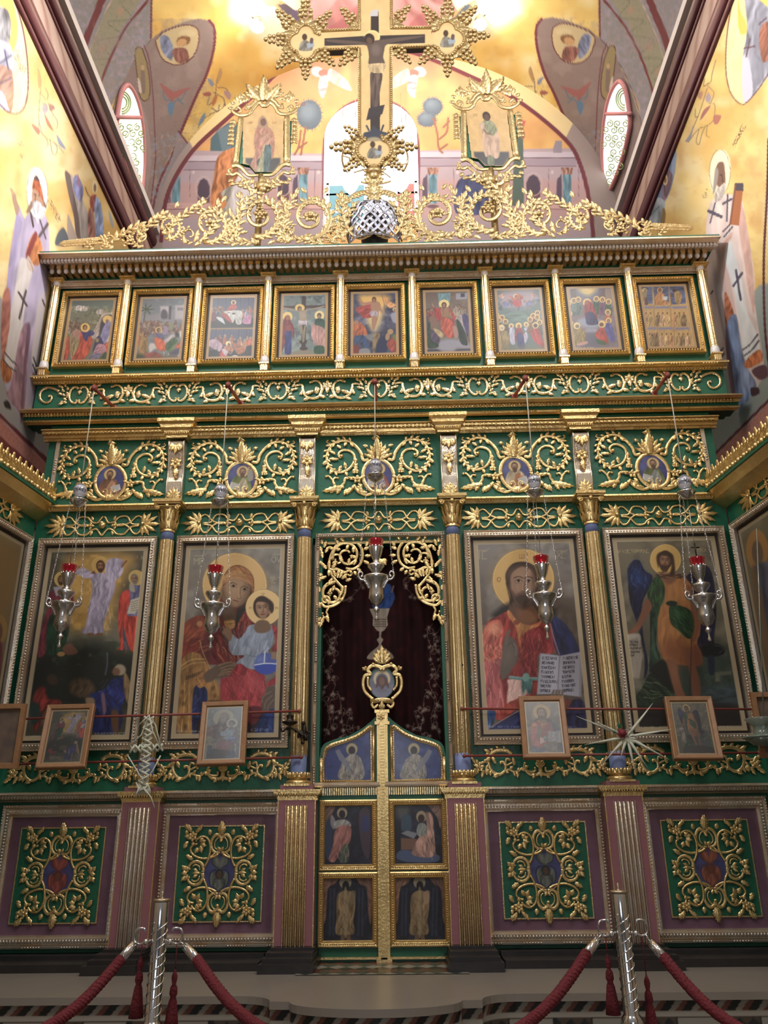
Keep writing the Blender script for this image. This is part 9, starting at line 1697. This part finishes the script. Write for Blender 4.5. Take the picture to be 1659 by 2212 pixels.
# painted ceramic egg
V, Fc = grid_surface(lambda u, v: (cx+14.5*kk*np.sin(PI*v)*np.cos(2*PI*u), cy+14.5*kk*np.sin(PI*v)*np.sin(2*PI*u), cz+zl(1062)+17.5*kk*np.cos(PI*v)*(1+.08*np.cos(PI*v))), 60, 40)
u_, v_ = np.meshgrid(np.linspace(0, 1, 61), np.linspace(0, 1, 41)); p = Paint(u_.ravel()*100, v_.ravel()*60, 'c4c2cc'); r = np.random.RandomState(2)
for i in range(26):
    x, y = (i*23) % 100, 14+(i*17) % 34; p.ring('262838', x, y, 3.4, 1.3); p.E('262838', x, y, 1.2)
    for k in range(4): a = k*1.57+i; p.L('2c3048', [x+4*math.cos(a), y+4*math.sin(a), x+7*math.cos(a+.4), y+7*math.sin(a+.4)], 1.2, smooth=False)
p.P('262838', [0, 52, 100, 52, 100, 55, 0, 55], .5, smooth=False); p.P('262838', [0, 0, 100, 0, 100, 5, 0, 5], .5, smooth=False)
painted('ceramic_egg', V, Fc, p.done(), mat('glazed_ceramic', attr='Col', rough=.15, coat=.6), lamp)
top = at(490, 832, LY).z-cz-.0
b = MB(); b.tube([(cx, cy, cz+zl(1046)), (cx, cy, cz+zl(1028))], .004, 5); b.build('hook', DKMET, lamp)
b = MB(); b.tube([(cx, cy, cz+zl(1030)), (cx, cy, cz+top-.02)], .0042, 6); b.build('cord', mat('pale_cord', (.55, .5, .42), .8), lamp)
for k, (x, y) in enumerate(LAMPS):
    q = at(x, y, LY); off = q-C0
    c = lamp if k == 1 else clone(lamp, off, label=LL[k])
    tp = Vector((q.x, LY, C0.z+top)); w0 = at(*BR[k][0], 6.0)
    if k != 1:
        dz = -off.z
        for ch in kids(c):
            if ch.name.startswith('cord'):
                ch.data = ch.data.copy(); zmx = max(v.co.z for v in ch.data.vertices)
                for v in ch.data.vertices:
                    if v.co.z > zmx-.01: v.co.z += dz
    b = MB(); b.tube([w0, tp+Vector((0, 0, .0))], .014, 8); b.tube([tp+Vector((0, .01, .02)), tp+Vector((0, -.012, -.02))], .022, 8); b.sphere(w0+Vector((0, -.006, 0)), .03, 8, 5, (1, .4, 1))
    tag(b.build('lamp_bracket', RODR, loc=w0), ('leftmost', 'second from left', 'central', 'second from right', 'rightmost')[k]+' of five red-brown brackets on the scroll frieze holding lamp cords', 'bracket', 'lamp brackets on the scroll frieze')
# little flame and the small cross
fq = at(1168, 1212, LY); b = MB(); b.sphere(tuple(fq+Vector((0, -.03, 0))), .009, 8, 6, (1, 1, 1.5)); tag(b.build('flame', mat('flame', (1, .8, .5), emit=14, ecol=(1, .75, .5)), loc=fq), 'tiny lit flame in the red lamp glass before the man with the book', 'flame')
q = at(1505, 1204, LY); b = MB(); b.tube([q, q+Vector((0, 0, .11))], .005, 5); b.tube([q+Vector((-.03, 0, .075)), q+Vector((.03, 0, .075))], .005, 5); tag(b.build('small_cross', DKMET, loc=q), 'small dark metal cross standing on the far right lamp glass', 'cross')

# ================================================================ rods and small wooden-framed icons
def rod(p0, p1, lb):
    b = MB(); b.tube([p0, p1], .008, 8)
    for e_ in (p0, p1): b.sphere(e_, .014, 8, 5)
    tag(b.build('rod', RODR, loc=p0), lb, 'rod', 'rods holding the small icons')
RY = 5.80
rod(at(-30, 1555, RY), at(646, 1536, RY), 'upper red-brown rod left of the doorway, across both tall icons'); rod(at(-30, 1652, RY+.02), at(650, 1636, RY+.02), 'lower red-brown rod left of the doorway, below the tall icons')
rod(at(999, 1531, RY), at(1640, 1532, RY), 'upper red-brown rod right of the doorway, across both tall icons'); rod(at(1003, 1633, RY+.02), at(1640, 1626, RY+.02), 'lower red-brown rod right of the doorway, below the tall icons')
SM = [([(107, 1526), (206, 1523), (187, 1660), (77, 1662)], ic_transfig, (99, 1175, 1.0), 'small oak-framed icon hung before the leftmost large icon', (60, 1183, 305, 1598)),
      ([(440, 1519), (537, 1516), (531, 1651), (425, 1655)], ic_virgin, 0, 'small oak-framed icon of mother and child hung on the rod', (404, 1183, 625, 1590)),
      ([(1119, 1507), (1217, 1506), (1232, 1639), (1130, 1640)], ic_christ, 0, 'small oak-framed icon of a bearded man with open book, hung on the rod', (1014, 1172, 1260, 1582)),
      ([(1437, 1507), (1535, 1507), (1565, 1641), (1455, 1642)], ic_baptist, 0, 'small oak-framed icon of a winged saint hung at the far right', (1312, 1168, 1620, 1570))]
OZ = {ic_transfig: (15, 1160, 4.707), ic_virgin: (345, 1155, 4.707), ic_christ: (1000, 1140, 4.707), ic_baptist: (1295, 1130, 4.558)}
for quad, fn, _, lb, (ax, ay, bx, by) in SM:
    Yt, Yb = 5.775, 5.60; Q = [at(*quad[0], Yt), at(*quad[1], Yt), at(*quad[2], Yb), at(*quad[3], Yb)]
    O = Q[3]; U = ((Q[2]-Q[3])+(Q[1]-Q[0]))/2; V_ = ((Q[0]-Q[3])+(Q[1]-Q[2]))/2; N = U.cross(V_).normalized(); lw, lh = U.length, V_.length; ux, vx = U.normalized(), V_.normalized()
    rt = thing('small_icon', lb, 'icon', O, 'small oak-framed icons hung on the rods')
    M = Matrix((ux, -N, vx)).transposed().to_4x4(); M.translation = O
    b = MB(0.0); b.frame(0, lw, 0, lh, [(0, -.015), (0, .02), (.006, .024), (.03, .018), (.036, .004)]); b.xform(M).build('oak_frame', WOOD, rt)
    b = MB(0.0); b.box(.004, lw-.004, .0, .014, .004, lh-.004); b.xform(M).build('backing', WOOD, rt)
    nu, nv = 90, 130; V, Fc = grid_surface(lambda u, v: (.034+(lw-.068)*u, -.006, .034+(lh-.068)*v), nu, nv)
    u, v = np.meshgrid(np.linspace(0, 1, nu+1), np.linspace(0, 1, nv+1)); u = u.ravel(); v = v.ravel()
    ox, oy, zm = OZ[fn]; s_ = (quad[1][0]-quad[0][0]-30)/(bx-ax); p = Paint((ax-14)+(bx-ax+28)*u, by+14-(by-ay+28)*v, '5a4c40', 1.0/zm, ox, oy); fn(p)
    p.c = p.c*.9+.03
    if fn is ic_virgin: g = p.c.mean(1)[:, None]; p.c = p.c*.55+np.clip(g*np.array([.75, .95, 1.1]), 0, 1)*.45
    d = np.minimum(np.minimum(u, 1-u)*lw, np.minimum(v, 1-v)*lh); p.c[d < .013] = hx('b89c70')
    VV = V @ np.array(M.to_3x3()).T+np.array(O); painted('painting', VV, Fc, p.done(.62), PAINTM, rt)
# two more on the returns, cut by the picture edge
for x, y, s_ in ((-62, 1524, -1), (1642, 1500, 1)):
    O = at(x if s_ > 0 else x, y+138, 5.35); b = MB(O.y); b.frame(O.x, O.x+.3, O.z, O.z+.40, [(0, 0), (0, .03), (.03, .03), (.036, .012)]); rt = thing('small_icon', 'dark wooden icon frame cut off at the %s picture edge' % ('left' if s_ < 0 else 'right'), 'icon', O)
    b.build('oak_frame', WOOD, rt); b = MB(); b.box(O.x+.03, O.x+.27, O.y-.01, O.y, O.z+.03, O.z+.37); b.build('picture', mat('dark_picture', (.1, .07, .06), .5, 0, 0, 1, .7, 14, (.2, .13, .08)), rt)

# ================================================================ straw ornaments, candle arm
def ribbon(b, pts, w, Y):
    P3 = [at(x, y, Y) for x, y in pts]; k = b.k(*pts[0]); b.tube(P3, w*k, 5)
SY_ = 5.70; b = MB(SY_)
for i in range(14):
    y = 1548+i*11.5; x = 322-i*1.0
    for s_ in (-1, 1): ribbon(b, [(x-11*s_, y), (x+10*s_, y+13)], 2.6, SY_-.006*(s_*(-1)**i))
for i in range(6):
    x = 280+i*12
    for s_ in (-1, 1): ribbon(b, [(x, 1618-i*.6+8*s_), (x+12, 1617-i*.6-8*s_)], 2.6, SY_-.006*(s_*(-1)**i))
for q in ([(278, 1612), (305, 1588), (322, 1545), (336, 1566), (348, 1618)], [(276, 1632), (300, 1672), (316, 1698)], [(347, 1632), (330, 1665), (306, 1698)], [(322, 1544), (330, 1580), (346, 1614)], [(310, 1700), (326, 1722), (334, 1745)], [(308, 1700), (318, 1715)], [(300, 1702), (292, 1722)], [(322, 1545), (300, 1566)]): ribbon(b, q, 1.5, SY_-.01)
for i in range(9): ribbon(b, [(294+i*3, 1690+4*(i % 2)), (300+i*3, 1706), (292+i*4, 1716)], 1.5, SY_)
tag(b.build('straw_cross', PALM, loc=at(315, 1618, SY_)), 'pale plaited palm-leaf cross hanging before the far left column base', 'palm cross')
st = thing('straw_star', 'spiky pale palm-leaf star with a red rosette before the far right column base', 'palm star', at(1352, 1590, 5.66)); b = MB(5.66); c0_ = (1354, 1592)
for x, y in ((1410, 1519), (1245, 1547), (1262, 1609), (1300, 1652), (1375, 1677), (1446, 1641), (1452, 1575), (1340, 1640), (1400, 1660), (1290, 1560)):
    P0 = at(*c0_, 5.66); P1 = at(x, y, 5.62); b.tube([P0, P0.lerp(P1, .3), P1], [.006, .011, .001], 5)
for i in range(10): a = i*.63; ribbon(b, [(1354+4*math.cos(a), 1594+4*math.sin(a)), (1354+20*math.cos(a), 1596+16*math.sin(a))], 2.2, 5.65)
b.build('spikes', PALM, st); b = MB(5.64); b.flower(1343, 1584, 10, 7); b.ball(1343, 1584, 7, dy=.01); b.build('rosette', mat('red_ribbon', (.2, .02, .03), .7), st); b = MB(5.645); b.leaf(1334, 1582, 160, 12, 4, 1); b.leaf(1340, 1574, 110, 12, 4, 1); b.build('sprig', GREEN, st)
ca = thing('candle_arm', 'blackened bronze folding candle arm on the left door column', 'candle holder', at(655, 1590, 5.80)); b = MB(5.8); o_ = at(655, 1580, 5.82)
b.tube([at(660, 1600, 5.84), at(655, 1560, 5.82)], .016, 8); b.tube([at(x, y, 5.78) for x, y in cr_([(656, 1590), (640, 1578), (622, 1572), (610, 1580), (606, 1570)], 5)], .007, 6)
for x, y in ((656, 1562), (654, 1604), (640, 1578), (622, 1574), (646, 1590), (664, 1580)): b.ball(x, y, 4.5)
b.fan(657, 1585, 90, 14, 4, 5, 300); b.build('arm', DKMET, ca); b = MB(); b.lathe(tuple(at(626, 1562, 5.72)), [(.0, -.02), (.02, -.015), (.05, .0), (.055, .008), (.03, .006), (.02, .03), (.026, .05)], 16); b.build('drip_pan', DKMET, ca)
q = at(997, 1437, 5.86); b = MB(); b.sphere(q, .019, 10, 6, (1, .5, 1)); tag(b.build('knob', DKMET, loc=q), 'small brown knob on the column right of the doorway', 'knob')

# ================================================================ rope barrier
PY = 3.42
def post(top, bot, lb, lb2, ropes, tas):
    T = at(*top, PY); Z0 = -.80; cx_, cy_ = T.x, PY; z = T.z; rt = thing('rope_post', lb, 'barrier post', (cx_, cy_, Z0), 'chromed rope posts'); r = .027; zc = at(bot[0], bot[1], PY).z
    b = MB(); b.lathe((cx_, cy_, 0), [(.0, z), (r*.9, z-.002), (r, z-.006), (r, z-.11), (r, zc), (r*1.15, zc-.005), (r*1.5, zc-.02), (r*1.5, zc-.035), (r*1.1, zc-.05), (r, zc-.07), (r, Z0+.05), (r*2, Z0+.04), (.15, Z0+.015), (.16, Z0)], 28)
    for k in range(3):
        for j in (0,): b.tube([(cx_+r*1.04*math.cos(-t*.22+k*2.09), cy_+r*1.04*math.sin(-t*.22+k*2.09), z-.075-t*.0034) for t in range(int((z-.08-zc)/.0034))], .0026, 5)
    b.build('twisted_shaft', CHROME, rt); b = MB(); b.lathe((cx_, cy_, z), [(.006, .006), (.031, .004), (.034, 0), (.031, -.005)], 24); b.lathe((cx_, cy_, z), [(.0, .03), (.007, .022), (.004, .014), (.008, .006)], 12); b.build('cap', mat('worn_brass_cap', (.55, .45, .33), .3, .9), rt)
    hz = z-.135
    for s_ in (-1, 1):
        q = cr_([(cx_+s_*r, hz), (cx_+s_*(r+.02), hz-.006), (cx_+s_*(r+.045), hz-.012), (cx_+s_*(r+.062), hz+.004), (cx_+s_*(r+.058), hz+.035), (cx_+s_*(r+.03), hz+.04), (cx_+s_*(r+.024), hz+.03)], 5); b = MB(); b.tube([(x, cy_-.01, z__) for x, z__ in q], .0042, 6); b.sphere((cx_+s_*(r+.018), cy_-.01, hz-.005), .011, 8, 5); b.build('hook', CHROME, rt)
    for i, (e0, e1, end) in enumerate(ropes):
        A_, B_, E_ = at(*e0, PY-.02), at(*e1, PY-.08), at(*end, PY-.34)
        rr = thing('barrier_rope', lb2[i], 'rope', A_, 'red velvet barrier ropes')
        b = MB(); b.tube([A_, A_.lerp(B_, .08), B_], [.006, .0155, .0165], 14); b.tube([A_+Vector((0, 0, .0)), Vector((cx_+(-1 if e0[0] < top[0] else 1)*(r+.05), cy_-.01, hz-.004))], .0035, 5); b.build('chrome_end', CHROME, rr)
        D = (E_-B_); pts = [B_+D*(t/20)+Vector((0, 0, -.05*math.sin(PI*t/20*.9)*.5)) for t in range(-1, 26)]; b = MB(); b.tube(pts, .0185, 14)
        for k in range(4): 
            dirn = D.normalized(); a1 = dirn.cross(Vector((0, 1, 0))).normalized(); a2 = dirn.cross(a1)
            b.tube([pts[j//3].lerp(pts[min(j//3+1, 26)], (j % 3)/3)+(a1*math.cos(j*.6+k*PI/2)+a2*math.sin(j*.6+k*PI/2))*.0165 for j in range(78)], .0045, 4)
        b.build('velvet_cord', VELV, rr)
    for i, (x, y0, y1) in enumerate(tas):
        A_ = at(x, y0, PY+.05); L_ = A_.z-at(x, y1, PY+.05).z; b = MB(); b.lathe(tuple(A_), [(.002, .03), (.010, .01), (.011, 0), (.007, -.02), (.013, -.03), (.015, -.05), (.010, -.062), (.015, -.075), (.022, -L_*.75), (.027, -L_), (.0, -L_)], 28, lambda a, z_: 1+.07*math.sin(a*14)); b.tube([A_, Vector((A_.x, A_.y, hz-.01))], .002, 4)
        tag(b.build('tassel', VELV, loc=A_), lb2[2+i], 'tassel', 'dark red tassels on the rope posts')
post((350, 1944), (337, 2204), 'chromed spiral rope post standing before the left dado panels', ['red velvet rope from the left post down to the left picture corner', 'red velvet rope from the left post down towards the middle', 'dark red tassel hanging left of the left rope post', 'dark red tassel hanging right of the left rope post'],
     [((290, 2037), (255, 2080), (105, 2212)), ((398, 2040), (431, 2080), (560, 2212))], [(303, 2085, 2199), (377, 2113, 2225)])
post((1336, 1926), (1366, 2190), 'chromed spiral rope post standing before the right dado panels', ['red velvet rope from the right post down towards the middle', 'red velvet rope from the right post down to the right picture corner', 'dark red tassel hanging left of the right rope post', 'dark red tassel hanging right of the right rope post'],
     [((1292, 2027), (1262, 2068), (1128, 2212)), ((1404, 2033), (1440, 2075), (1590, 2212))], [(1314, 2080, 2192), (1398, 2125, 2240)])
q = at(1652, 1612, 5.2); b = MB(); b.lathe(tuple(q), [(.0, .0), (.06, .01), (.10, .04), (.12, .05), (.11, .06), (.05, .07), (.05, .12), (.09, .16), (.085, .165)], 24); b.tube([q, q+Vector((.2, 0, 1.4))], .004, 4); tag(b.build('glass_lamp_edge', mat('pale_glass', (.2, .24, .2), .2, 0, trans=.3), loc=q), 'pale glass lamp bowl at the right picture edge beside the brown frame', 'lamp')
